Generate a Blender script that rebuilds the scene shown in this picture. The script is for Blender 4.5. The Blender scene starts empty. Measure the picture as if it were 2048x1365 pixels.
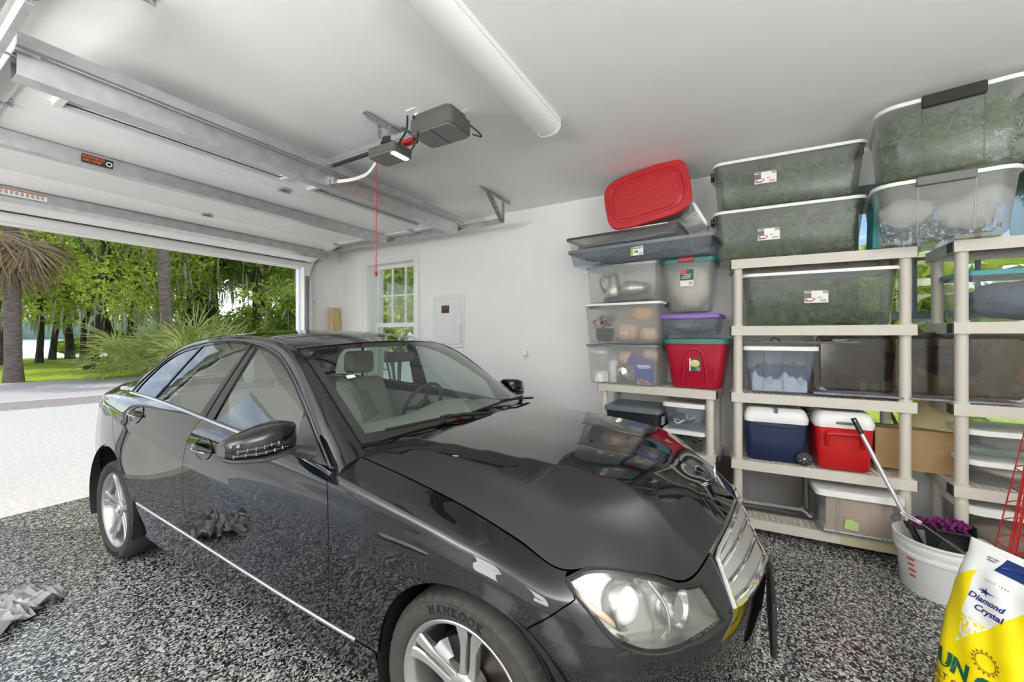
import bpy, bmesh, math, random
import numpy as np
from mathutils import Vector, Matrix, geometry
PI = math.pi
C = bpy.context.scene.collection
R = math.radians
rng = random.Random(7)

# ------------------------------------------------------------------ materials
MATS = {}
def principled(name, col, rough=.5, metal=0., spec=.5, coat=0., emit=None, estr=0., sheen=0.):
    m = bpy.data.materials.new(name); m.use_nodes = True
    b = m.node_tree.nodes['Principled BSDF']
    b.inputs['Base Color'].default_value = (*col, 1)
    b.inputs['Roughness'].default_value = rough
    b.inputs['Metallic'].default_value = metal
    b.inputs['Specular IOR Level'].default_value = spec
    if coat:
        b.inputs['Coat Weight'].default_value = coat
        b.inputs['Coat Roughness'].default_value = .01
    if emit:
        b.inputs['Emission Color'].default_value = (*emit, 1)
        b.inputs['Emission Strength'].default_value = estr
    MATS[name] = m
    return m
def nodes_of(m): return m.node_tree.nodes, m.node_tree.links, m.node_tree.nodes['Principled BSDF']
def texco(m, kind='Object', scale=(1,1,1)):
    n, l, b = nodes_of(m)
    t = n.new('ShaderNodeTexCoord'); mp = n.new('ShaderNodeMapping')
    mp.inputs['Scale'].default_value = scale
    l.new(t.outputs[kind], mp.inputs['Vector'])
    return mp.outputs['Vector']
def noise(m, vec, scale, detail=4, rough=.5, dist=0):
    n, l, b = nodes_of(m)
    t = n.new('ShaderNodeTexNoise'); t.inputs['Scale'].default_value = scale
    t.inputs['Detail'].default_value = detail; t.inputs['Roughness'].default_value = rough
    t.inputs['Distortion'].default_value = dist
    l.new(vec, t.inputs['Vector']); return t.outputs['Fac']
def ramp(m, fac, stops, interp='LINEAR'):
    n, l, b = nodes_of(m)
    r = n.new('ShaderNodeValToRGB'); r.color_ramp.interpolation = interp
    e = r.color_ramp.elements
    while len(e) < len(stops): e.new(.5)
    for k, (p, c) in enumerate(stops):
        e[k].position = p; e[k].color = (*c, 1)
    l.new(fac, r.inputs['Fac']); return r.outputs['Color']
def bump(m, fac, strength=.2, dist=.01):
    n, l, b = nodes_of(m)
    k = n.new('ShaderNodeBump'); k.inputs['Strength'].default_value = strength
    k.inputs['Distance'].default_value = dist
    l.new(fac, k.inputs['Height']); l.new(k.outputs['Normal'], b.inputs['Normal'])
def setcol(m, out): m.node_tree.links.new(out, nodes_of(m)[2].inputs['Base Color'])
def mottled(name, c1, c2, scale, rough=.6, spec=.4, b=0., lo=.35, hi=.65, metal=0., detail=4, co=(1,1,1)):
    m = principled(name, c1, rough, metal, spec)
    f = noise(m, texco(m, 'Object', co), scale, detail)
    setcol(m, ramp(m, f, [(lo, c1), (hi, c2)]))
    if b: bump(m, f, b)
    return m
def schlick(n, l, f0):
    """mirror share of a thin sheet, the same from both sides"""
    w = n.new('ShaderNodeLayerWeight'); w.inputs['Blend'].default_value = .5
    p = n.new('ShaderNodeMath'); p.operation = 'POWER'; p.inputs[1].default_value = 4.5; l.new(w.outputs['Facing'], p.inputs[0])
    a = n.new('ShaderNodeMath'); a.operation = 'MULTIPLY_ADD'; a.inputs[1].default_value = 1-f0; a.inputs[2].default_value = f0; l.new(p.outputs[0], a.inputs[0])
    return a
def clearplastic(name, tint, trans, rough=.25, gloss=.12, diff=(.75,.76,.76)):
    """thin see-through plastic: part transparent, part milky, part glossy"""
    m = bpy.data.materials.new(name); m.use_nodes = True
    n, l = m.node_tree.nodes, m.node_tree.links
    n.clear()
    o = n.new('ShaderNodeOutputMaterial')
    t = n.new('ShaderNodeBsdfTransparent'); t.inputs['Color'].default_value = (*tint, 1)
    d = n.new('ShaderNodeBsdfDiffuse'); d.inputs['Color'].default_value = (*diff, 1)
    tl = n.new('ShaderNodeBsdfTranslucent'); tl.inputs['Color'].default_value = (*diff, 1)
    g = n.new('ShaderNodeBsdfGlossy'); g.inputs['Roughness'].default_value = rough
    g.inputs['Color'].default_value = (.9,.9,.9,1)
    m0 = n.new('ShaderNodeMixShader'); m0.inputs['Fac'].default_value = .5
    l.new(d.outputs[0], m0.inputs[1]); l.new(tl.outputs[0], m0.inputs[2])
    m1 = n.new('ShaderNodeMixShader'); m1.inputs['Fac'].default_value = trans
    l.new(m0.outputs[0], m1.inputs[1]); l.new(t.outputs[0], m1.inputs[2])
    mm = schlick(n, l, .03+gloss*.1)
    m2 = n.new('ShaderNodeMixShader'); l.new(mm.outputs[0], m2.inputs['Fac'])
    l.new(m1.outputs[0], m2.inputs[1]); l.new(g.outputs[0], m2.inputs[2])
    l.new(m2.outputs[0], o.inputs['Surface'])
    MATS[name] = m
    return m
def paneglass(name, tint, ior=1.5, rough=0.0, boost=1.0):
    """thin window pane: tinted see-through plus a Fresnel mirror"""
    m = bpy.data.materials.new(name); m.use_nodes = True
    n, l = m.node_tree.nodes, m.node_tree.links
    n.clear()
    o = n.new('ShaderNodeOutputMaterial')
    t = n.new('ShaderNodeBsdfTransparent'); t.inputs['Color'].default_value = (*tint, 1)
    g = n.new('ShaderNodeBsdfGlossy'); g.inputs['Roughness'].default_value = rough
    mm = schlick(n, l, min(.2, ((ior-1)/(ior+1))**2*boost*1.9))
    x = n.new('ShaderNodeMixShader'); l.new(mm.outputs[0], x.inputs['Fac'])
    l.new(t.outputs[0], x.inputs[1]); l.new(g.outputs[0], x.inputs[2])
    l.new(x.outputs[0], o.inputs['Surface'])
    MATS[name] = m
    return m

# ------------------------------------------------------------------ mesh building
class MB:
    """collects shapes into one mesh"""
    def __init__(s): s.v = []; s.f = []; s.sm = []; s.mi = []; s.mat = 0
    def add(s, vs, fs, smooth=False, M=None):
        b = len(s.v)
        for p in vs:
            p = Vector(p)
            s.v.append(tuple(M @ p) if M is not None else tuple(p))
        for f in fs:
            s.f.append(tuple(b+i for i in f)); s.sm.append(smooth); s.mi.append(s.mat)
        return s
    def box(s, lo, hi, M=None, smooth=False):
        x0,y0,z0 = lo; x1,y1,z1 = hi
        vs = [(x0,y0,z0),(x1,y0,z0),(x1,y1,z0),(x0,y1,z0),(x0,y0,z1),(x1,y0,z1),(x1,y1,z1),(x0,y1,z1)]
        return s.add(vs, [(0,3,2,1),(4,5,6,7),(0,1,5,4),(1,2,6,5),(2,3,7,6),(3,0,4,7)], smooth, M)
    def rbox(s, lo, hi, r, seg=3, M=None, axis=2, smooth=True, taper=0., bev=None):
        """box with rounded vertical edges and small bevels top and bottom"""
        bv = min(r*.5, .006) if bev is None else bev
        lo = list(lo); hi = list(hi)
        perm = {2:(0,1,2), 1:(2,0,1), 0:(1,2,0)}[axis]
        a0,b0,c0 = (lo[perm[0]],lo[perm[1]],lo[perm[2]]); a1,b1,c1 = (hi[perm[0]],hi[perm[1]],hi[perm[2]])
        rings = []
        for (c, ins) in ((c0,bv),(c0+bv,0),(c1-bv,0),(c1,bv)):
            tp = taper*(1-(c-c0)/(c1-c0)) if taper else 0
            rings.append([(p[0],p[1],c) for p in rrect(a0+ins+tp,b0+ins+tp,a1-ins-tp,b1-ins-tp,max(r-ins,.0005),seg)])
        inv = [0,0,0]
        for k in range(3): inv[perm[k]] = k
        rings = [[(q[inv[0]],q[inv[1]],q[inv[2]]) for q in rg] for rg in rings]
        return s.loft(rings, caps=True, smooth=smooth, M=M)
    def loft(s, rings, caps=True, smooth=True, M=None, close=True, flip=False):
        n = len(rings[0]); vs = [p for r in rings for p in r]; fs = []
        for i in range(len(rings)-1):
            for j in range(n if close else n-1):
                k = (j+1) % n
                f = (i*n+j, i*n+k, (i+1)*n+k, (i+1)*n+j)
                fs.append(f[::-1] if flip else f)
        s.add(vs, fs, smooth, M)
        if caps:
            s.add(rings[0], [tuple(range(n))[::(1 if flip else -1)]], False, M)
            s.add(rings[-1], [tuple(range(n))[::(-1 if flip else 1)]], False, M)
        return s
    def cyl(s, p0, p1, r0, r1=None, n=16, caps=True, smooth=True, M=None):
        r1 = r0 if r1 is None else r1
        p0, p1 = Vector(p0), Vector(p1); d = (p1-p0).normalized()
        u = d.orthogonal().normalized(); w = d.cross(u)
        rg = [[p + (u*math.cos(a)+w*math.sin(a))*r for a in [2*PI*k/n for k in range(n)]] for p, r in ((p0,r0),(p1,r1))]
        return s.loft(rg, caps, smooth, M)
    def tube(s, pts, r, n=8, caps=True, M=None, closed=False, rad=None):
        pts = [Vector(p) for p in pts]; m = len(pts)
        d0 = (pts[1]-pts[0]).normalized(); u = d0.orthogonal().normalized()
        rings = []
        for i, p in enumerate(pts):
            if closed: d = (pts[(i+1)%m]-pts[(i-1)%m])
            else: d = (pts[min(i+1,m-1)]-pts[max(i-1,0)])
            if d.length < 1e-9: d = d0
            d.normalize()
            u = u - d*u.dot(d)
            u = d.orthogonal() if u.length < 1e-6 else u
            u.normalize(); w = d.cross(u)
            rr = rad[i] if rad else r
            rings.append([p+(u*math.cos(2*PI*k/n)+w*math.sin(2*PI*k/n))*rr for k in range(n)])
        if closed: rings.append(rings[0]); caps = False
        return s.loft(rings, caps, True, M)
    def lathe(s, prof, n=32, M=None, smooth=True, axis='z', a0=0, a1=2*PI):
        """profile (radius, height) spun about an axis"""
        full = abs(a1-a0-2*PI) < 1e-6; m = n if full else n+1
        vs = []
        for (r, h) in prof:
            for k in range(m):
                a = a0+(a1-a0)*k/n
                x, y = r*math.cos(a), r*math.sin(a)
                vs.append((x,y,h) if axis=='z' else ((h,x,y) if axis=='x' else (x,h,y)))
        fs = []
        for i in range(len(prof)-1):
            for j in range(n):
                k = (j+1) % m
                f = (i*m+j, i*m+k, (i+1)*m+k, (i+1)*m+j)
                fs.append(f if axis != 'y' else f[::-1])
        return s.add(vs, fs, smooth, M)
    def poly(s, pts, M=None): return s.add(pts, [tuple(range(len(pts)))], False, M)
    def prism(s, pts2, z0, z1, M=None, smooth=False):
        a = [(p[0],p[1],z0) for p in pts2]; b = [(p[0],p[1],z1) for p in pts2]
        return s.loft([a,b], True, smooth, M)
    def sphere(s, c, r, n=16, m=10, M=None, sc=(1,1,1)):
        prof = [(max(1e-5,math.sin(PI*k/m))*r, -math.cos(PI*k/m)*r) for k in range(m+1)]
        T = Matrix.Translation(Vector(c)) @ Matrix.Diagonal((*sc,1))
        return s.lathe(prof, n, (M @ T) if M is not None else T)
    def mesh(s, name):
        me = bpy.data.meshes.new(name); me.from_pydata(s.v, [], s.f)
        me.polygons.foreach_set('use_smooth', s.sm)
        me.update(); return me
    def build(s, name, mats, parent=None, loc=None, rot=None, sharp=35, wn=False):
        me = s.mesh(name)
        mats = mats if isinstance(mats, (list,tuple)) else [mats]
        for m in mats: me.materials.append(MATS[m] if isinstance(m, str) else m)
        if len(mats) > 1: me.polygons.foreach_set('material_index', s.mi)
        if any(s.sm) and sharp:
            me.set_sharp_from_angle(angle=R(sharp))
        o = bpy.data.objects.new(name, me); C.objects.link(o)
        if parent is not None: o.parent = parent
        if loc is not None: o.location = loc
        if rot is not None: o.rotation_euler = rot
        return o
def rrect(x0, y0, x1, y1, r, seg=4):
    pts = []
    for cx, cy, a in ((x1-r,y1-r,0),(x0+r,y1-r,90),(x0+r,y0+r,180),(x1-r,y0+r,270)):
        for k in range(seg+1):
            t = R(a+90*k/seg); pts.append((cx+r*math.cos(t), cy+r*math.sin(t)))
    return pts
def empty(name, loc=(0,0,0), rz=0):
    o = bpy.data.objects.new(name, None); C.objects.link(o)
    o.empty_display_size = .1
    o.location = loc; o.rotation_euler = (0,0,rz); return o
def tag(o, label=None, cat=None, group=None, kind=None):
    if label: o['label'] = label
    if cat: o['category'] = cat
    if group: o['group'] = group
    if kind: o['kind'] = kind
    return o
def thing(name, label, cat, loc=(0,0,0), rz=0, group=None):
    return tag(empty(name, loc, rz), label, cat, group)
def struct(o): o['kind'] = 'structure'; return o
def copy_tree(o, parent=None):
    c = o.copy(); C.objects.link(c)
    if parent is not None: c.parent = parent; c.matrix_parent_inverse = o.matrix_parent_inverse
    for ch in list(o.children): copy_tree(ch, c)
    return c
def text_mesh(body, size, depth=.001, bold=0., align='CENTER', shear=0., spacing=1.):
    cu = bpy.data.curves.new('t', 'FONT'); cu.body = body; cu.size = size
    cu.extrude = depth; cu.offset = bold; cu.align_x = align; cu.align_y = 'CENTER'
    cu.shear = shear; cu.space_character = spacing; cu.resolution_u = 3
    o = bpy.data.objects.new('t', cu); C.objects.link(o)
    dg = bpy.context.evaluated_depsgraph_get(); dg.update()
    me = bpy.data.meshes.new_from_object(o.evaluated_get(dg))
    vs = [tuple(v.co) for v in me.vertices]; fs = [tuple(p.vertices) for p in me.polygons]
    bpy.data.objects.remove(o); bpy.data.curves.remove(cu); bpy.data.meshes.remove(me)
    return vs, fs
def catmull(pts, n=8, closed=False):
    P = [Vector(p) for p in pts]; m = len(P); out = []
    for i in range(m if closed else m-1):
        if closed: a,b,c,d = P[i-1],P[i],P[(i+1)%m],P[(i+2)%m]
        else: a,b,c,d = P[max(i-1,0)],P[i],P[i+1],P[min(i+2,m-1)]
        for k in range(n):
            t = k/n
            out.append(.5*((2*b)+(c-a)*t+(2*a-5*b+4*c-d)*t*t+(3*b-a-3*c+d)*t**3))
    if not closed: out.append(P[-1])
    return out
# ------------------------------------------------------------------ room shell
XR, YF, ZC = 3.95, 5.35, 2.87         # right wall, door wall, ceiling (inner faces)
XL, YB = -4.3, -2.9
D0, D1, DH = .42, 3.40, 2.416         # the open doorway in the door wall
E0, E1 = -3.45, -.45                  # second bay
mottled('wall_paint', (.83,.825,.805), (.85,.845,.825), 3, .55, .3)
mottled('ceiling_paint', (.87,.87,.86), (.89,.89,.88), 2, .6, .3)
principled('white_trim', (.80,.80,.79), .35)
principled('galvanised', (.50,.51,.51), .35, .9)
m_ = mottled('galvanised_steel', (.46,.47,.47), (.58,.59,.59), 14, .38, .5, 0, .3, .7, .85)
principled('white_steel', (.74,.74,.73), .4)
principled('dark_rubber', (.05,.042,.036), .7)
# speckled resin floor
m = principled('floor_flake', (.3,.3,.3), .2, 0, .5)
n, l, b = nodes_of(m)
v = texco(m, 'Object')
nz = n.new('ShaderNodeTexNoise'); nz.inputs['Scale'].default_value = 30; nz.inputs['Detail'].default_value = 2
l.new(v, nz.inputs['Vector'])
mx = n.new('ShaderNodeVectorMath'); mx.operation = 'MULTIPLY_ADD'; mx.inputs[1].default_value = (.03,.03,.03)
l.new(nz.outputs['Color'], mx.inputs[0]); l.new(v, mx.inputs[2])
vo = n.new('ShaderNodeTexVoronoi'); vo.inputs['Scale'].default_value = 125; l.new(mx.outputs[0], vo.inputs['Vector'])
sx_ = n.new('ShaderNodeSeparateColor'); l.new(vo.outputs['Color'], sx_.inputs[0])
setcol(m, ramp(m, sx_.outputs['Red'], [(0,(.012,.012,.012)),(.33,(.03,.03,.03)),(.45,(.16,.16,.155)),(.62,(.30,.30,.29)),(.82,(.52,.51,.49))], 'CONSTANT'))
n2 = noise(m, v, 220, 2); bump(m, n2, .12, .004)
m = mottled('driveway_concrete', (.50,.485,.45), (.62,.60,.56), 26, .85, .2, .15, .38, .62, 0, 8)
m = mottled('asphalt', (.48,.45,.43), (.56,.53,.51), 40, .95, .05, .1, .35, .65, 0, 8)
m = mottled('brick_paver', (.26,.23,.21), (.38,.34,.31), 9, .85, .2, .1)
m = mottled('lawn_green', (.20,.30,.02), (.42,.52,.06), 1.1, .9, .1, .2, .3, .7, 0, 8)
principled('lake_water', (.62,.70,.84), .2, 0, .5)

m = MB(); m.box((XL,YB,-.12),(XR+.3,5.12,0)); struct(m.build('floor', 'floor_flake'))
m = MB(); m.box((XL-.3,YB-.3,ZC),(XR+.3,YF+.2,ZC+.1)); struct(m.build('ceiling', 'ceiling_paint'))
def wall_with_holes(name, axis, p0, p1, a0, a1, z0, z1, holes, mat='wall_paint'):
    """slab wall (thickness p0..p1 along one axis) with rectangular openings (a0,a1,z0,z1)"""
    m = MB()
    ys = sorted({a0, a1, *[h[0] for h in holes], *[h[1] for h in holes]}); zs = sorted({z0, z1, *[h[2] for h in holes], *[h[3] for h in holes]})
    for i in range(len(ys)-1):
        for j in range(len(zs)-1):
            c = ((ys[i]+ys[i+1])/2, (zs[j]+zs[j+1])/2)
            if any(h[0] < c[0] < h[1] and h[2] < c[1] < h[3] for h in holes): continue
            if axis == 'x': m.box((p0,ys[i],zs[j]),(p1,ys[i+1],zs[j+1]))
            else: m.box((ys[i],p0,zs[j]),(ys[i+1],p1,zs[j+1]))
    o = m.build(name, mat)
    bm = bmesh.new(); bm.from_mesh(o.data); bmesh.ops.remove_doubles(bm, verts=bm.verts, dist=1e-5)
    seen = {}
    for f in list(bm.faces):
        k = tuple(round(x,4) for x in f.calc_center_median())
        if k in seen: bm.faces.remove(f); 
        else: seen[k] = f
    bm.to_mesh(o.data); bm.free()
    return struct(o)
W1 = (3.79, 4.69, .72, 2.48); W2 = (-2.15, -.72, .72, 2.48)
wall_with_holes('wall_right', 'x', XR, XR+.28, YB-.3, YF+.2, 0, ZC, [W1, W2])
wall_with_holes('wall_front', 'y', YF, YF+.16, XL-.3, XR, 0, ZC, [(D0,D1,0,DH),(E0,E1,0,DH)])
WL = [(-1.6,-.5,.8,2.4),(1.0,2.1,.8,2.4)]
wall_with_holes('wall_left', 'x', XL-.25, XL, YB-.3, YF+.2, 0, ZC, WL)
m = MB(); m.box((XL,YB-.2,0),(XR,YB,ZC)); struct(m.build('wall_back', 'wall_paint'))
# low ledge in the corner by the doorway, line of moulding low on the right wall
m = MB(); m.box((3.46,5.10,1.43),(XR,YF,1.462)); struct(m.build('trim_1', 'white_trim'))
m = MB(); m.box((XR-.018,-2.85,.455),(XR,3.6,.49)); m.box((XR-.012,-2.85,0),(XR,3.6,.455)); struct(m.build('baseboard_right', 'white_trim'))
# doorway casing: outer frame seen in the light
m = MB(); m.box((D0-.12,YF+.16,0),(D0,YF+.20,DH+.12)); m.box((D1,YF+.16,0),(D1+.12,YF+.20,DH+.12)); m.box((D0,YF+.16,DH),(D1,YF+.20,DH+.12)); struct(m.build('trim_2', 'white_trim'))
m = MB(); m.box((D1-.015,YF+.10,0),(D1,YF+.155,DH)); m.box((D0,YF+.10,0),(D0+.015,YF+.155,DH)); m.box((D0,YF+.10,DH-.015),(D1,YF+.155,DH)); struct(m.build('trim_3', 'white_trim'))

# ------------------------------------------------------------------ windows
paneglass('pane_glass', (.93,.95,.95), 1.45)
def window(name, side, w, casing=True, cols=3, rows=2, flip=1, mat='white_trim'):
    """double-hung window in a wall facing +-x"""
    y0, y1, z0, z1 = w; xi = XR if flip > 0 else XL; s = flip
    m = MB()
    def bx(xa, xb, ya, yb, za, zb): m.box((min(xa,xb),ya,za),(max(xa,xb),yb,zb))
    if casing:   # moulded casing on the room side
        c = .10
        for k, (o, t) in enumerate(((0,.016),(.02,.024),(.055,.032),(.085,.040))):
            e = c-.0015*(3-k)
            bx(xi-s*t, xi+.01*s, y0-e, y0-o, z0, z1+o); bx(xi-s*t, xi+.01*s, y1+o, y1+e, z0, z1+o)
            bx(xi-s*t, xi+.01*s, y0-e, y1+e, z1+o, z1+e)
        bx(xi-s*.06, xi+.01*s, y0-c-.02, y1+c+.02, z0-.03, z0-.0005)
    bx(xi-s*.004, xi+s*.27, y0-.003, y0+.012, z0+.012, z1-.012); bx(xi-s*.004, xi+s*.27, y1-.012, y1+.003, z0+.012, z1-.012); bx(xi-s*.004, xi+s*.27, y0-.003, y1+.003, z1-.012, z1+.003); bx(xi-s*.004, xi+s*.27, y0-.003, y1+.003, z0-.003, z0+.012)
    f = struct(m.build(name, mat))
    xs = xi+s*.15; zm = z0+(z1-z0)*.505
    def sash(nm, x, za, zb, cols, rows):
        nonlocal m
        m = MB(); st = .05
        bx(x, x+s*.035, y0+.012, y0+.012+st, za, zb); bx(x, x+s*.035, y1-.012-st, y1-.012, za, zb)
        bx(x, x+s*.035, y0+.012+st, y1-.012-st, za, za+st); bx(x, x+s*.035, y0+.012+st, y1-.012-st, zb-st, zb)
        ya, yb = y0+.012+st, y1-.012-st
        for k in range(1, cols): yy = ya+(yb-ya)*k/cols; bx(x+s*.004, x+s*.03, yy-.011, yy+.011, za+st-.003, zb-st+.003)
        for k in range(1, rows): zz = za+st+(zb-za-2*st)*k/rows; bx(x+s*.0055, x+s*.0285, ya-.003, yb+.003, zz-.011, zz+.011)
        o = m.build(nm, mat, f)
        m = MB(); bx(x+s*.014, x+s*.018, ya, yb, za+st, zb-st); m.build('pane', 'pane_glass', o)
    sash('upper_sash', xs, zm-.02, z1-.012, cols, rows); sash('lower_sash', xs-s*.036, z0+.012, zm+.02, 1, 1)
    return f
window('window_1', 'right', W1)
principled('window_bluegrey', (.16,.20,.23), .5)
window('window_2', 'right', W2, True, 4, 2, 1, 'window_bluegrey')
for k, w in enumerate(WL): window('window_%d' % (3+k), 'left', w, True, 3, 2, -1)
# ------------------------------------------------------------------ smooth body surfaces
def hweights(t, k, creases=()):
    """Hermite interpolation weights of parameter t over knots k"""
    t = np.clip(np.asarray(t, float), k[0], k[-1]); k = np.asarray(k, float); n = len(k)
    def tang(i, side):
        w = np.zeros(n)
        if i == 0 or (i in creases and side > 0): w[i+1] = 1/(k[i+1]-k[i]); w[i] = -w[i+1]
        elif i == n-1 or (i in creases and side < 0): w[i] = 1/(k[i]-k[i-1]); w[i-1] = -w[i]
        else:
            h0 = k[i]-k[i-1]; h1 = k[i+1]-k[i]
            w[i-1] = -h1/(h0*(h0+h1)); w[i+1] = h0/(h1*(h0+h1)); w[i] = -(w[i-1]+w[i+1])
        return w
    seg = np.clip(np.searchsorted(k, t, side='right')-1, 0, n-2)
    W = np.zeros((len(t), n))
    for s in range(n-1):
        q = np.where(seg == s)[0]
        if not len(q): continue
        h = k[s+1]-k[s]; x = (t[q]-k[s])/h
        e0 = np.zeros(n); e0[s] = 1; e1 = np.zeros(n); e1[s+1] = 1
        W[q] = (np.outer(2*x**3-3*x**2+1, e0)+np.outer(x**3-2*x**2+x, tang(s,1))*h
                + np.outer(3*x**2-2*x**3, e1)+np.outer(x**3-x**2, tang(s+1,-1))*h)
    return W
class Patch:
    def __init__(s, P, vcrease=(), ucrease=(), refrow=None, refcol=None):
        s.P = np.array(P, float); nr, nc, _ = s.P.shape
        rr = nr//2 if refrow is None else refrow; rc = nc//2 if refcol is None else refcol
        s.uk = np.concatenate([[0], np.cumsum(np.linalg.norm(np.diff(s.P[rr], axis=0), axis=1))])
        s.vk = np.concatenate([[0], np.cumsum(np.linalg.norm(np.diff(s.P[:,rc], axis=0), axis=1))])
        s.vc = vcrease; s.uc = ucrease
        gu = np.linspace(0, s.uk[-1], 420); gv = np.linspace(0, s.vk[-1], 90)
        U, V = np.meshgrid(gu, gv); s.gu = U.ravel(); s.gv = V.ravel()
        s.gp = s.at(s.gu, s.gv)
    def at(s, u, v):
        u = np.atleast_1d(u); v = np.atleast_1d(v)
        return np.einsum('nr,nc,rcd->nd', hweights(v, s.vk, s.vc), hweights(u, s.uk, s.uc), s.P)
    def inv(s, pts, comps=(0,1,2), urange=None, fn=None):
        """surface parameters nearest to each target in the given coordinates"""
        g = fn or (lambda p: p[:, list(comps)])
        T = np.array(pts, float); G = g(s.gp)
        ok = np.ones(len(s.gu), bool) if urange is None else (s.gu >= urange[0]) & (s.gu <= urange[1])
        idx = np.where(ok)[0]; out = []
        for t in T:
            i = idx[np.argmin(((G[idx]-t)**2).sum(1))]; out.append((s.gu[i], s.gv[i]))
        x = np.array(out); e = 1e-4
        for it in range(12):
            p0 = g(s.at(x[:,0], x[:,1])); ju = (g(s.at(x[:,0]+e, x[:,1]))-p0)/e; jv = (g(s.at(x[:,0], x[:,1]+e))-p0)/e
            r = T-p0
            a = (ju*ju).sum(1)+1e-9; b = (ju*jv).sum(1); c = (jv*jv).sum(1)+1e-9
            f = (ju*r).sum(1); h = (jv*r).sum(1); det = a*c-b*b+1e-12
            d = np.stack([(c*f-b*h)/det, (a*h-b*f)/det], 1)
            d = np.clip(d, -.05, .05)
            x = x+d
            x[:,0] = np.clip(x[:,0], 0, s.uk[-1]-2e-4); x[:,1] = np.clip(x[:,1], 0, s.vk[-1]-2e-4)
        return x
    def frame(s, uv):
        e = 1.5e-3
        u, v = uv[:,0], uv[:,1]
        u0 = np.clip(u-e, 0, s.uk[-1]); u1 = np.clip(u+e, 0, s.uk[-1]); v0 = np.clip(v-e, 0, s.vk[-1]); v1 = np.clip(v+e, 0, s.vk[-1])
        su = (s.at(u1,v)-s.at(u0,v))/(u1-u0)[:,None]; sv = (s.at(u,v1)-s.at(u,v0))/(v1-v0)[:,None]
        n = np.cross(su, sv); n /= np.linalg.norm(n, axis=1)[:,None]+1e-12
        return su, sv, n
def dens(pts, h, closed=True):
    P = [np.array(p, float) for p in pts]; out = []
    m = len(P)
    for i in range(m if closed else m-1):
        a, b = P[i], P[(i+1)%m]; n = max(1, int(math.ceil(np.linalg.norm(b-a)/h)))
        out += [a+(b-a)*k/n for k in range(n)]
    if not closed: out.append(P[-1])
    return out
def inpoly(pts, poly):
    x, y = pts[:,0], pts[:,1]; c = np.zeros(len(pts), bool); n = len(poly)
    for i in range(n):
        x0, y0 = poly[i]; x1, y1 = poly[(i+1)%n]
        k = (y0 > y) != (y1 > y)
        with np.errstate(divide='ignore', invalid='ignore'):
            c ^= k & (x < (x1-x0)*(y-y0)/(y1-y0+1e-15)+x0)
    return c

# control net of the body side, nose and tail: rows run sill -> shoulder, columns tail -> flank -> nose
_cols = [3.9,3.55,3.1,2.6,2.0,1.45,1.1,.79,.64,.5]
def _side(xs, zs): return [(x, y, z) for x, z, y in zip(xs, zs, [4.2]+_cols)]
BODY = [
 [(0,4.60,.34),(-.42,4.57,.34),(-.68,4.42,.35)]+_side([-.77,-.815,-.835,-.84,-.84,-.84,-.84,-.84,-.84,-.828,-.80],[.35,.25,.205,.18,.165,.165,.17,.17,.19,.19,.19])
  +[(-.74,.36,.19),(-.62,.22,.19),(-.46,.13,.18),(-.24,.05,.18),(0,.03,.18)],
 [(0,4.65,.42),(-.44,4.61,.42),(-.72,4.47,.42)]+_side([-.805,-.85,-.868,-.874,-.876,-.876,-.874,-.874,-.872,-.862,-.835],[.43,.425,.415,.40,.382,.356,.335,.33,.33,.33,.33])
  +[(-.775,.35,.33),(-.66,.20,.33),(-.50,.10,.32),(-.26,.01,.32),(0,-.035,.32)],
 [(0,4.66,.60),(-.44,4.63,.60),(-.74,4.49,.60)]+_side([-.82,-.868,-.888,-.885,-.884,-.884,-.88,-.88,-.890,-.880,-.855],[.63,.62,.60,.58,.565,.55,.53,.52,.53,.52,.51])
  +[(-.80,.345,.51),(-.69,.225,.51),(-.51,.095,.50),(-.26,-.002,.50),(0,-.055,.50)],
 [(0,4.60,.95),(-.43,4.57,.95),(-.72,4.45,.95)]+_side([-.80,-.84,-.870,-.882,-.886,-.886,-.884,-.886,-.890,-.877,-.85],[.945,.92,.878,.833,.775,.72,.665,.65,.69,.665,.62])
  +[(-.79,.355,.61),(-.68,.24,.60),(-.50,.115,.58),(-.26,.005,.58),(0,-.05,.58)],
 [(0,4.57,.99),(-.42,4.54,.99),(-.70,4.43,.99)]+_side([-.785,-.825,-.855,-.868,-.874,-.874,-.872,-.874,-.876,-.862,-.838],[.985,.97,.95,.925,.885,.85,.81,.79,.77,.74,.69])
  +[(-.765,.36,.67),(-.655,.25,.655),(-.495,.135,.63),(-.25,.025,.65),(0,-.03,.66)],
 [(0,4.54,1.01),(-.41,4.51,1.01),(-.68,4.41,1.01)]+_side([-.765,-.79,-.812,-.832,-.842,-.842,-.838,-.836,-.832,-.824,-.81],[1.015,1.025,1.03,1.012,.985,.95,.905,.865,.82,.782,.73])
  +[(-.735,.375,.722),(-.63,.255,.697),(-.49,.15,.665),(-.25,.05,.71),(0,.005,.73)],
 [(0,4.46,1.05),(-.38,4.43,1.05),(-.62,4.36,1.06)]+_side([-.70,-.735,-.76,-.785,-.80,-.785,-.745,-.737,-.737,-.739,-.758],[1.062,1.066,1.065,1.055,1.03,1.0,.957,.902,.838,.793,.759])
  +[(-.70,.39,.765),(-.60,.26,.728),(-.50,.165,.693),(-.25,.085,.775),(0,.05,.80)],
]
body = Patch(BODY, vcrease=(1,3), refrow=2, refcol=7)
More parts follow.
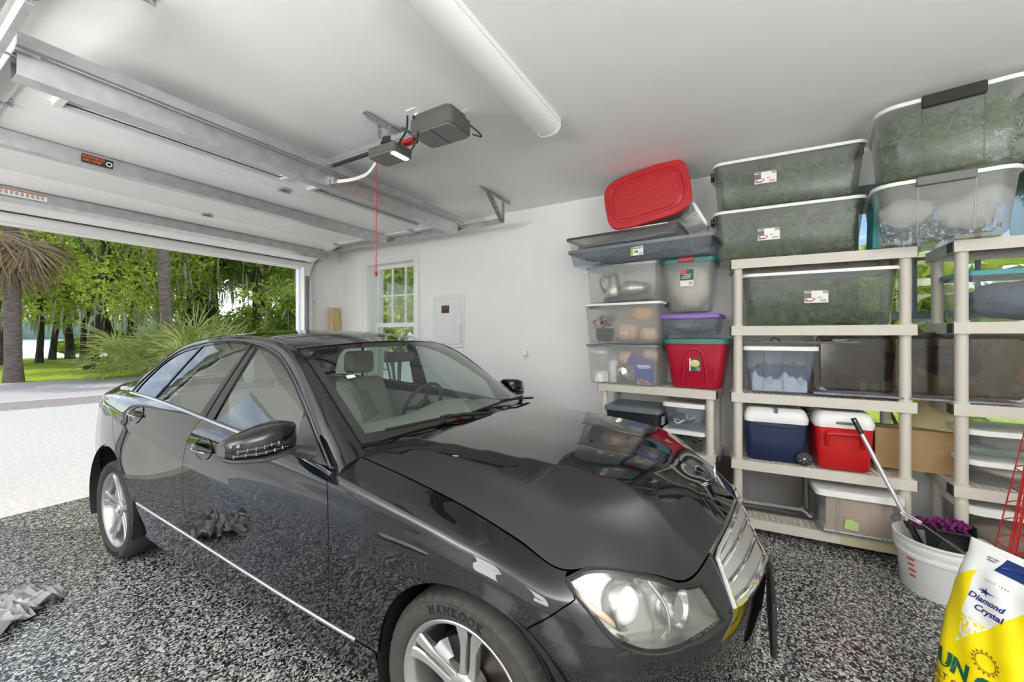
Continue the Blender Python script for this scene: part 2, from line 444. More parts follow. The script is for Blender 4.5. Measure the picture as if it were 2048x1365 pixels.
# ------------------------------------------------------------------ car
CAR = thing('car', 'glossy black four-door sedan parked on the speckled garage floor', 'car', (1.86, -.02, 0))
class FPatch:
    """smooth surface given by a function of two coordinates"""
    def __init__(s, fn, ur, vr): s.fn = fn; s.ur = ur; s.vr = vr
    def at(s, u, v): return s.fn(np.atleast_1d(np.asarray(u, float)), np.atleast_1d(np.asarray(v, float)))
    def frame(s, uv):
        e = 1.5e-3; u, v = uv[:,0], uv[:,1]
        su = (s.at(u+e,v)-s.at(u-e,v))/(2*e); sv = (s.at(u,v+e)-s.at(u,v-e))/(2*e)
        n = np.cross(su, sv); n /= np.linalg.norm(n, axis=1)[:,None]+1e-12
        return su, sv, n
def outward(P, N):
    c = np.stack([np.zeros(len(P)), np.clip(P[:,1], 1.0, 3.7), np.full(len(P), .55)], 1)
    return -N if np.median(((P-c)*N).sum(1)) < 0 else N
def panel(name, patch, loops, mat, parent, h=.02, gap=.0022, hem=.014, off=0., mirror=True, both=True):
    """trimmed piece of a smooth surface with turned-in edges; a left and a right copy"""
    loops = [np.array(l, float) for l in loops]
    su, sv, _ = patch.frame(loops[0].mean(0)[None])
    sc = np.array([np.linalg.norm(su), np.linalg.norm(sv)])
    poly = [np.array(dens(l*sc, h))/sc for l in loops]
    # inset the outline by the shut-line gap, measured on the surface
    ins = []
    for k, p in enumerate(poly):
        su, sv, n = patch.frame(p)
        if gap:
            P = patch.at(p[:,0], p[:,1]); T = np.roll(P, -1, 0)-np.roll(P, 1, 0)
            D = np.cross(n, T); D /= np.linalg.norm(D, axis=1)[:,None]+1e-12
            area = .5*np.sum(p[:,0]*np.roll(p[:,1],-1)-np.roll(p[:,0],-1)*p[:,1])
            if (area < 0) != (k > 0): D = -D
            a = (su*su).sum(1); b = (su*sv).sum(1); c = (sv*sv).sum(1); f = (su*D).sum(1); g = (sv*D).sum(1)
            det = a*c-b*b+1e-12
            p = p+np.stack([(c*f-b*g)/det, (a*g-b*f)/det], 1)*gap
        ins.append(p)
    lo = ins[0].min(0); hi = ins[0].max(0)
    gu = np.arange(lo[0]+h/sc[0]*.5, hi[0], h/sc[0]); gv = np.arange(lo[1]+h/sc[1]*.5, hi[1], h/sc[1])
    Q = np.stack([a.ravel() for a in np.meshgrid(gu, gv)], 1)
    ok = inpoly(Q, ins[0])
    for l in ins[1:]: ok &= ~inpoly(Q, l)
    B = np.concatenate(ins)*sc
    Q = Q[ok]
    if len(Q):
        d = np.min(((Q*sc)[:,None,:]-B[None])**2, axis=1).sum(-1) if False else np.array([np.min(((B-q)**2).sum(1)) for q in Q*sc])
        Q = Q[d > (h*.45)**2]
    allp = np.concatenate([B, Q*sc]) if len(Q) else B
    ed = []; st = 0
    for l in ins:
        m = len(l); ed += [(st+i, st+(i+1)%m) for i in range(m)]; st += m
    vs, _, fs, orig, _, _ = geometry.delaunay_2d_cdt([Vector(p) for p in allp], ed, [], 0, 1e-7)
    vs = np.array([tuple(v) for v in vs])/sc
    fs = [f for f in fs]
    cen = np.array([vs[list(f)].mean(0) for f in fs])
    keep = inpoly(cen, ins[0])
    for l in ins[1:]: keep &= ~inpoly(cen, l)
    fs = [tuple(f) for f, k in zip(fs, keep) if k]
    su, sv, N = patch.frame(vs); P = patch.at(vs[:,0], vs[:,1]); N = outward(P, N)
    P = P+N*off
    # orient
    f0 = np.array(fs); fn = np.cross(P[f0[:,1]]-P[f0[:,0]], P[f0[:,2]]-P[f0[:,0]])
    flip = (fn*N[f0[:,0]]).sum(1) < 0
    fs = [f[::-1] if q else f for f, q in zip(fs, flip)]
    # hem
    V = [tuple(p) for p in P]; F = list(fs); nsurf = len(fs)
    lut = {}
    for i, o in enumerate(orig):
        for j in o: lut.setdefault(j, i)
    if hem:
        from collections import Counter
        cnt = Counter()
        for f in fs:
            for a, b in zip(f, f[1:]+f[:1]): cnt[(a,b)] += 1
        new = {}
        for (a, b) in list(cnt):
            if (b, a) in cnt: continue
            for q in (a, b):
                if q not in new: new[q] = len(V); V.append(tuple(P[q]-N[q]*hem))
            F.append((b, a, new[a], new[b]))
    objs = []
    for side in ((-1, 1) if mirror and both else (-1,)):
        me = bpy.data.meshes.new(name)
        vv = V if side < 0 else [(-x, y, z) for x, y, z in V]
        ff = F if side < 0 else [f[::-1] for f in F]
        me.from_pydata(vv, [], ff)
        me.polygons.foreach_set('use_smooth', [i < nsurf for i in range(len(ff))])
        me.materials.append(MATS[mat]); me.update()
        nn = []
        for p in me.polygons:
            for vi in p.vertices:
                if p.index < nsurf: q = N[vi]; nn.append((q[0]*(-side), q[1], q[2]))
                else: nn.append((0,0,0))
        me.normals_split_custom_set(nn)
        o = bpy.data.objects.new(name, me); C.objects.link(o); o.parent = parent; objs.append(o)
    return objs
def yz(pts, h=.03, closed=False): return body.inv(dens(pts, h, closed), (1,2), (0, 4.85))
def arc(cy, cz, r, a0, a1, n=24): return [(cy+r*math.cos(R(a0+(a1-a0)*k/n)), cz+r*math.sin(R(a0+(a1-a0)*k/n))) for k in range(n+1)]
def cat2(*parts): return np.concatenate([np.array(p, float) for p in parts])

m = principled('black_paint', (.004,.004,.005), .02, 0, .6, coat=.5)
principled('gloss_black', (.004,.004,.004), .05, 0, .5)
principled('matte_black', (.012,.012,.013), .55)
principled('grey_plastic', (.05,.05,.055), .45)
principled('chrome', (.82,.83,.84), .08, 1)
principled('satin_chrome', (.62,.64,.68), .22, 1); principled('dark_chrome', (.16,.165,.175), .2, .9)
principled('alloy', (.52,.52,.51), .32, .85)
mottled('tyre_rubber', (.040,.039,.036), (.052,.050,.047), 60, .75, .3)
principled('tyre_text', (.004,.004,.004), .6)
principled('brake_disc', (.12,.10,.09), .4, .9)
principled('seat_leather', (.36,.36,.335), .55)
principled('cabin_dark', (.03,.032,.033), .6)
principled('cabin_grey', (.34,.34,.32), .6)
principled('amber_lens', (.60,.40,.26), .2, 0, .5)
principled('lamp_silver', (.46,.46,.43), .25, .9)
principled('red_lens', (.25,.01,.01), .1, 0, .5)
paneglass('windscreen_glass', (.80,.89,.85), 1.52, 0, 1.7)
paneglass('side_glass', (.60,.67,.64), 1.52, 0, 1.9)
paneglass('lamp_glass', (.95,.96,.95), 1.5, 0, 1.0)
principled('lens_white', (.85,.86,.86), .15)

# shut lines, measured along the flank (distance from the nose, height)
ZB = [(1.44,.893),(1.52,.908),(1.7,.934),(2.0,.960),(2.3,.983),(2.6,1.005),(2.9,1.025),(3.2,1.040),(3.45,1.049),(3.70,1.050),(3.9,1.050),(4.1,1.04)]
def zbelt(y): return np.interp(y, [p[0] for p in ZB], [p[1] for p in ZB])
FG = [(1.475,.895),(1.46,.87),(1.44,.80),(1.425,.70),(1.422,.60),(1.43,.45),(1.44,.336)]
BG = [(2.585,1.004),(2.61,.95),(2.645,.86),(2.66,.76),(2.665,.65),(2.655,.55),(2.62,.44),(2.595,.384)]
RG = [(3.79,1.049),(3.805,.98),(3.78,.90),(3.72,.80),(3.60,.70),(3.47,.60),(3.385,.50),(3.335,.412)]
AF = (.775,.305,.378); AR = (3.76,.31,.385)
def sillz(y): return np.interp(y, [1.1,1.45,2.0,2.6,3.1,3.55], [.33,.335,.356,.382,.40,.415])
def sillline(a, b, n=24): return [(y, float(sillz(y))) for y in np.linspace(a, b, n)]
def beltline(a, b, n=24): return [(y, float(zbelt(y))) for y in np.linspace(a, b, n)]
vtop = body.vk[-1]-3e-4
def toprow(u0, u1, n=40): return np.stack([np.linspace(u0, u1, n), np.full(n, vtop)], 1)
HL3 = [(-.772,.471,.745),(-.736,.435,.76),(-.707,.397,.764),(-.669,.347,.756),(-.600,.258,.726),(-.538,.186,.688),(-.465,.138,.669),
       (-.453,.103,.611),(-.438,.073,.559),(-.532,.12,.555),(-.640,.19,.553),(-.706,.25,.566),(-.749,.30,.592),(-.780,.362,.645),(-.786,.433,.714)]
HL = body.inv(HL3)
HLd = np.array([tuple(p) for p in catmull([(a,b,0) for a,b in HL[:7]], 6)])[:,:2]          # top edge
HLb = np.array([tuple(p) for p in catmull([(a,b,0) for a,b in HL[8:]]+[(HL[0][0],HL[0][1],0)], 6)])[:,:2]  # lower edge, inner -> tip
uFGtop = body.inv([(-.745,1.455,.957)])[0]
cut = body.inv(dens([(-.793,.433,.708),(-.83,.495,.665),(-.864,.555,.624)], .03, False))
# front arch, from the cut backwards
a_cut = math.degrees(math.atan2(.624-AF[1], .555-AF[0]))
arch_b = yz(arc(AF[0],AF[1],AF[2], a_cut, 4), .05)
fg = yz(FG[::-1])
ft_tip = np.array([HL[0]])
loop = cat2(fg, [uFGtop], toprow(uFGtop[0], HL[0][0]), ft_tip, HLb[::-1][1:6], cut, arch_b, yz(sillline(1.155,1.43,6)))
panel('front_fender', body, [loop], 'black_paint', CAR)
loop = cat2(yz(FG), yz(sillline(1.44,2.595)), yz(BG[::-1]), yz(beltline(2.585,1.475)))
fdoor = panel('front_door', body, [loop], 'black_paint', CAR)
loop = cat2(yz(BG), yz(sillline(2.595,3.335)), yz(RG[::-1]), yz(beltline(3.79,2.585)))
rdoor = panel('rear_door', body, [loop], 'black_paint', CAR)
a_r = math.degrees(math.atan2(.40-AR[1], 4.06-AR[0]))
u_q = body.inv([(3.79,1.049)], (1,2), (0,4.8))[0]
rear_arc = yz(arc(AR[0],AR[1],AR[2], 162, 12), .05)
u_end = .62
loop = cat2(yz(RG), yz([(3.36,.41)]), rear_arc, body.inv([(4.155,.43)], (1,2), (0,4.8)), [(1.02, body.vk[1]+.06)], [(.80,body.vk[2]-.02)], [(.74, body.vk[2]+.02)], [(.74, vtop)], toprow(.75, u_q[0]-.02, 30))
panel('quarter_panel', body, [loop], 'black_paint', CAR)
# rear bumper and boot panel wrap to the middle line
loop = cat2([(.002, .002)], [(1.16,.002)], yz(arc(AR[0],AR[1],AR[2], -12, 14, 6)), body.inv([(4.155,.43)], (1,2), (0,4.8)), [(1.02, body.vk[1]+.06)], [(.80,body.vk[2]-.02)], [(.002, body.vk[2]-.02)])
panel('rear_bumper', body, [loop], 'black_paint', CAR, hem=.01)
loop = np.array([(.002, body.vk[2]-.015),(.36,body.vk[2]-.015),(.36,vtop),(.002,vtop)])
panel('boot_panel', body, [loop], 'black_paint', CAR, hem=.01)
loop = np.array([(.365, body.vk[2]-.015),(.735,body.vk[2]+.02),(.735,vtop-.02),(.365,vtop-.02)])
panel('tail_light', body, [loop], 'red_lens', CAR, hem=.01)
# sill with its bright strip
uu = body.inv([(-.872,1.20,.333),(-.865,3.33,.413)])
loop = cat2([(u, body.vk[1]-.004) for u in np.linspace(uu[0][0]+.03, uu[1][0], 30)], [(u, .002) for u in np.linspace(uu[1][0], uu[0][0]+.03, 30)])
panel('sill', body, [loop], 'black_paint', CAR, hem=.03)
def strip(name, pts, w, t, mat, parent, mirror=True, n=2):
    """flat-oval moulding along a line of (point, normal) pairs"""
    out = []
    for side in ((1,-1) if mirror else (1,)):
        m = MB(); rings = []
        for i, (p, nn) in enumerate(pts):
            p = Vector(p); nn = Vector(nn)
            d = (Vector(pts[min(i+1,len(pts)-1)][0])-Vector(pts[max(i-1,0)][0])).normalized()
            up = nn.cross(d).normalized()
            rg = [p+up*(math.cos(a)*w/2)+nn*(math.sin(a)*t) for a in [2*PI*k/10 for k in range(10)]]
            rings.append([(q.x*side, q.y, q.z) for q in rg])
        m.loft(rings, True, True, flip=(side < 0)); out.append(m.build(name, mat, parent, sharp=60))
    return out
def onbody(uv):
    uv = np.array(uv); su, sv, n = body.frame(uv); P = body.at(uv[:,0], uv[:,1]); n = outward(P, n)
    return list(zip([tuple(p) for p in P], [tuple(q) for q in n]))
strip('sill_moulding', onbody([(u, body.vk[1]) for u in np.linspace(body.inv([(-.872,1.275,.333)])[0][0], uu[1][0]+.02, 40)]), .016, .006, 'chrome', CAR)
# nose: bumper, lamps, grille
G_TL = (5.483,.867); G_BL = (5.480,.602)
u_c = body.uk[-1]-4e-4
arch_f = yz(arc(AF[0],AF[1],AF[2], 190, a_cut, 14), .05)
gtop = [(u, .867+.008*math.sin(PI*(u-5.483)/(u_c-5.483)/2)) for u in np.linspace(5.483, u_c, 12)]
gbot = [(u, .602+.011*(u-5.48)/(u_c-5.48)) for u in np.linspace(5.48, u_c, 12)]
hoodfront = [(u, v) for u, v in zip(np.linspace(HL[6][0], 5.483, 6)[1:], np.linspace(HL[6][1]+.012, .880, 6)[1:])]
u_a0 = body.inv([(AF[0]-AF[2]*1.0,.19)], (1,2), (0,4.95))[0]
loop = cat2(cut[::-1], HLb[:-5][::-1], HL[7:8], HLd[::-1][:7], [(HLd[-7][0]-.02, vtop)], toprow(HLd[-7][0], 5.478, 8), [(5.4832,.866)], [G_BL], gbot[1:], [(u_c,.003)], [(u,.003) for u in np.linspace(u_c,u_a0[0],30)[1:]], arch_f)
f_low = [(5.36,.05),(5.36,.155),(5.1,.17),(5.02,.15),(5.04,.05)]
c_low = [(5.47,.04),(5.47,.20),(u_c-.01,.20),(u_c-.01,.04)]
panel('front_bumper', body, [loop, np.array(f_low), np.array(c_low)], 'black_paint', CAR, h=.016)
panel('air_intake', body, [np.array(f_low)], 'matte_black', CAR, h=.03, hem=0, off=-.03, gap=-.004)
panel('air_intake', body, [np.array(c_low)], 'matte_black', CAR, h=.03, hem=0, off=-.03, gap=-.004)

# headlights
hl_loop = cat2(HLd, HL[7:8], HLb[:-1])
lens = panel('headlight', body, [hl_loop], 'lamp_glass', CAR, h=.012, gap=.003, hem=.012, off=.001)
for k, lo in enumerate(lens):
    sg = -1 if k == 0 else 1
    # housing: the same outline pushed inwards
    hz = panel('lamp_housing', body, [hl_loop], 'lamp_silver', lo, h=.014, gap=.012, hem=-.05, off=-.055, both=False)[0]
    if sg > 0:
        me = hz.data; bm = bmesh.new(); bm.from_mesh(me)
        for v in bm.verts: v.co.x *= -1
        bmesh.ops.reverse_faces(bm, faces=bm.faces); bm.to_mesh(me); bm.free()
    def X(p): return (p[0]*-sg, p[1], p[2])
    def dirv(a, b): return (Vector(X(b))-Vector(X(a))).normalized()
    # outer lamp: tall projector lens facing forwards
    m = MB(); c = Vector(X((-.665,.325,.655)))
    A = Matrix.Translation(c) @ Vector((sg*.35,-1,.12)).to_track_quat('Z','Y').to_matrix().to_4x4()
    m.lathe([(.066,-.03),(.070,.0),(.064,.012),(.058,.006),(.05,.004)], 32, A)
    m.build('bezel_ring', 'lamp_silver', lo)
    m = MB(); m.lathe([(.052,.004),(.046,.018),(.03,.028),(.0005,.032)], 28, A); m.build('projector', 'lens_white', lo)
    # inner lamp: deep bowl
    m = MB(); A = Matrix.Translation(Vector(X((-.535,.215,.615)))) @ Vector((sg*.25,-1,.1)).to_track_quat('Z','Y').to_matrix().to_4x4()
    m.lathe([(.058,.03),(.056,.03),(.045,-.01),(.022,-.03),(.0005,-.034)], 28, A); m.build('reflector', 'satin_chrome', lo)
    m = MB(); m.lathe([(.012,-.034),(.012,.0),(.0005,.004)], 14, A); m.build('bulb', 'lens_white', lo)
    # dividing blade and amber side marker
    m = MB()
    bl = [X((-.600,.275,.71)), X((-.603,.225,.655)), X((-.615,.21,.60)), X((-.625,.225,.565))]
    m.tube(catmull(bl,6), .006, 8); m.build('divider', 'lamp_silver', lo)
    m = MB(); am = [X((-.765,.44,.725)), X((-.768,.40,.69)), X((-.752,.35,.655)), X((-.735,.335,.63))]
    m.tube(catmull(am,6), .012, 8, rad=[.002+.007*math.sin(PI*k/18) for k in range(19)]); m.build('side_marker', 'amber_lens', lo)
# rubber seal round each lamp
for sg in (1,-1):
    pts = onbody(hl_loop); m = MB()
    m.tube([(p[0]*sg, p[1], p[2]) for p, n in pts], .0045, 6, closed=True); m.build('lamp_seal', 'matte_black', CAR)

# bonnet
HY = np.array([.04,.14,.25,.40,.60,.85,1.10,1.50]); HC = np.array([.41,.42,.435,.455,.48,.505,.53,.565])
HZ = np.array([[.76,.74,.64,.54,.45],[.842,.836,.765,.65,.53],[.912,.907,.872,.755,.62],[.960,.957,.938,.842,.715],
      [.984,.982,.968,.885,.762],[.999,.997,.984,.927,.835],[1.008,1.006,.995,.956,.885],[1.014,1.014,1.006,.982,.945]])
edge_u = np.linspace(uFGtop[0], u_c, 120)
EDGE = body.at(edge_u, np.full(120, vtop))
def hood_raw(x, y):
    ax = np.abs(x); c = np.interp(y, HY, HC)
    s = np.where(ax < c, ax/c, 1+(ax-c)/(.80-c))
    wy = hweights(y, HY); ws = hweights(s, [0,.5,1,1.5,2], (2,))
    # even across the middle
    return np.einsum('ny,ns,ys->n', wy, ws, HZ)
_res = EDGE[:,2]-hood_raw(EDGE[:,0], EDGE[:,1])
def hood_fn(x, y):
    z = hood_raw(x, y)
    d2 = (np.abs(x)[:,None]+EDGE[None,:,0])**2+(y[:,None]-EDGE[None,:,1])**2
    k = np.exp(-d2/(2*.045**2))
    z = z+(k*_res).sum(1)/(k.sum(1)+.25)
    return np.stack([x, y, z], 1)
hood = FPatch(hood_fn, None, None)
rear_edge = [tuple(p)[:2] for p in catmull([(0,1.268,0),(-.25,1.285,0),(-.5,1.345,0),(-.64,1.415,0),(-.715,1.452,0)], 8)]
L = [(float(p[0]), float(p[1])) for p in EDGE[2:]]
Lm = [p for p in L if p[0] < -2e-3]
rear = [p for p in rear_edge if p[0] < -2e-3][:-1]
loop = Lm+[(0., L[-1][1])]+[(-x, y) for x, y in Lm[::-1]]+[(-x, y) for x, y in rear[::-1]]+[(0., rear_edge[0][1])]+rear
bonnet = panel('bonnet', hood, [np.array(loop)], 'black_paint', CAR, h=.018, mirror=False, gap=.003)[0]
# star on the bonnet
st = empty('bonnet_star', (0,.125,.832)); st.parent = CAR
m = MB(); m.lathe([(.018,0),(.017,.004),(.006,.008),(.004,.02)], 20); m.build('star_base', 'chrome', st)
m = MB(); rr = .036
m.tube([(rr*math.cos(a), 0, .055+rr*math.sin(a)) for a in [2*PI*k/40 for k in range(40)]], .003, 8, closed=True)
for k in range(3):
    a = PI/2+2*PI*k/3
    m.cyl((0,0,.055), (rr*math.cos(a),0,.055+rr*math.sin(a)), .0055, .0015, 6)
m.build('star_ring', 'chrome', st)

# grille: bright shell, three slats with a bright edge each
gl = cat2(gtop, gbot[::-1])
def gpt(u, v, off=0):
    uv = np.array([[u, v]]); su, sv, n = body.frame(uv); p = body.at([u],[v]); n = outward(p, n)
    return Vector(p[0])+Vector(n[0])*off
gr = MB(); ring = [gpt(u, v, .002) for u, v in [*gtop, *gbot[::-1]]]
ring = ring+[Vector((-p.x, p.y, p.z)) for p in ring[::-1]]
# shell tube (left half outline mirrored into one loop)
top = [gpt(u, v, .003) for u, v in gtop]; bot = [gpt(u, v, .003) for u, v in gbot]
outl = top+[Vector((-p.x,p.y,p.z)) for p in top[::-1][1:]]
outl2 = bot+[Vector((-p.x,p.y,p.z)) for p in bot[::-1][1:]]
g_root = empty('grille', (0,0,0)); g_root.parent = CAR
gr.tube(outl+outl2[::-1], .011, 10, closed=True); gr.build('grille_surround', 'chrome', g_root)
m = MB(); a = [p+Vector((0,.06,0)) for p in outl]; b = [p+Vector((0,.06,0)) for p in outl2]
m.loft([a, b], False, True, close=False); m.build('grille_back', 'matte_black', g_root)
principled('grille_slat', (.60,.60,.57), .28, .8)
NS = 3
for k in range(NS):
    t = (k+.12)/NS; t2 = (k+1.0)/NS
    m = MB(); A = []; B = []
    for p, q in zip(outl, outl2):
        f = p.lerp(q, t2); g = p.lerp(q, t)
        A.append(g+Vector((0,.030,-.004))); B.append(f+Vector((0,.004,.012)))
    m.loft([A, B], False, True, close=False)
    m.build('slat', 'grille_slat', g_root)
    m = MB(); m.tube([p for p in B], .0075, 8); m.build('slat_edge', 'chrome', g_root)
# number plate holder on the bumper
m = MB(); m.rbox((-.165,-.082,.30),(.165,-.062,.50), .012, 3, axis=1); m.build('plate_holder', 'matte_black', CAR)
for sx_ in (-.12,.12):
    m = MB(); m.lathe([(.006,0),(.005,.004),(.0005,.005)], 10, Matrix.Translation((sx_,-.082,.46)) @ Matrix.Rotation(R(90),4,'X')); m.build('screw', 'chrome', CAR)
# lower lip of the bumper
# ------------------------------------------------------------------ cabin
_yb = np.linspace(1.40, 3.95, 40)
_xb = body.inv([(y, zbelt(y)) for y in _yb], (1,2), (0,4.8)); _xb = body.at(_xb[:,0], _xb[:,1])[:,0]
def gx(y, z):
    xb = np.interp(y, _yb, _xb)+.008; d = np.asarray(z)-np.interp(y, [p[0] for p in ZB], [p[1] for p in ZB])
    end = .09*np.clip((y-3.2)/.6, 0, 1)**2*np.clip(d/.2, 0, 1)
    return xb+.46*d+.14*d*d*np.sign(d)+end*0
glassS = FPatch(lambda y, z: np.stack([gx(y, z), y, z], 1), None, None)
DLO = [(1.475,.918),(1.62,1.01),(1.84,1.156),(2.05,1.282),(2.23,1.362),(2.455,1.409),(2.72,1.434),(3.07,1.415),(3.39,1.356),(3.60,1.231),(3.735,1.12),(3.79,1.052)]
dlo_up = [(p[0], p[1]) for p in catmull([(a,b,0) for a,b in DLO], 8)]
dlo_loop = dlo_up+[(y, z+.004) for y, z in beltline(3.79,1.475,40)[1:-1]]
def inset2(poly, d):
    P = np.array(poly); T = np.roll(P,-1,0)-np.roll(P,1,0); T /= np.linalg.norm(T,axis=1)[:,None]
    Nn = np.stack([-T[:,1], T[:,0]], 1)
    a = .5*np.sum(P[:,0]*np.roll(P[:,1],-1)-np.roll(P[:,0],-1)*P[:,1])
    return P+Nn*(d if a > 0 else -d)
def upper(y, ins): # height of the window outline less a frame width
    ys = [p[0] for p in dlo_up[:-9]]; return float(np.interp(y, ys, [p[1] for p in dlo_up[:-9]]))-ins
def win(ya0, ya1, yb0, yb1, ins=.026, low=.014, n=16):
    """pane between two slanted edges given at the belt (ya) and at the top (yb)"""
    bot = [(y, float(zbelt(y))+low) for y in np.linspace(ya0, ya1, n)]
    topn = [(y, upper(y, ins)) for y in np.linspace(yb1, yb0, n)]
    return np.array(bot+topn)
# front pane: leading edge follows the pillar down to the mirror sail
fp = [(1.75,float(zbelt(1.75))+.014)]+[(y,float(zbelt(y))+.014) for y in np.linspace(1.9,2.50,10)]+[(2.455,upper(2.455,.03))]+[(y,upper(y,.028)) for y in np.linspace(2.42,1.81,14)]
fp = np.array(fp)
rp = win(2.66, 3.30, 2.55, 3.10, .026)
qp = [(3.33,float(zbelt(3.33))+.014)]+[(y,float(zbelt(y))+.014) for y in np.linspace(3.4,3.70,6)]+[(3.685,1.10),(3.62,1.17)]+[(y,upper(y,.03)) for y in np.linspace(3.54,3.135,8)]
qp = np.array(qp)
panel('window_frame', glassS, [np.array(dlo_loop), fp, rp, qp], 'gloss_black', CAR, h=.025, gap=.002, hem=.012, off=-.002)
panel('door_window', glassS, [fp], 'side_glass', fdoor[0], h=.04, gap=-.003, hem=0, off=-.007, both=False)
panel('door_window', glassS, [rp], 'side_glass', rdoor[0], h=.04, gap=-.003, hem=0, off=-.007, both=False)
panel('quarter_window', glassS, [qp], 'side_glass', CAR, h=.04, gap=-.003, hem=0, off=-.007, both=False)
def flipx(o):
    me = o.data; bm = bmesh.new(); bm.from_mesh(me)
    for v in bm.verts: v.co.x *= -1
    bmesh.ops.reverse_faces(bm, faces=bm.faces); bm.to_mesh(me); bm.free()
for lp, par in ((fp,fdoor[1]),(rp,rdoor[1]),(qp,CAR)):
    flipx(panel('door_window' if par is not CAR else 'quarter_window', glassS, [lp], 'side_glass', par, h=.04, gap=-.003, hem=0, off=-.007, both=False)[0])
# black sail where the mirror grows out of the door
sail = np.array([(1.50,.924)]+[(y,float(zbelt(y))+.010) for y in np.linspace(1.56,1.76,5)]+[(1.79,1.06),(1.775,upper(1.775,.024))]+[(y,upper(y,.02)) for y in np.linspace(1.73,1.54,6)])
panel('mirror_sail', glassS, [sail], 'grey_plastic', CAR, h=.03, gap=0, hem=.01, off=.003)
def onglass(pts):
    pts = np.array(pts); P = glassS.at(pts[:,0], pts[:,1]); n = outward(P, glassS.frame(pts)[2]); return list(zip([tuple(p) for p in P], [tuple(q) for q in n]))
strip('belt_moulding', onglass([(y, float(zbelt(y))-.004) for y in np.linspace(1.47,3.79,40)]), .026, .007, 'satin_chrome', CAR)
strip('window_moulding', onglass(inset2(dlo_loop, .004)[:len(dlo_up)]), .012, .005, 'dark_chrome', CAR)
# pillar bars between the panes, and the door cut running up the middle pillar
principled('shut_line', (.001,.001,.001), .9)
strip('pillar_cut', onglass([(2.585+(2.522-2.585)*t, zbelt(2.585)+(upper(2.522,.0)-zbelt(2.585))*t) for t in np.linspace(0,1,8)]), .006, .0015, 'shut_line', CAR)
strip('pillar_trim', onglass([(2.505+(2.475-2.505)*t, zbelt(2.505)+.01+(upper(2.475,.03)-zbelt(2.505)-.01)*t) for t in np.linspace(0,1,8)]), .022, .003, 'matte_black', CAR)

# pillars and roof rail
A_ = [(1.43,.889)]+DLO[:11]+[(3.795,1.053)]
B_ = [(-.722,1.405,.955),(-.708,1.46,.985),(-.687,1.60,1.078),(-.655,1.80,1.212),(-.625,1.98,1.325),(-.592,2.12,1.385),(-.556,2.36,1.436),
      (-.540,2.70,1.460),(-.528,3.08,1.452),(-.522,3.42,1.408),(-.540,3.70,1.318),(-.575,3.90,1.215),(-.60,4.06,1.120)]
A3 = [(float(gx(y, z)), y, z) for y, z in A_]
A3[0] = tuple(body.at(*body.inv([A_[0]], (1,2), (0,4.8))[0])[0])
bl1 = body.at(*body.inv([(3.92,1.055),(4.05,1.05)], (1,2), (0,4.8)).T)
A3 += [tuple(p) for p in bl1]; B_ += [(-.615,4.14,1.105),(-.63,4.24,1.082)]
M3 = []; A2 = []
for a, b in zip(A3, B_):
    a = Vector(a); b = Vector(b); d = (b-a); n = Vector((-.75,0,.66))
    M3.append(tuple(a.lerp(b,.5)+n*min(.022, d.length*.16))); A2.append(tuple(a.lerp(b,.15)+n*min(.010,d.length*.08)))
rail = Patch([A3, A2, M3, B_], refrow=2, refcol=7)
um, vm = rail.uk[-1]-3e-4, rail.vk[-1]-3e-4
nn_ = 90
loop = cat2([(u, 3e-4) for u in np.linspace(3e-4, um, nn_)], [(u, vm) for u in np.linspace(um, 3e-4, nn_)])
panel('roof_pillar', rail, [loop], 'black_paint', CAR, h=.02, gap=.001, hem=.012)
# roof
Bi = [Vector(p) for p in B_[5:10]]
zc = [1.422,1.474,1.497,1.488,1.442]; yc = [1.99,2.34,2.72,3.12,3.47]
rows = []
for t in (0,.33,.66,1.):
    r = []
    for b, z, y in zip(Bi, zc, yc):
        s = 1-(1-t)**2
        r.append((b.x*(1-t), b.y+(y-b.y)*s, b.z+(z-b.z)*s))
    rows.append(r)
roofP = Patch(rows, refrow=3, refcol=2)
um, vm = roofP.uk[-1]-3e-4, roofP.vk[-1]
full = FPatch(lambda u, v: roofP.at(u, vm-np.abs(v))*np.stack([np.where(v > 0, -1, 1), np.ones(len(v)), np.ones(len(v))], 1), None, None)
def rect(u0, u1, v0, v1): return np.array([(u0,v0),(u1,v0),(u1,v1),(u0,v1)])
sun = rect(.16,.72,-.36,.36)
panel('roof', full, [rect(3e-4,um,-vm+3e-4,vm-3e-4), sun], 'black_paint', CAR, h=.025, gap=.002, hem=.012, mirror=False)
panel('sunroof', full, [sun], 'gloss_black', CAR, h=.025, gap=.002, hem=.012, mirror=False)
# windscreen and rear window
def screen(edge, mid_b, mid_t, bulge):
    """edge: left edge points bottom->top; mid_b/mid_t: middle line bottom and top"""
    rows = []
    for k, e in enumerate(edge):
        t = k/(len(edge)-1); c = Vector(mid_b).lerp(Vector(mid_t), t)+Vector(bulge)*math.sin(PI*t)*.5
        e = Vector(e); r = []
        for s in (0,.25,.5,.75,1.):
            q = 1-(1-s)**2
            r.append((e.x*(1-s), e.y+(c.y-e.y)*q, e.z+(c.z-e.z)*q))
        rows.append(r)
    return Patch(rows, refrow=len(rows)//2, refcol=2)
def dome(P):
    w = P.uk[-1]
    return FPatch(lambda u, v: P.at(w-np.abs(u), v)*np.stack([np.where(u > 0, -1, 1), np.ones(len(u)), np.ones(len(u))], 1), None, None), w
ws = screen([B_[1],B_[2],B_[3],B_[4],B_[5]], (0,1.315,.985), (0,1.99,1.422), (0,-.03,.03))
wsf, w = dome(ws)
panel('windscreen', wsf, [rect(-w+.012,w-.012,.012,ws.vk[-1]-.006)], 'windscreen_glass', CAR, h=.03, gap=0, hem=.004, mirror=False, off=-.004)
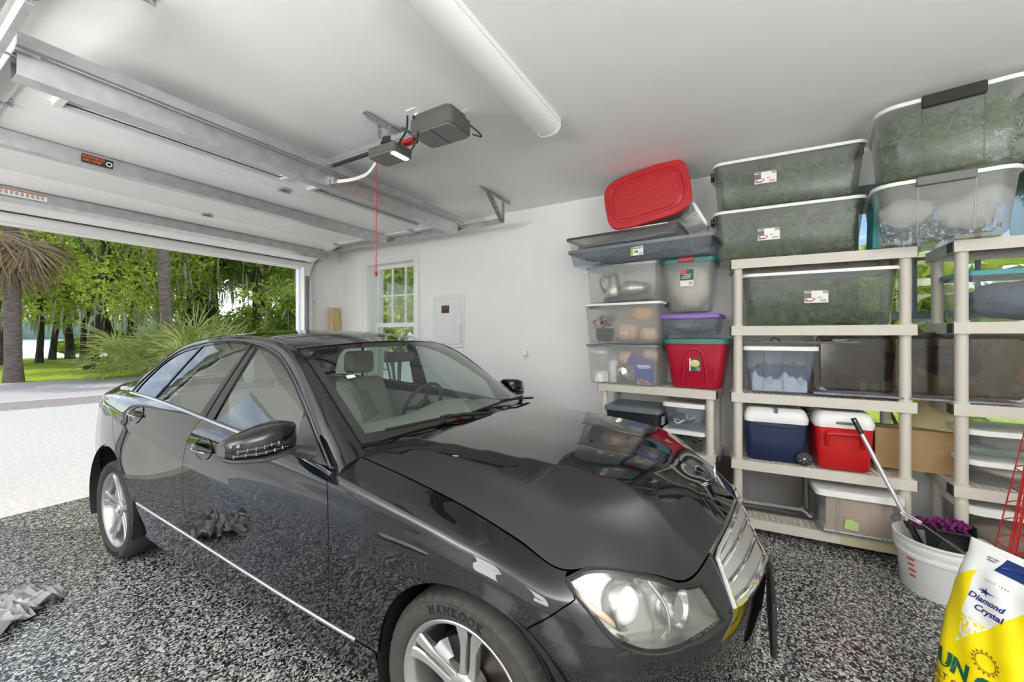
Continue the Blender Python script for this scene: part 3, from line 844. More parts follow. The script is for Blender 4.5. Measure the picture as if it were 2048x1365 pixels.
# black band printed round the glass
band_o = rect(-w+.004,w-.004,.002,ws.vk[-1]-.002); band_i = np.array([(-w+.055,.085),(0,.06),(w-.055,.085),(w-.05,ws.vk[-1]-.03),(0,ws.vk[-1]-.045),(-w+.05,ws.vk[-1]-.03)])
panel('windscreen_border', wsf, [band_o, band_i], 'gloss_black', CAR, h=.03, gap=0, hem=.003, mirror=False, off=-.012)
rw = screen([B_[12],B_[11],B_[10],B_[9]], (0,4.16,1.11), (0,3.47,1.442), (0,.03,.03))
rwf, w2 = dome(rw)
panel('rear_window', rwf, [rect(-w2+.006,w2-.006,.006,rw.vk[-1]-.006)], 'side_glass', CAR, h=.04, gap=0, hem=.004, mirror=False, off=-.004)
# boot lid deck and scuttle
bt = FPatch(lambda x, y: np.stack([x, y, 1.105-.06*(y-4.1)-.05*(np.abs(x)/.62)**3-.02*(np.clip(y-4.4,0,1)/.1)**2*.3], 1), None, None)
panel('boot_lid', bt, [np.array([(-.60,4.10),(0,4.14),(.60,4.10),(.62,4.34),(.40,4.46),(0,4.49),(-.40,4.46),(-.62,4.34)])], 'black_paint', CAR, h=.04, gap=0, mirror=False)
sc_ = FPatch(lambda x, y: np.stack([x, y, .962+.018*(1-(x/.7)**2)+.02*np.sin((y-1.3)*8)*0], 1), None, None)
panel('scuttle', sc_, [np.array([(-.70,1.44),(-.45,1.325),(0,1.265),(.45,1.325),(.70,1.44),(.70,1.53),(.4,1.42),(0,1.38),(-.4,1.42),(-.70,1.53)])], 'matte_black', CAR, h=.04, gap=0, hem=.03, mirror=False)
# wipers
for (x0, y0, x1, y1) in ((.62,1.40,-.06,1.365),(-.02,1.33,-.60,1.425)):
    m = MB()
    def on(x, y):  # height just above the screen / scuttle
        return Vector((x, y, 1.0+.006*(1-abs(x))+max(0,y-1.36)*.30))
    p, q = on(x0,y0), on(x1,y1)
    m.tube([p+Vector((0,0,.012)), p.lerp(q,.5)+Vector((0,-.01,.022)), q+Vector((0,0,.012))], .007, 8)
    a = p.lerp(q,.42)+Vector((0,-.012,.026)); m.box(a-Vector((.035,.012,.008)), a+Vector((.035,.012,.010)))
    w_ = m.build('wiper_blade', 'matte_black', CAR)
    m = MB(); m.tube([a, a+Vector((.10,-.03,.0)), on(x0+.06,y0-.05)+Vector((0,0,.008))], .008, 8); m.build('wiper_arm', 'matte_black', w_)

# door mirrors
for sg in (-1, 1):
    mr = empty('door_mirror', (0,0,0)); mr.parent = CAR
    def S(p): return (p[0]*-sg, p[1], p[2])
    # sections from the inner end to the outer end: (x, y front, y back, z low, z high)
    sec = [(-.868,1.665,1.755,.985,1.088),(-.878,1.640,1.765,.978,1.098),(-.90,1.625,1.768,.975,1.103),(-.93,1.615,1.77,.976,1.104),(-.97,1.610,1.77,.973,1.100),(-1.02,1.620,1.77,.971,1.088),(-1.07,1.645,1.768,.978,1.072),(-1.10,1.670,1.765,.982,1.060),(-1.112,1.70,1.76,.992,1.045)]
    def shell(z0f, z1f, name, mat, grow=0., r=.5):
        m = MB(); rings = []
        for (x, yf, yb, z0, z1) in sec:
            lo = z0+(z1-z0)*z0f; hi = z0+(z1-z0)*z1f; rg = []
            for k in range(20):
                a = 2*PI*k/20; ca, sa = math.cos(a), math.sin(a)
                e = 2/4.2
                y = (yf+yb)/2+(yb-yf+2*grow)/2*math.copysign(abs(ca)**e, ca); z = (lo+hi)/2+(hi-lo+2*grow)/2*math.copysign(abs(sa)**e, sa)
                rg.append(S((x-grow, y, z)))
            rings.append(rg)
        m.loft(rings, True, True, flip=(sg > 0)); return m.build(name, mat, mr, sharp=50)
    shell(.14, 1., 'mirror_cap', 'black_paint')
    shell(0., .15, 'mirror_base', 'grey_plastic', .002)
    # lens strip of the indicator: two ribs across the front of the cap
    for (zf, xa, xb) in ((.52,-.945,-1.09),(.33,-.925,-1.10)):
        m = MB(); pts = []
        for k in range(13):
            x = xa+(xb-xa)*k/12
            yf = np.interp(-x, [-s[0] for s in sec], [s[1] for s in sec]); z0 = np.interp(-x, [-s[0] for s in sec], [s[3] for s in sec]); z1 = np.interp(-x, [-s[0] for s in sec], [s[4] for s in sec])
            pts.append(S((x, yf-.001, z0+(z1-z0)*zf)))
        m.tube(pts, .004, 8, rad=[.0015+.0035*min(1,k/5) for k in range(13)]); ind = m.build('indicator', 'grey_plastic', mr)
        for k in range(2,13,2):
            p = Vector(pts[k]); m = MB(); m.box(p+Vector((-.0008,-.0045,-.006)), p+Vector((.0008,-.002,.006))); m.build('indicator_rib', 'lens_white', mr)
    m = MB(); m.rbox((-.9,1.768,1.0),(-1.09,1.772,1.08),.01,axis=1) if False else m.loft([[S((x,1.771,z)) for x,z in rrect(-1.085,.992,-.90,1.062,.02,4)],[S((x,1.774,z)) for x,z in rrect(-1.085,.992,-.90,1.062,.02,4)]], True, False)
    m.build('mirror_glass', 'chrome', mr)
    m = MB(); rings = []
    for (x, y, z, a, b) in ((-.915,1.70,.982,.055,.016),(-.87,1.69,.975,.06,.02),(-.83,1.68,.955,.075,.03),(-.79,1.67,.945,.08,.035)):
        rings.append([S((x, y+a*math.cos(2*PI*k/14), z+b*math.sin(2*PI*k/14))) for k in range(14)])
    m.loft(rings, True, True, flip=(sg > 0)); m.build('mirror_arm', 'grey_plastic', mr)

# door handles: dished cup with a grip bar across it
for (yc_, zc_, door) in ((2.455,.872,fdoor),(3.36,.955,rdoor)):
    uv = body.inv([(yc_, zc_)], (1,2), (0,4.8)); su, sv, n = body.frame(uv); c = body.at(uv[:,0], uv[:,1])[0]; n = outward(np.array([c]), n)[0]
    for k, d in enumerate(door):
        sg = 1 if k == 0 else -1
        N_ = Vector((n[0]*sg, n[1], n[2])); cc = Vector((c[0]*sg, c[1], c[2]))
        yv = Vector((0,1,0)); yv = (yv-N_*yv.dot(N_)).normalized(); zv = N_.cross(yv)*(1 if N_.cross(yv).z > 0 else -1)
        m = MB(); rings = []
        for (f, dd) in ((1.,.0025),(.97,.0035),(.90,.001),(.8,-.010),(.6,-.022),(.3,-.028),(.01,-.029)):
            rings.append([cc+yv*(.092*f*math.cos(a))+zv*(.056*f*math.sin(a))+N_*dd for a in [2*PI*j/28 for j in range(28)]])
        m.loft(rings, False, True, flip=(zv.cross(yv).dot(N_) > 0)); m.build('handle_cup', 'black_paint', d, sharp=0)
        m = MB(); bar = [cc+yv*(-.100+.200*t)+zv*(.004+.012*(t-.5))+N_*(.002+.026*math.sin(PI*t)) for t in np.linspace(0,1,15)]
        m.tube(bar, .012, 10, rad=[.008+.009*math.sin(PI*t) for t in np.linspace(0,1,15)]); hb = m.build('door_handle', 'black_paint', d)
        m = MB(); m.tube([b+N_*.010-zv*.011 for b in bar[2:-2]], .0032, 6); m.build('handle_trim', 'chrome', d)

# wheels
def wheel(loc, side, rot, steer=0.):
    w_ = empty('wheel', loc); w_.parent = CAR; w_.rotation_euler = (0,0,R(steer))
    F = -1 if side < 0 else 1           # outward direction along x
    def ax(m): return m
    m = MB(); prof = [(.226,-.095),(.236,-.09),(.240,-.105),(.252,-.112),(.272,-.116),(.290,-.112),(.296,-.113),(.300,-.107),(.308,-.100),(.3145,-.085),(.3170,-.052),(.312,-.050),(.312,-.044),(.317,-.042),(.3172,-.004),(.312,-.003),(.312,.003),(.3172,.004),(.317,.042),(.312,.044),(.312,.050),(.3170,.052),(.3145,.085),(.308,.100),(.300,.107),(.296,.113),(.290,.112),(.272,.116),(.255,.113),(.243,.107),(.238,.098),(.230,.092),(.226,.095)]
    n = 144; vs = []; 
    for i, (r, h) in enumerate(prof):
        for k in range(n):
            a = 2*PI*k/n; rr = r
            if abs(h) in (.085,.100,.107) and r > .299 and k % 3 == 0: rr -= .007
            vs.append((h*F, rr*math.cos(a), rr*math.sin(a)))
    fs = []
    for i in range(len(prof)-1):
        for j in range(n):
            k = (j+1) % n; f = (i*n+j, i*n+k, (i+1)*n+k, (i+1)*n+j); fs.append(f if F > 0 else f[::-1])
    m.add(vs, fs, True); m.build('tyre', 'tyre_rubber', w_, sharp=40)
    m = MB(); prof = [(.226,-.09),(.216,-.085),(.209,-.06),(.205,.02),(.211,.07),(.219,.090),(.227,.101),(.235,.104),(.2385,.101),(.2385,.095),(.230,.088)]
    vs = [(h*F, r*math.cos(2*PI*k/72), r*math.sin(2*PI*k/72)) for r, h in prof for k in range(72)]
    fs = []
    for i in range(len(prof)-1):
        for j in range(72):
            k = (j+1) % 72; f = (i*72+j, i*72+k, (i+1)*72+k, (i+1)*72+j); fs.append(f if F < 0 else f[::-1])
    m.add(vs, fs, True); rim = m.build('rim', 'alloy', w_, sharp=45)
    # five pairs of curved spokes
    for k in range(5):
        base = rot+2*PI*k/5
        for sgn in (-1, 1):
            m = MB(); rings = []
            for t in np.linspace(0,1,9):
                r = .045+(.221-.045)*t
                ang = base+sgn*(.30*(1-t)**2*.9+.05+.10*t*t)
                w2_ = .0165-.006*math.sin(PI*min(1,t*1.1))+.004*t; dep = .030-.012*t
                h = .070+.018*t-.010*math.sin(PI*t)*.4
                c = Vector((0, r*math.cos(ang), r*math.sin(ang))); rad = c.normalized(); tg = Vector((0,-rad.z,rad.y))
                rg = [(w2_,0),(w2_*.75,.006),(-w2_*.75,.006),(-w2_,0),(-w2_*.8,-dep),(w2_*.8,-dep)]
                rings.append([c+tg*q+Vector((F*(h+e),0,0)) for q, e in rg])
            m.loft(rings, True, True, flip=(F > 0)); m.build('spoke', 'alloy', w_, sharp=40)
    m = MB(); vs = []; prof = [(.062,.030),(.060,.074),(.052,.082),(.036,.084),(.034,.078),(.030,.086),(.0005,.088)]
    vs = [(h*F, r*math.cos(2*PI*k/40), r*math.sin(2*PI*k/40)) for r, h in prof for k in range(40)]; fs = []
    for i in range(len(prof)-1):
        for j in range(40):
            k = (j+1) % 40; f = (i*40+j, i*40+k, (i+1)*40+k, (i+1)*40+j); fs.append(f if F > 0 else f[::-1])
    m.add(vs, fs, True); hub = m.build('hub', 'alloy', w_, sharp=40)
    m = MB()
    for k in range(3):
        a = PI/2+2*PI*k/3; m.cyl((F*.0885,0,0), (F*.0885,.026*math.cos(a),.026*math.sin(a)), .004, .001, 6)
    m.tube([(F*.0885,.027*math.cos(2*PI*k/24),.027*math.sin(2*PI*k/24)) for k in range(24)], .002, 6, closed=True)
    m.build('hub_star', 'chrome', w_)
    for k in range(5):
        a = rot+2*PI*(k+.5)/5; m = MB(); m.cyl((F*.06,.05*math.cos(a),.05*math.sin(a)), (F*.078,.05*math.cos(a),.05*math.sin(a)), .009, .008, 8); m.build('wheel_bolt', 'brake_disc', w_)
    m = MB(); m.lathe([(.05,-.01),(.145,-.01),(.145,.012),(.05,.012)], 48, Matrix.Rotation(R(90),4,'Y') @ Matrix.Translation((0,0,F*.01))); m.build('brake_disc', 'brake_disc', w_)
    m = MB(); rings = []
    for (x_, s_) in ((-.02,1),(.05,1),(.06,.85)):
        rings.append([(F*x_, .15*math.cos(a)*q, .15*math.sin(a)*q) for q, aa in ((1.08,(15,30,45,60)),(.68,(58,44,30,17))) for a in [R(v) for v in aa]])
    m.loft(rings, True, False); m.build('brake_caliper', 'satin_chrome', w_)
    # brand lettering round the sidewall
    def arc_text(body_, a0, step, size, r, bold):
        m = MB(); a = a0
        for ch, wd in body_:
            if ch != ' ':
                vs, fs = text_mesh(ch, size, .0008, bold, spacing=1.)
                for q in (0,):
                    T = []
                    for (x, y, z) in vs:
                        rr = r+y; an = a+ (x/r)*(-1 if F < 0 else -1)
                        T.append((F*(.1145+ .0015*(1-((rr-.272)/.03)**2)+z), rr*math.cos(an)*(-1 if F < 0 else 1), rr*math.sin(an)))
                    m.add(T, fs)
            a -= step*wd
        return m
    t = arc_text([(c, 1.) for c in 'HANKOOK'], R(112), R(6.6), .034, .274, .0016)
    t.build('tyre_lettering', 'tyre_text', w_)
    if True:
        t = arc_text([(c, 1.) for c in 'HANKOOK'], R(292), R(6.6), .034, .274, .0016); t.build('tyre_lettering', 'tyre_text', w_)
    return w_
for sg in (-1, 1):
    wheel((sg*.762, .787, .317), sg, R(97) if sg < 0 else R(60))
    wheel((sg*.755-.046, 3.575, .317), sg, R(80) if sg < 0 else R(20))
# wheel housings and floor pan
for (cy, cz, r) in ((.775,.31,.385),(3.76,.315,.395)):
    for sg in (-1, 1):
        m = MB(); a0, a1 = R(-25), R(205); ring = [[(sg*x, cy+r*math.cos(a0+(a1-a0)*k/24), cz+r*math.sin(a0+(a1-a0)*k/24)) for k in range(25)] for x in (.872,.862,.55)]
        m.loft(ring, False, True, close=False); m.poly([(sg*.55, cy+r*math.cos(a0+(a1-a0)*k/24), cz+r*math.sin(a0+(a1-a0)*k/24)) for k in range(25)])
        m.build('wheel_housing', 'matte_black', CAR)
m = MB(); m.box((-.80,1.2,.17),(.80,3.2,.21)); m.box((-.5,.2,.2),(.5,1.2,.24)); m.box((-.5,3.2,.2),(.5,4.4,.26)); m.build('floor_pan', 'matte_black', CAR)
m = MB(); m.box((-.53,.35,.25),(.53,1.25,.62)); m.build('engine_block', 'matte_black', CAR)

# cabin: dashboard, wheel, seats, door cards
cab = CAR
m = MB(); rings = []
for x in np.linspace(-.70,.70,13):
    s = 1-abs(x)/.7*.25; hump = .05*math.exp(-((x-.37)/.16)**2)
    rings.append([(x,1.40,.93),(x,1.55,.965+hump*.3),(x,1.80,.965+hump),(x,1.98,.935+hump*.9),(x,2.02,.86),(x,2.0,.55),(x,1.5,.45)])
m.loft(rings, True, True); m.build('dashboard', 'cabin_grey', cab)
m = MB(); A = Matrix.Translation((.37,2.13,.93)) @ Matrix.Rotation(R(-65),4,'X')
m.tube([A @ Vector((.185*math.cos(a),.185*math.sin(a),0)) for a in [2*PI*k/40 for k in range(40)]], .014, 8, closed=True)
m.lathe([(.06,-.03),(.065,0),(.05,.015),(.0005,.02)], 20, A)
for a in (0, 180, 270): m.cyl(A @ Vector((0,0,0)), A @ Vector((.18*math.cos(R(a)),.18*math.sin(R(a)),0)), .015, .011, 8)
m.build('steering_wheel', 'cabin_dark', cab)
def seat(x, y, w, name='seat'):
    s = empty(name, (x,y,0)); s.parent = cab
    m = MB(); m.rbox((-w/2,-.28,.36),(w/2,.26,.55),.06,4, axis=2); m.build('seat_cushion', 'seat_leather', s)
    m = MB(); rings = []
    for t in np.linspace(0,1,9):
        z = .50+.60*t; yy = .20+.20*t; ww = w/2*(1-.16*t**3); th = .075*(1-.35*t)
        rings.append([(ww*math.copysign(abs(math.cos(a))**.6,math.cos(a)), yy+th*math.copysign(abs(math.sin(a))**.8,math.sin(a)), z) for a in [2*PI*k/20 for k in range(20)]])
    c = rings[-1]; rings.append([(p[0]*.8,.41+(p[1]-.40)*.5,1.115) for p in c])
    m.loft(rings, True, True); m.build('seat_back', 'seat_leather', s)
    m = MB(); m.rbox((-.13,.36,1.15),(.13,.46,1.33),.045,5,axis=1,bev=.03); m.build('headrest', 'seat_leather', s)
    m = MB()
    for q in (-.07,.07): m.cyl((q,.41,1.08),(q,.41,1.2),.006)
    m.build('headrest_post', 'chrome', s)
seat(-.37,2.42,.52); seat(.37,2.42,.52)
m = MB(); m.rbox((-.64,3.05,.36),(.64,3.5,.56),.06,4); m.build('rear_bench', 'seat_leather', cab)
m = MB(); rings = [[(x,3.42+.22*t-.05,.5+.52*t),(x,3.42+.22*t+.09,.5+.52*t)] for t in (0,1) for x in (0,)]
m.loft([[(-.62,3.40,.5),(.62,3.40,.5),(.62,3.55,.5),(-.62,3.55,.5)],[(-.55,3.60,1.03),(.55,3.60,1.03),(.55,3.72,1.03),(-.55,3.72,1.03)]], True, False); m.build('rear_backrest', 'seat_leather', cab)
m = MB(); m.box((-.62,3.70,1.0),(.62,4.05,1.03)); m.build('parcel_shelf', 'cabin_grey', cab)
for sg in (-1,1):
    m = MB(); m.loft([[(sg*.80,1.5,.3),(sg*.80,3.5,.3),(sg*.80,3.5,.6),(sg*.80,1.5,.6)],[(sg*.765,1.5,.3),(sg*.765,3.5,.3),(sg*.765,3.5,.97),(sg*.765,1.6,.92)]], True, False)
    m.build('door_card', 'cabin_grey', cab)
m = MB(); m.box((-.14,1.95,.4),(.14,3.0,.62)); m.build('centre_console', 'cabin_dark', cab)
m = MB(); m.rbox((-.12,1.965,1.285),(.12,1.99,1.35),.02,3,axis=1); m.tube([(0,1.975,1.35),(0,1.97,1.40)],.008,8); m.build('rear_view_mirror', 'cabin_dark', cab)
# headlining just under the roof
hl_ = FPatch(lambda u, v: roofP.at(u, vm-np.abs(v))*np.stack([np.where(v > 0, -1, 1), np.ones(len(v)), np.ones(len(v))], 1)-np.array([0,0,.03]), None, None)
o = panel('headlining', hl_, [rect(.02,um-.02,-vm+.03,vm-.03)], 'cabin_grey', cab, h=.06, gap=0, hem=0, mirror=False)

# the tail end sits a little lower and closer than a straight extrusion: ease every body shape towards it
bpy.context.view_layer.update()
def ease(p):
    x, y, z = p
    if y <= .775: return (x, y, z)
    t = (y-.775)/2.935
    return (x-.046*t, .775+(y-.775)*.947, 1.454-(1.454-z)*(1-.043*t))
def walk(o, plain):
    for ch in o.children:
        if ch.name.startswith('wheel') and not ch.name.startswith('wheel_housing'): continue
        if ch.type == 'EMPTY' and ch.location.length > 1e-6:
            q = ease(ch.location); ch.location = (q[0], q[1], ch.location.z); continue
        if ch.type == 'MESH':
            for v in ch.data.vertices: v.co = ease(v.co)
            ch.data.update()
        walk(ch, plain)
walk(CAR, True)
# ------------------------------------------------------------------ outdoors
def quad(name, pts, mat, th=.1):
    m = MB(); m.loft([[(x,y,z-th) for x,y,z in pts],[(x,y,z) for x,y,z in pts]], True, False); return struct(m.build(name, mat))
RD = Vector((1,-.22,0)).normalized(); RN = Vector((RD.y*-1, RD.x, 0))
def rd(a, b): p = Vector((2.0,12.3,0))+RD*a+RN*b; return (p.x, p.y, 0)
quad('driveway', [(-30,5.12,0),(14,5.12,0),rd(12,0),rd(-34,0)], 'driveway_concrete')
quad('paver_strip', [rd(-34,0),rd(40,0),rd(40,1.55),rd(-34,1.55)], 'brick_paver')
quad('kerb_line', [rd(-34,1.55),rd(40,1.55),rd(40,1.8),rd(-34,1.8)], 'driveway_concrete')
quad('road', [rd(-34,1.8),rd(40,1.8),rd(40,7.2),rd(-34,7.2)], 'asphalt')
quad('lawn', [rd(-60,7.2),rd(80,7.2),rd(110,28),rd(-80,28)], 'lawn_green')
leafmat_far = mottled('far_trees', (.16,.24,.16), (.30,.38,.26), .12, .9)
m = MB(); r_ = random.Random(3); tops = [(x, 6+5*r_.random()) for x in range(-280,400,7)]
m.loft([[(x,300,-.4),(x,300,h),(x,330,h),(x,330,-.4)] for x,h in tops], True, False); struct(m.build('far_shore', 'far_trees'))
m = MB(); m.box((-300,30,-.45),(400,500,-.35)); struct(m.build('lake', 'lake_water'))
m = MB(); m.box((XR+.3,-30,-.12),(60,5.12,-.02)); struct(m.build('side_yard', 'lawn_green'))
m = MB(); m.box((-40,-30,-.12),(XL-.3,5.12,-.02)); struct(m.build('side_drive', 'driveway_concrete'))
def leafmat(name, c1, c2, trans=.35):
    m = bpy.data.materials.new(name); m.use_nodes = True; MATS[name] = m
    n, l, b = nodes_of(m)
    v = texco(m, 'Object'); f = noise(m, v, 1.7, 3)
    r = ramp(m, f, [(.35,c1),(.65,c2)]); l.new(r, b.inputs['Base Color']); b.inputs['Roughness'].default_value = .55
    t = n.new('ShaderNodeBsdfTranslucent'); l.new(r, t.inputs['Color'])
    x = n.new('ShaderNodeMixShader'); x.inputs['Fac'].default_value = trans
    o = n['Material Output']; l.new(b.outputs[0], x.inputs[1]); l.new(t.outputs[0], x.inputs[2]); l.new(x.outputs[0], o.inputs['Surface'])
    return m
leafmat('oak_leaf', (.30,.40,.04), (.70,.78,.16), .6)
leafmat('dark_leaf', (.16,.28,.04), (.50,.62,.14), .6)
leafmat('palm_leaf', (.30,.37,.08), (.68,.72,.30), .4)
leafmat('dry_frond', (.24,.16,.09), (.48,.37,.22), .3)
leafmat('moss_grey', (.30,.30,.22), (.56,.54,.42), .4)
mottled('bark', (.05,.04,.032), (.13,.11,.09), 7, .9, .1, .4, .35, .65, 0, 6, (1,1,.25))
mottled('palm_bark', (.16,.12,.10), (.30,.24,.20), 18, .9, .1, .5, .35, .65, 0, 6, (.3,.3,1.6))
def leaf_cloud(r_, blobs, n, size, up=.3):
    """scatter small leaf quads through ellipsoid blobs (centre, radii)"""
    m = MB(); tot = sum(b[1][0]*b[1][1] for b in blobs)
    for c, rad in blobs:
        k = int(n*rad[0]*rad[1]/tot)
        for _ in range(k):
            d = Vector((r_.gauss(0,1), r_.gauss(0,1), r_.gauss(0,1))).normalized()*(r_.random()**.33)
            p = Vector((c[0]+d.x*rad[0], c[1]+d.y*rad[1], c[2]+d.z*rad[2]))
            q = Vector((r_.gauss(0,1), r_.gauss(0,1), r_.gauss(0,1)+up)).normalized(); u = q.orthogonal().normalized()
            a = r_.random()*6.28; u = (u*math.cos(a)+q.cross(u)*math.sin(a)); w = q.cross(u); s = size*(.6+.8*r_.random())
            m.add([p-u*s, p+w*s*.45, p+u*s, p-w*s*.45], [(0,1,2,3)])
    return m
def branchy(m, r_, p, d, length, rad, depth):
    pts = [p]; dd = d.copy()
    for k in range(5):
        dd = (dd+Vector((r_.gauss(0,.14), r_.gauss(0,.14), r_.gauss(0,.06)+.02))).normalized(); pts.append(pts[-1]+dd*length/5)
    m.tube(pts, rad, 7, True, None, False, [rad*(1-.5*k/5) for k in range(6)])
    if depth > 0:
        for k in range(3):
            a = r_.random()*6.28; q = (dd+Vector((math.cos(a), math.sin(a), .25))*.9).normalized()
            branchy(m, r_, pts[3+k % 3], q, length*.72, rad*.5, depth-1)
def moss_mesh(r_, blobs, n, lmin, lmax):
    m = MB()
    for _ in range(n):
        c, rad = blobs[r_.randrange(len(blobs))]
        a = r_.random()*6.28; q = math.sqrt(r_.random())*.95
        p = Vector((c[0]+math.cos(a)*rad[0]*q, c[1]+math.sin(a)*rad[1]*q, c[2]-rad[2]*(.2+.6*r_.random())))
        L = lmin+(lmax-lmin)*r_.random(); a = r_.random()*3.14; w = .02+.035*r_.random(); u = Vector((math.cos(a), math.sin(a), 0))*w
        j = Vector((r_.gauss(0,.05), r_.gauss(0,.05), 0))
        m.add([p-u*.6, p+u*.6, p+u-Vector((0,0,L*.45))+j, p+u*.15-Vector((0,0,L))+j*2, p-u-Vector((0,0,L*.5))+j], [(0,1,2,3,4)])
    return m
def oak_proto(seed, h, R_, trunk_r, n, nm, lean=0., leaf='oak_leaf', size=.16, low=.35):
    r_ = random.Random(seed); t = MB()
    pts = [Vector((0,0,-.05))]; d = Vector((lean, r_.gauss(0,.05), 1)).normalized()
    for k in range(6): d = (d+Vector((r_.gauss(0,.05), r_.gauss(0,.05), .04))).normalized(); pts.append(pts[-1]+d*h*.09)
    t.tube(pts, trunk_r, 10, True, None, False, [trunk_r*1.35, trunk_r*1.05, trunk_r, trunk_r*.95, trunk_r*.9, trunk_r*.82, trunk_r*.75])
    for k in range(4):
        a = k*1.6+r_.random(); branchy(t, r_, pts[4+k % 3], Vector((math.cos(a), math.sin(a), .75)).normalized(), h*.30, trunk_r*.5, 1)
    blobs = []
    for k in range(15):
        a = r_.random()*6.28; q = R_*math.sqrt(r_.random())*.85; z = h*(low+(.95-low)*r_.random())
        blobs.append(((math.cos(a)*q+lean*h*.4, math.sin(a)*q, z), (R_*(.28+.2*r_.random()), R_*(.28+.2*r_.random()), h*(.08+.06*r_.random()))))
    root = empty('oak_tree'); t.build('trunk', 'bark', root)
    leaf_cloud(r_, blobs, n, size).build('foliage', leaf, root)
    moss_mesh(r_, blobs, int(n*.03), .35, 1.3).build('hanging_moss', 'moss_grey', root)
    return root
def gp(px, d):  # ground point seen at a photo column and depth
    t = (px-1024)/800; return (d*(.8650+.5017*t), d*(.5017-.8650*t))
P1 = oak_proto(3, 10.5, 4.2, .20, 12000, 'a', 0, 'oak_leaf', .105, .28); P2 = oak_proto(8, 12, 4.8, .28, 13500, 'b', .10, 'dark_leaf', .115, .16); P3 = oak_proto(15, 8.5, 3.4, .13, 8000, 'c', -.08, 'oak_leaf', .10, .26)
OAKS = [  # prototype, photo column, depth, turn, scale, label
 (P1,182,17.5,0,1.0,'mossy oak with a straight dark trunk standing alone on the lawn'),
 (P2,6,20,1,1.0,'thick leaning oak trunk behind the left palm'),
 (P3,78,21.5,2,1.0,'slim curved oak right of the left palm'),
 (P3,104,24.5,3.6,1.1,'forked oak near the lake, third trunk from the left palm'),
 (P1,140,25.5,2.2,.95,'oak at the water edge with drooping grey moss'),
 (P3,166,22.5,4.4,1.0,'slender oak just left of the straight dark trunk'),
 (P2,232,27,3.1,1.0,'broad oak at the shore behind the palmetto fan leaves'),
 (P1,262,23,5.1,1.05,'pale green oak left of the middle palm trunk'),
 (P2,378,21,.6,1.12,'tall dark vine-wrapped oak right of the middle palm trunk'),
 (P2,455,23,2.4,1.05,'dense dark green oak beyond the palmetto bush'),
 (P1,520,21,3.9,1.1,'bright leafy oak left of the right door jamb'),
 (P2,585,24,4.9,1.1,'dark oak hung with moss beside the right door jamb'),
 (P1,430,29,1.3,1.2,'far oak filling the gap behind the palmetto bush'),
 (P1,320,30,4.1,1.2,'distant oak behind the middle palm trunk'),
 (P1,30,30,5.5,1.1,'distant oak behind the left palm'),
 (P2,560,31,1.9,1.1,'far oak behind the leafy bushes beside the right door jamb'),
 (P2,650,27,3.3,1.1,'far oak mostly hidden by the right door jamb'),
]
used = set()
for P, px, d, a, s, lab in OAKS:
    o = P if P.name not in used else copy_tree(P); used.add(P.name)
    x, y = gp(px, d); o.location = (x, y, 0); o.rotation_euler = (0,0,a); o.scale = (s,s,s)
    tag(o, lab, 'tree', 'oaks by the lake')
def frond(m, r_, base, az, el, L, droop, w, nleaf=24, fan=True):
    """a palm leaf: stalk plus leaflets spreading from its end (fan) or along it"""
    d = Vector((math.cos(az)*math.cos(el), math.sin(az)*math.cos(el), math.sin(el)))
    pts = [base]; dd = d.copy()
    for k in range(5): dd = (dd-Vector((0,0,droop*.12))).normalized(); pts.append(pts[-1]+dd*L*.12)
    m.tube(pts, .012, 5)
    c = pts[-1]; side = dd.cross(Vector((0,0,1))); side = side.normalized() if side.length > .01 else Vector((1,0,0)); nrm = side.cross(dd)
    for k in range(nleaf):
        t = (k/(nleaf-1)-.5)*2; ang = t*1.9
        q = (dd*math.cos(ang)+side*math.sin(ang)+nrm*r_.gauss(0,.08)).normalized(); l_ = L*.55*(1-.25*abs(t))*(.85+.3*r_.random())
        e = c+q*l_-Vector((0,0,droop*l_*.35)); mid = c+q*l_*.5-Vector((0,0,droop*l_*.06)); s_ = q.cross(nrm).normalized()*w
        m.add([c, mid+s_, e, mid-s_], [(0,1,2,3)])
r_ = random.Random(5)
def palm(px, d, lean, label, h, r0, crown=True):
    x, y = gp(px, d); root = thing('palm_tree', label, 'palm tree', (x, y, 0), 0)
    m = MB(); n_ = 30; pts = [Vector((lean*(k/n_)**1.3*h, -lean*.3*(k/n_)*h, h*k/n_-.05)) for k in range(n_+1)]
    m.tube(pts, r0, 14, True, None, False, [r0*(1.25-.25*min(1,k/4))*(1+.03*(k % 2))*(1-.12*k/n_) for k in range(n_+1)]); m.build('trunk', 'palm_bark', root)
    top = pts[-1]
    if crown:
        m = MB()
        for k in range(26): frond(m, r_, top+Vector((0,0,.1)), r_.random()*6.28, .1+1.0*r_.random(), 2.4, .8, .03, 22)
        m.build('fronds', 'palm_leaf', root)
        m = MB()
        for k in range(46): frond(m, r_, top-Vector((0,0,.35*r_.random())), r_.random()*6.28, -1.35+.9*r_.random(), 2.3, .6, .028, 16)
        m.build('dead_fronds', 'dry_frond', root)
    return root
palm(27, 12.6, -.01, 'left palm with a skirt of dead brown fronds at the road edge', 5.6, .19)
palm(336, 15.2, -.035, 'leaning slim palm trunk rising behind the car roof', 8.5, .20)
def palmetto(px, d, label, n, L, z=0.):
    x, y = gp(px, d); root = thing('palmetto_bush', label, 'bush', (x, y, 0), 0, 'palmettos on the lawn')
    m = MB()
    for k in range(n):
        a = r_.random()*6.28; b = Vector((math.cos(a), math.sin(a), 0))*r_.random()*.9
        frond(m, r_, b, a+r_.gauss(0,.4), .35+1.0*r_.random(), L*(.8+.4*r_.random()), .5, .03, 20)
    m.build('fan_leaves', 'palm_leaf', root)
palmetto(362, 14.6, 'large palmetto bush with spiky fan leaves behind the car roof', 60, 2.4)
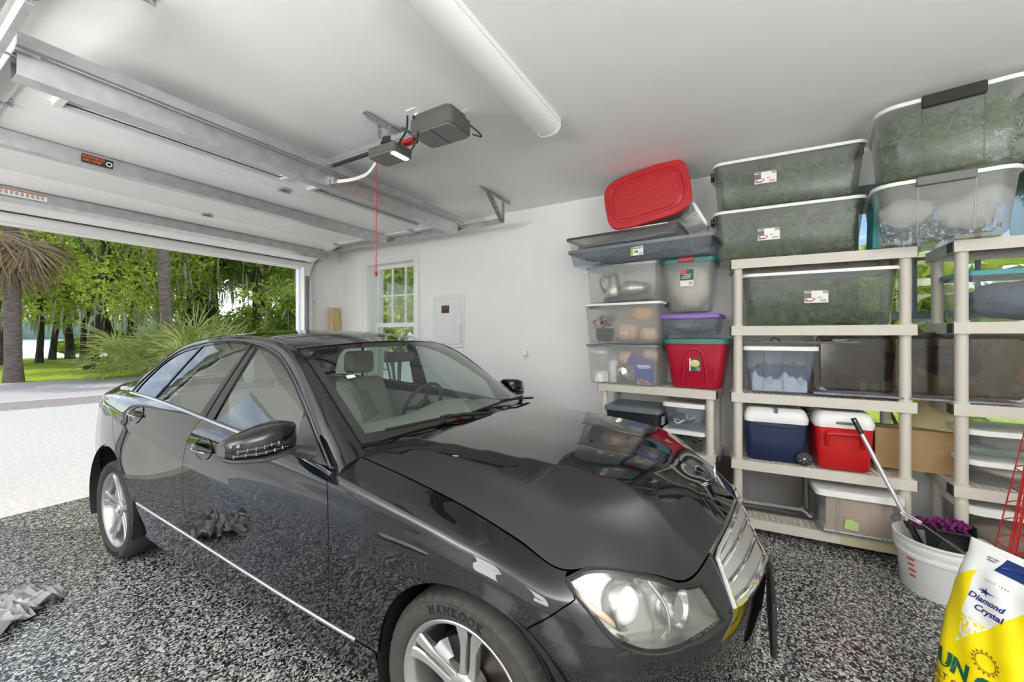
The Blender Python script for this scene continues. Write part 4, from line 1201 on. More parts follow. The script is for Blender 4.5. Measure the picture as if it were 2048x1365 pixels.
palmetto(286, 17.0, 'smaller palmetto bush left of the leaning palm trunk', 30, 1.7)
palmetto(410, 17.5, 'palmetto clump right of the large spiky bush', 34, 1.9)
def shrub(name, x, y, z, rad, n, label, leaf, size=.1, group=None):
    rr = random.Random(int(x*31+y*17)); root = thing(name, label, 'bush', (x,y,0), 0, group)
    blobs = [((rr.gauss(0,rad[0]*.4), rr.gauss(0,rad[1]*.4), z+rr.gauss(0,rad[2]*.4)), (rad[0]*.55,rad[1]*.55,rad[2]*.5)) for k in range(7)]
    leaf_cloud(rr, blobs, n, size).build('foliage', leaf, root)
    m = MB()
    for k in range(5): m.tube([(0,0,-.02),(rr.gauss(0,.12),rr.gauss(0,.12),z*.5),(rr.gauss(0,rad[0]*.4),rr.gauss(0,rad[1]*.4),z)], .025, 6)
    m.build('stems', 'bark', root)
for k, (px, d, rad, z, lf, lab) in enumerate((
    (455,19.5,(1.7,1.5,1.5),1.5,'dark_leaf','dark leafy understory bush right of the palmetto'),
    (505,20.5,(1.6,1.5,1.6),1.6,'oak_leaf','bright leafy bush below the oaks, second from the right door jamb'),
    (560,19.0,(1.6,1.5,1.8),1.8,'dark_leaf','dark leafy bush just left of the right door jamb'),
    (615,20.0,(1.8,1.5,1.9),1.9,'oak_leaf','bright bush half hidden behind the right door jamb'),
    (415,23.5,(1.8,1.6,1.5),1.5,'oak_leaf','leafy bush behind the palmetto clump'),
    (250,27.5,(1.6,1.5,.9),1.0,'dark_leaf','low dark bush by the shore left of the palmetto'),
    (150,29.5,(1.2,1.2,.6),.8,'oak_leaf','low bright bush at the water edge'))):
    x, y = gp(px, d); shrub('understory_bush', x, y, z, rad, 5200, lab, lf, .10, 'bushes under the oaks')
shrub('garden_shrub', 5.4, 5.6, 1.9, (.8,1.0,1.3), 2600, 'green leafy shrub outside the panelled window', 'oak_leaf', .09, 'shrubs outside the side windows')
shrub('garden_shrub', 5.8, 4.4, 1.2, (.8,.7,.9), 1800, 'low bright shrub outside the panelled window sill', 'oak_leaf', .09, 'shrubs outside the side windows')
shrub('garden_shrub', 6.2, -1.7, 1.6, (.9,1.3,1.2), 2600, 'sunlit shrub outside the window behind the shelves', 'oak_leaf', .1, 'shrubs outside the side windows')
# neighbouring house wall and metal roof through the panelled window
t = thing('neighbour_house', 'neighbouring house with a pale ribbed metal roof seen through the window', 'house', (12.5,9.5,0))
m = MB(); m.box((-3,-4,0),(3,4,2.6)); m.build('wall', 'wall_paint', t)
principled('metal_roof', (.60,.61,.62), .35, .6)
m = MB(); m.loft([[(-3.4,-4.3,2.5),(-3.4,4.3,2.5)],[(0,-4.3,4.3),(0,4.3,4.3)],[(3.4,-4.3,2.5),(3.4,4.3,2.5)]], False, False, close=False)
for k in range(22):
    yy = -4.2+k*.4; m.box((-3.4,yy-.015,2.5),(-3.36,yy+.015,2.53)); m.loft([[(-3.4,yy-.02,2.52),(-3.4,yy+.02,2.52)],[(0,yy-.02,4.34),(0,yy+.02,4.34)]], False, False, close=False)
m.build('roof', 'metal_roof', t)
# ------------------------------------------------------------------ raised garage door
DOOR = thing('garage_door', 'raised white sectional garage door hanging under the ceiling', 'garage door', (0,0,0))
X0, X1 = D0-.02, D1+.02
m = mottled('door_steel', (.87,.87,.86), (.90,.90,.89), 5, .38, .4)
n, l, b = nodes_of(m)   # fine ribs pressed along the panels
w_ = n.new('ShaderNodeTexWave'); w_.wave_type = 'BANDS'; w_.bands_direction = 'Y'; w_.inputs['Scale'].default_value = 7.5; w_.inputs['Distortion'].default_value = .4
tc = n.new('ShaderNodeTexCoord'); l.new(tc.outputs['Object'], w_.inputs['Vector']); bump(m, w_.outputs['Fac'], .06, .004)
principled('label_orange', (.55,.10,.02), .5); principled('label_black', (.02,.02,.02), .5); principled('label_white', (.80,.79,.76), .5)
ZD = 2.655
def section(y0, z0, y1, z1, name='door_section', holes=()):
    d = Vector((0, y1-y0, z1-z0)); L = d.length; d.normalize(); nrm = Vector((0, -d.z, d.y))
    M = Matrix(((1,0,0,0),(0,d.y,nrm.y,y0),(0,d.z,nrm.z,z0),(0,0,0,1)))
    m = MB(); g = .003
    if not holes: m.box((X0,g,0),(X1,L-g,.045), M)
    else:
        xs = [X0]+[v for h in holes for v in h[:2]]+[X1]; h0, h1 = holes[0][2:]
        m.box((X0,g,0),(X1,h0,.045), M); m.box((X0,h1,0),(X1,L-g,.045), M)
        for k in range(0, len(xs), 2): m.box((xs[k],h0,0),(xs[k+1],h1,.045), M)
    o = m.build(name, 'door_steel', DOOR)
    for (a, b_, c, e) in holes:
        m = MB(); t = .03
        for lo, hi in (((a-t,c-t,-.022),(b_+t,c,.006)),((a-t,e,-.022),(b_+t,e+t,.006)),((a-t,c,-.022),(a,e,.006)),((b_,c,-.022),(b_+t,e,.006))): m.box(lo, hi, M)
        fr = m.build('window_frame', 'white_steel', o)
        m = MB(); m.box((a,c,.018),(b_,e,.022), M); m.build('pane', 'pane_glass', o)
        for k in range(1,4):
            x = a+(b_-a)*k/4; m = MB(); m.box((x-.025,c,-.006),(x+.025,c+.03,.016), M); m.build('window_clip', 'white_steel', o)
    return M, L
section(2.60,ZD,3.27,ZD, holes=((.62,1.74,.16,.44),(2.0,3.22,.16,.44)))
section(3.27,ZD,3.93,ZD); section(3.93,ZD,4.60,ZD)
M4, L4 = section(4.60,ZD,5.21,2.475)
def strut(y, M=None, dep=.085, w=.10):
    """hat channel across the door, open ends"""
    prof = [(-w/2-.02,0),(-w/2,0),(-w/2+.012,-dep),(w/2-.012,-dep),(w/2,0),(w/2+.02,0),(w/2+.02,.002),(w/2-.002,.002),(w/2-.014,-dep+.003),(-w/2+.014,-dep+.003),(-w/2+.002,.002),(-w/2-.02,.002)]
    A = [(X0+.01,y+a,ZD-.001+c) for a, c in prof]; B = [(X1-.01,y+a,ZD-.001+c) for a, c in prof]
    if M is not None:
        A = [tuple(M @ Vector((X0+.01,y+a,c-.001))) for a, c in prof]; B = [tuple(M @ Vector((X1-.01,y+a,c-.001))) for a, c in prof]
    m = MB(); m.loft([A,B], True, False); return m.build('strut', 'galvanised_steel', DOOR)
strut(2.70, dep=.095, w=.12)
def lip(y, z):
    m = MB(); m.box((X0+.01,y-.004,z),(X1-.01,y+.022,z+.004)); m.build('strut_lip', 'galvanised', DOOR)
s2 = strut(3.76); strut(.29, M4)
# top edge rail of the door
m = MB(); m.box((X0,2.575,ZD-.004),(X1,2.600,ZD+.05)); m.build('top_rail', 'galvanised_steel', DOOR)
# end stiles, rubber seal and hinges
for x in (X0, X1-.07):
    m = MB(); m.box((x,2.61,ZD-.012),(x+.07,3.26,ZD)); m.box((x,3.28,ZD-.012),(x+.07,3.92,ZD)); m.box((x,3.94,ZD-.012),(x+.07,4.59,ZD)); m.box((x,.01,-.012),(x+.07,L4-.01,0), M4)
    m.build('end_stile', 'white_steel', DOOR)
m = MB(); m.tube([M4 @ Vector((X0,L4+.012,.015)), M4 @ Vector((X1,L4+.012,.015))], .022, 10); m.build('bottom_seal', 'dark_rubber', DOOR)
def hinge(x, y, z=ZD-.002, tilt=0):
    m = MB(); m.box((-.032,-.06,-.004),(.032,.06,0)); m.tube([(-.045,0,-.012),(.045,0,-.012)], .007, 8)
    m.box((-.03,-.012,-.02),(-.024,.012,0)); m.box((.024,-.012,-.02),(.03,.012,0))
    for a, c in ((-.02,-.045),(.02,-.045),(-.02,.045),(.02,.045)): m.cyl((a,c,-.004),(a,c,-.009),.005,n=6)
    return m.build('hinge', 'galvanised', DOOR, (x,y,z), (tilt,0,0))
for y in (3.27,3.93,4.60):
    for x in (X0+.05,1.91,X1-.05): hinge(x, y)
for y in (2.66,3.27,3.93,4.60,5.12):
    for x, s in ((X0,-1),(X1,1)):
        z = ZD-.02 if y < 4.7 else 2.50
        m = MB(); m.cyl((x-s*.04,y,z),(x+s*.075,y,z),.006,n=8); m.cyl((x+s*.045,y,z),(x+s*.068,y,z),.022,n=14); m.build('roller', 'galvanised', DOOR)
# warning labels on the second strut and the lowest section
def flat_label(name, x, y, z, w, h, mat, parent, rot, bits=()):
    m = MB(); m.box((-w/2,-h/2,0),(w/2,h/2,.0008)); o = m.build(name, mat, parent, (x,y,z), rot)
    for (txt, tx, ty, sz, tm, bold) in bits:
        vs, fs = text_mesh(txt, sz, .0003, bold); q = MB(); q.add([(a+tx,b+ty,c+.0012) for a,b,c in vs], fs); q.build('lettering', tm, o)
    return o
rot = (R(90)+.14, 0, 0)
lb = flat_label('warning_label', .915, 3.702, ZD-.045, .15, .052, 'label_black', DOOR, rot, [('WARNING',-.02,.012,.022,'label_orange',.001),('NO STEP',-.025,-.010,.022,'label_orange',.0012)])
m = MB(); m.lathe([(.010,0),(.016,0),(.016,.0006),(.010,.0006)], 20, Matrix.Translation((.055,-.002,.001))); m.build('label_symbol', 'label_white', lb)
c4 = M4 @ Vector((.72,.238,-.046)); 
lb = flat_label('warning_label', c4.x, c4.y, c4.z, .36, .050, 'label_white', DOOR, (R(90)-.14,0,0))
for k in range(9):
    m = MB(); m.box((-.06+.026*k,-.016,.001),(-.042+.026*k,.014,.0014)); m.build('label_text_block', 'galvanised', lb)
m = MB(); m.box((-.18,.017,.001),(.18,.025,.0014)); m.build('label_band', 'label_orange', lb)
m = MB(); m.tube([(-.10+.014*math.cos(a),.0+.012*math.sin(a),.0012) for a in [2*PI*k/20 for k in range(20)]], .0016, 5, closed=True); m.build('label_symbol', 'label_orange', lb)
m = MB(); m.box((-.165,-.012,.001),(-.135,.010,.0014)); m.build('label_picture', 'label_black', lb)
# tracks
def track(x, s, label):
    t = thing('door_track', label, 'track', (0,0,0), 0, None)
    path = [Vector((x,5.30,0)), Vector((x,5.30,2.15))]
    for k in range(1,9): a = R(90*k/8); path.append(Vector((x,5.30-.47*(1-math.cos(a)),2.15+.47*math.sin(a))))
    path.append(Vector((x,2.12,2.62)))
    prof = [(-.028,0),(.028,0),(.028,.022),(.022,.022),(.022,.004),(-.022,.004),(-.022,.022),(-.028,.022)]
    rings = []
    for i, p in enumerate(path):
        d = (path[min(i+1,len(path)-1)]-path[max(i-1,0)]).normalized(); nn = Vector((0,d.z,-d.y))
        rings.append([p+nn*a+Vector((-s*c,0,0)) for a, c in prof])
    m = MB(); m.loft(rings, True, False); m.build('rail', 'galvanised_steel', t)
    m = MB(); m.box((min(x,x+s*.03),5.30,0),(max(x,x+s*.03),5.35,2.3)); m.box((min(x-s*.075,x+.0),5.342,0),(max(x-s*.075,x),5.349,2.3)); m.build('wall_angle', 'galvanised_steel', t)
    m = MB()
    for z in (.5,1.2,1.9): m.box((min(x,x+s*.03),5.27,z),(max(x,x+s*.03),5.35,z+.06))
    m.build('bracket', 'galvanised', t)
    return t
tr = track(3.475, 1, 'right galvanised door track beside the panelled window')
tl = track(.345, -1, 'left galvanised door track at the photo edge')
def perforated(name, p, q, up, parent, w=.032, step=.03):
    """perforated steel angle from p to q; holes drawn as dark rings on the flange"""
    p, q = Vector(p), Vector(q); d = (q-p); L = d.length; d.normalize(); u = (Vector(up)-d*d.dot(Vector(up))).normalized(); v = d.cross(u)
    M = Matrix((( d.x,u.x,v.x,p.x),(d.y,u.y,v.y,p.y),(d.z,u.z,v.z,p.z),(0,0,0,1)))
    m = MB(); n_ = max(2, int(L/step)); st = L/n_; r = .007
    for k in range(n_):   # flange plate with a real hole in every step
        a, b_ = k*st, (k+1)*st; cx_, cy_ = (a+b_)/2, w/2
        o = [(a,0),(b_,0),(b_,w),(a,w)]; hole = [(cx_+r*math.cos(2*PI*j/8+PI/8), cy_+r*math.sin(2*PI*j/8+PI/8)) for j in range(8)]
        ou = [(b_,cy_+(w/2)*.41),(b_-.4*st,w),(a+.4*st,w),(a,cy_+.2*w),(a,cy_-.2*w),(a+.4*st,0),(b_-.4*st,0),(b_,cy_-.2*w)]
        vs = [(x,y,0) for x,y in hole]+[(x,y,0) for x,y in ou]+[(a,0,0),(b_,0,0),(b_,w,0),(a,w,0)]
        fs = [(j,(j+1)%8,8+(j+1)%8,8+j) for j in range(8)]+[(8+4,8+5,16),(8+6,8+7,17),(8+0,8+1,18),(8+2,8+3,19)]
        m.add(vs, fs, False, M)
    m.box((0,-.0015,0),(L,.0015,w), M)
    return m.build(name, 'galvanised', parent)
for s, x, t in ((1,3.475,tr),(-1,.345,tl)):
    perforated('ceiling_angle', (x-.36*s,2.14,ZC-.003), (x+.17*s,2.14,ZC-.003), (0,0,-1), t)
    perforated('hanger', (x-.01*s,2.13,ZC-.01), (x-.01*s,2.13,2.60), (s,0,0), t)
    perforated('hanger_brace', (x-.27*s,2.135,ZC-.02), (x-.02*s,2.125,2.61), (0,-1,0), t)

# ------------------------------------------------------------------ door opener
OX = 1.86
principled('opener_grey', (.085,.083,.075), .5); principled('opener_light', (.16,.16,.155), .45)
principled('red_plastic', (.42,.01,.008), .35); principled('led_lens', (.9,.9,.85), .3, emit=(1,.96,.88), estr=5); principled('cable_black', (.015,.015,.015), .5); principled('cable_white', (.7,.7,.68), .5)
op = thing('door_opener', 'grey ceiling door opener on a long steel rail', 'door opener', (0,.075,-.005))
m = MB(); m.box((OX-.025,1.52,2.713),(OX+.025,5.34,2.745)); m.box((OX-.016,1.6,2.7),(OX+.016,5.30,2.713)); m.build('rail', 'galvanised_steel', op)
m = MB(); m.box((OX-.010,2.02,2.685),(OX+.010,5.25,2.701)); m.build('drive_chain', 'label_black', op)
hd = MB(); hd.rbox((OX-.105,1.34,2.66),(OX+.105,1.66,2.745), .035, 4); hd.rbox((OX-.09,1.36,2.745),(OX+.09,1.64,2.78), .04, 4); h_ = hd.build('power_head', 'opener_grey', op)
m = MB(); m.rbox((OX-.10,1.352,2.654),(OX+.10,1.65,2.662), .03, 4); m.build('bottom_cover', 'opener_light', h_)
m = MB(); m.box((OX-.10,1.496,2.6525),(OX+.10,1.501,2.655)); m.build('cover_seam', 'label_black', h_)
m = MB(); m.rbox((OX-.085,1.80,2.62),(OX+.085,2.05,2.675), .03, 4); t_ = m.build('drive_unit', 'opener_grey', op)
m = MB(); m.rbox((OX-.08,1.806,2.615),(OX+.08,2.044,2.622), .026, 4); m.build('drive_cover', 'opener_light', t_)
m = MB(); m.rbox((OX-.065,1.815,2.611),(OX+.065,1.855,2.6162), .012, 4); m.build('lamp_lens', 'led_lens', t_)
for k in range(9):
    m = MB(); m.lathe([(.005,0),(.0045,.002),(.0005,.003)], 8, Matrix.Translation((OX-.052+.013*k,1.835,2.611)) @ Matrix.Rotation(PI,4,'X')); m.build('led', 'led_lens', t_)
m = MB(); m.lathe([(.055,2.675),(.055,2.69),(.048,2.693),(.048,2.7),(.055,2.703),(.055,2.717),(.045,2.721),(.045,2.745),(.03,2.75)], 24, Matrix.Translation((OX,1.93,0))); m.build('drive_wheel', 'cable_black', op)
m = MB(); m.box((OX-.022,1.70,2.673),(OX+.022,1.80,2.695)); m.build('release_lever', 'red_plastic', op)
m = MB(); arm = catmull([(OX+.02,2.055,2.645),(OX+.022,2.10,2.62),(OX+.025,2.145,2.59),(OX+.04,2.22,2.58),(OX+.08,2.40,2.6),(1.915,2.550,2.605)], 6)
rg = [[p+Vector((-.0025,0,-.012)), p+Vector((.0025,0,-.012)), p+Vector((.0025,0,.012)), p+Vector((-.0025,0,.012))] for p in arm]; m.loft(rg, True, False); m.build('door_arm', 'white_steel', op)
m = MB(); m.box((1.885,2.535,2.58),(1.955,2.567,2.63)); m.cyl((1.88,2.545,2.605),(1.96,2.545,2.605),.008,n=8); m.build('arm_bracket', 'galvanised', op)
perforated('ceiling_angle', (OX-.15,1.97,ZC-.003), (OX+.19,1.97,ZC-.003), (0,0,-1), op, .045, .032)
for dx in (-.028,.028): perforated('hanger_strap', (OX+dx,1.975,ZC-.012), (OX+dx,1.975,2.745), (1 if dx > 0 else -1,0,0), op, .03)
perforated('rail_bracket', (OX-.12,1.69,2.709), (OX+.13,1.69,2.709), (0,0,-1), op, .02, .03)
m = MB(); m.tube(catmull([(OX-.05,1.72,2.815),(OX-.08,1.70,2.705),(OX-.14,1.70,2.595),(OX-.12,1.64,2.545),(OX-.11,1.58,2.625),(OX-.06,1.62,2.745),(OX,1.58,2.785)], 10), .006, 8); m.build('power_cord', 'cable_black', op)
m = MB(); m.tube(catmull([(OX+.02,1.52,2.775),(OX+.02,1.56,2.82),(OX+.06,1.50,2.83),(OX+.06,1.46,2.785)], 10), .006, 8); m.build('loop_cord', 'cable_black', op)
m = MB(); m.tube(catmull([(OX+.09,1.36,2.735),(OX+.14,1.33,2.705),(OX+.14,1.30,2.665),(OX+.09,1.33,2.665)], 10), .005, 8); m.build('side_cord', 'cable_black', op)
m = MB(); m.tube(catmull([(OX+.05,1.40,2.78),(OX+.08,1.36,2.825),(OX+.05,1.42,2.80),(OX+.02,1.55,2.845),(OX+.05,1.75,2.848)], 8), .002, 6); m.build('signal_wire', 'cable_white', op)
t = thing('release_cord', 'thin red emergency release cord with a red handle hanging by the window', 'cord', (0,0,0))
m = MB(); m.cyl((OX,2.13,1.89),(OX,2.13,2.64),.0028,n=6); m.build('cord', 'red_plastic', t)
m = MB(); m.lathe([(.003,0),(.011,.004),(.011,.014),(.007,.018),(.011,.022),(.011,.034),(.003,.038)], 12, Matrix.Translation((OX,2.13,1.852))); m.build('handle', 'red_plastic', t)
t = thing('ceiling_outlet', 'white ceiling outlet with a black plug above the opener', 'outlet', (1.90,1.80,ZC))
m = MB(); m.box((-.06,-.04,-.006),(.06,.04,0)); m.build('cover_plate', 'white_trim', t)
m = MB(); m.lathe([(.018,-.03),(.018,-.006)], 16); m.build('socket', 'white_trim', t)
p_ = tag(MB().lathe([(.006,-.10),(.012,-.085),(.016,-.05),(.016,-.03),(.0005,-.028)], 14).build('plug', 'cable_black', None, (1.88,1.80,ZC)), 'black power plug in the white ceiling outlet', 'plug')

# ------------------------------------------------------------------ lamps on the ceiling
mottled('lamp_diffuser', (.80,.80,.79), (.82,.82,.81), 3, .3, .5)
def fixture(name, label, x0, x1, y0, y1):
    t = thing(name, label, 'ceiling light', (0,0,0), 0, None)
    prof = []
    for k in range(13):
        a = PI*k/12; prof.append(((y0+y1)/2+(y1-y0)/2*math.cos(a)*(1 if abs(math.cos(a)) < .99 else 1), ZC-.025-.074*math.sin(a)**.75))
    m = MB(); m.loft([[(x0+.02,y,z) for y,z in prof],[(x1-.02,y,z) for y,z in prof]], True, True); m.build('diffuser', 'lamp_diffuser', t, sharp=60)
    m = MB(); m.box((x0+.01,y0-.004,ZC-.03),(x1-.01,y1+.004,ZC)); m.build('base', 'white_trim', t)
    for x in (x0, x1-.024):
        m = MB(); a = [((y-(y0+y1)/2)*1.03+(y0+y1)/2, z-.002) for y, z in prof]; m.loft([[(x,y,z) for y,z in a],[(x+.024,y,z) for y,z in a]], True, True); m.build('end_cap', 'white_trim', t, sharp=60)
    return t
fixture('ceiling_light', 'long white wraparound ceiling light above the car bonnet', 1.12, 2.42, 1.035, 1.205)
m = MB(); m.cyl((.335,1.4,2.80),(.335,5.34,2.80),.035,n=16); tag(m.build('conduit', 'white_trim'), 'white pipe under the ceiling at the upper left photo edge', 'pipe')

# ------------------------------------------------------------------ things on the right wall
t = thing('breaker_panel', 'white electrical breaker panel between window and shelves', 'electrical panel', (XR,3.21,1.635))
m = MB(); m.rbox((-.018,-.245,-.325),(0,.245,.325), .012, 3, axis=0, bev=.004); m.build('trim_cover', 'white_steel', t)
m = MB(); m.rbox((-.034,-.20,-.285),(-.018,.215,.285), .010, 3, axis=0, bev=.005); d_ = m.build('door', 'white_steel', t)
m = MB(); m.rbox((-.037,-.045,-.225),(-.034,.095,.10), .008, 2, axis=0, bev=.001); m.build('raised_panel', 'white_steel', d_)
flat_label('panel_label', -.0365, .025, .15, .12, .095, 'label_black', d_, (R(90),0,R(-90)), [('DANGER',0,.026,.022,'label_orange',.001),('HIGH VOLTAGE',0,.002,.012,'label_orange',.0004)])
m = MB(); m.box((-.045,-.215,-.045),(-.034,-.16,.03)); m.build('latch', 'white_trim', d_)
for z in (-.2,-.07,.07,.2): MB().cyl((-.026,.222,z-.02),(-.026,.222,z+.02),.007,n=8).build('hinge', 'white_steel', t)
t = thing('wall_outlet', 'white wall outlet with a small plug-in adapter right of the breaker panel', 'outlet', (XR,2.105,1.232))
m = MB(); m.rbox((-.006,-.036,-.058),(0,.036,.058), .006, 2, axis=0, bev=.002); m.build('cover_plate', 'white_trim', t)
m = MB(); m.rbox((-.010,-.017,-.042),(-.006,.017,-.008), .014, 4, axis=0, bev=.001); o = m.build('socket', 'white_trim', t)
for (y, z, h) in ((-.006,-.022,.007),(.006,-.022,.009)): MB().box((-.0106,y-.0012,z-h/2),(-.0098,y+.0012,z+h/2)).build('slot', 'label_black', o)
ad = MB(); ad.rbox((-.045,-.024,.0),(-.006,.024,.062), .008, 3, axis=0, bev=.004); tag(ad.build('adapter', 'white_trim', None, (XR,2.105,1.232)), 'white cube adapter plugged into the wall outlet', 'adapter')
mottled('pine_wood', (.52,.38,.18), (.70,.56,.32), 14, .6, .3, .05, .3, .7, 0, 5, (3,3,.25))
m = MB(); m.box((-.075,-.025,0),(.075,.025,.41)); tag(m.build('wood_block', 'pine_wood', None, (3.83,5.26,1.462), (R(-3),0,R(12))), 'upright pine board offcut standing on the corner ledge', 'wood')
m = MB(); m.prism([(.09*math.cos(a), .05*math.sin(a)) for a in [PI*k/10 for k in range(11)]], 0, .035); tag(m.build('wood_offcut', 'pine_wood', None, (3.63,5.22,1.462)), 'low half-round wood offcut on the corner ledge beside the door track', 'wood')
# ------------------------------------------------------------------ shelving and storage boxes
principled('shelf_ivory', (.56,.53,.46), .45); principled('shelf_black', (.02,.02,.02), .5)
principled('lid_white', (.78,.78,.75), .35); principled('lid_green', (.015,.17,.135), .35); principled('lid_purple', (.22,.09,.48), .35)
principled('lid_red', (.46,.014,.018), .38); principled('tote_red', (.40,.008,.03), .32); principled('lid_teal', (.02,.25,.29), .35); principled('lid_slate', (.16,.18,.20), .3)
principled('handle_black', (.018,.017,.016), .45); principled('handle_grey', (.14,.14,.135), .5)
principled('file_black', (.022,.022,.024), .4); principled('cooler_blue', (.012,.022,.07), .35); principled('cooler_red', (.50,.008,.010), .33); principled('cooler_white', (.72,.72,.70), .35)
mottled('cardboard', (.36,.23,.11), (.42,.28,.14), 5, .75, .2); mottled('kraft_sheet', (.42,.31,.24), (.48,.36,.28), 4, .7, .2)
clearplastic('frosted', (.96,.96,.95), .74, .35, .12, (.86,.86,.85)); clearplastic('frosted_cloudy', (.95,.95,.95), .72, .4, .1, (.72,.72,.70))
clearplastic('clear_grey', (.86,.88,.86), .84, .3, .12, (.27,.29,.275)); clearplastic('clear_blue', (.86,.90,.95), .74, .15, .25, (.55,.62,.70))
clearplastic('smoke_brown', (.42,.34,.29), .86, .12, .3, (.16,.12,.10)); clearplastic('clear', (.96,.97,.97), .84, .12, .25, (.75,.77,.78))
clearplastic('lid_clear', (.75,.77,.79), .5, .15, .3, (.38,.41,.44)); clearplastic('lid_smoke', (.5,.45,.41), .4, .15, .3, (.13,.11,.10))
principled('card_white', (.78,.77,.74), .5); principled('ink_black', (.03,.03,.03), .6); principled('ink_red', (.55,.05,.05), .5); principled('ink_green', (.01,.10,.05), .5); principled('ink_lime', (.25,.55,.03), .5); principled('gold_seal', (.62,.54,.28), .4)
leafmat('pine_green', (.09,.15,.06), (.28,.34,.15), .2); leafmat('pine_dark', (.03,.06,.025), (.08,.12,.05), .2)
W90 = R(-90)
def shelf_unit(label, loc, rz, w, d, tiers, zbot=0.):
    t = thing('shelving_unit', label, 'shelf', loc, rz)
    top = tiers[-1]
    for x in (-w/2+.045, w/2-.045):
        for y in (.045, d-.045):
            m = MB(); m.cyl((x,y,zbot),(x,y,top-.03),.030,n=20)
            for z in tiers[:-1]: m.cyl((x,y,z-.075),(x,y,z+.012),.036,n=20)
            m.build('post', 'shelf_ivory', t)
    for z in tiers:
        m = MB(); h = .068
        m.box((-w/2,0,z-h),(w/2,.014,z)); m.box((-w/2,d-.014,z-h),(w/2,d,z)); m.box((-w/2,.014,z-h),(-w/2+.014,d-.014,z)); m.box((w/2-.014,.014,z-h),(w/2,d-.014,z))
        nx = int((w-.03)/.034); ny = int((d-.03)/.034)
        for k in range(1, nx): x = -w/2+.014+(w-.028)*k/nx; m.box((x-.005,.014,z-.022),(x+.005,d-.014,z-.004))
        for k in range(1, ny): y = .014+(d-.028)*k/ny; m.box((-w/2+.014,y-.005,z-.020),(w/2-.014,y+.005,z-.005))
        for x0, x1 in ((-w/2,-w/2+.10),(w/2-.10,w/2)):
            for y0, y1 in ((0,.10),(d-.10,d)): m.box((x0+.014 if x0 < 0 else x0, y0+.014 if y0 == 0 else y0, z-.03),(x1 if x0 < 0 else x1-.014, y1 if y0 == 0 else y1-.014, z-.002))
        b_ = m.build('shelf_board', 'shelf_ivory', t)
        for s in (-1, 1):
            m = MB(); m.box((min(s*w/2,s*(w/2+.006)),.004,z-h+.004),(max(s*w/2,s*(w/2+.006)),.085,z-.006)); m.build('dark_hollow_end', 'shelf_black', b_)  # black plate stands in for the shade inside the hollow board end
    return t
shelf_unit('low ivory two-tier plastic shelf left of the tall units', (3.475,.665,0), W90+R(-5.5), .96, .40, [.06,.52,1.03])
shelf_unit('tall ivory shelf with the blue and red coolers', (3.435,-.433,0), W90+R(3.4), 1.03, .42, [.115,.535,1.03,1.525,2.02])
shelf_unit('tall ivory shelf at the right photo edge behind the red wire cage', (3.405,-1.565,0), W90, .95, .44, [.09,.555,1.045,1.535,2.025])

def shell(w, d, h, tap, r, seg=5, x0=0., t=0.):
    """open box: front at y=0, centred on x"""
    rings = []
    for z, f in ((0.,1.),(.012,.93),(h*.5,.5),(h,0.)):
        i = tap*f+(.006 if z == 0 else 0)
        rings.append([(p[0],p[1],z) for p in rrect(-w/2+i, i, w/2-i, d-i, r, seg)])
    return rings
def tote(name, label, loc, rz, w, d, h, body, lidm, tap=.03, r=.05, lid_h=.028, group=None, over=.012, cat='storage box', ribs=(), handle=None, label_card=None, lid=True, rim=None, rot=None, lid_top=None, feet=False):
    t = thing(name, label, cat, loc, rz, group)
    if rot is not None: t.rotation_euler = rot
    m = MB(); rg = shell(w, d, h, tap, r); m.loft(rg, False, True); m.add(rg[0], [tuple(range(len(rg[0])))[::-1]])
    b_ = m.build('body', body, t, sharp=50)
    if rim:
        m = MB(); o = over; e = [(p[0],p[1]) for p in rrect(-w/2-o,-o,w/2+o,d+o,r+o,5)]; i_ = [(p[0],p[1]) for p in rrect(-w/2+.002,.002,w/2-.002,d-.002,r,5)]
        m.loft([[(x,y,h-.022) for x,y in i_],[(x,y,h-.022) for x,y in e],[(x,y,h) for x,y in e],[(x,y,h+.003) for x,y in i_]], False, True); m.build('rim', rim, t, sharp=50)
    if lid:
        m = MB(); o = over
        rr = lambda i, z: [(p[0],p[1],z) for p in rrect(-w/2-o+i,-o+i,w/2+o-i,d+o-i,max(r+o-i,.01),5)]
        m.loft([rr(.004,h-lid_h*.7), rr(0,h-lid_h*.7), rr(0,h+lid_h*.25), rr(.006,h+lid_h*.34), rr(.03,h+lid_h*.34), rr(.036,h+lid_h*.12)], False, True)
        q = rr(.036,h+lid_h*.12); m.add(q, [tuple(range(len(q)))])
        m.build('lid', lidm, t, sharp=40)
    for x in ribs:
        m = MB(); pts = [(x, tap*(1-z/h)*1. -.002, z) for z in np.linspace(.02,h-.03,6)]; m.tube(pts, .004, 6); m.build('rib', body, t)
    if handle:
        hm, hw, hz, side = handle
        m = MB()
        if side == 'front': m.rbox((-hw/2,-.024,h-hz),(hw/2,.004,h+.006), .008, 2, axis=1)
        else:
            for s in (-1, 1): m = MB(); m.rbox((min(s*(w/2-.004),s*(w/2+.026)),d/2-hw/2,h-hz),(max(s*(w/2-.004),s*(w/2+.026)),d/2+hw/2,h+.004), .008, 2, axis=0); m.build('handle', hm, t) if s < 0 else None
        m.build('handle', hm, t)
    return t
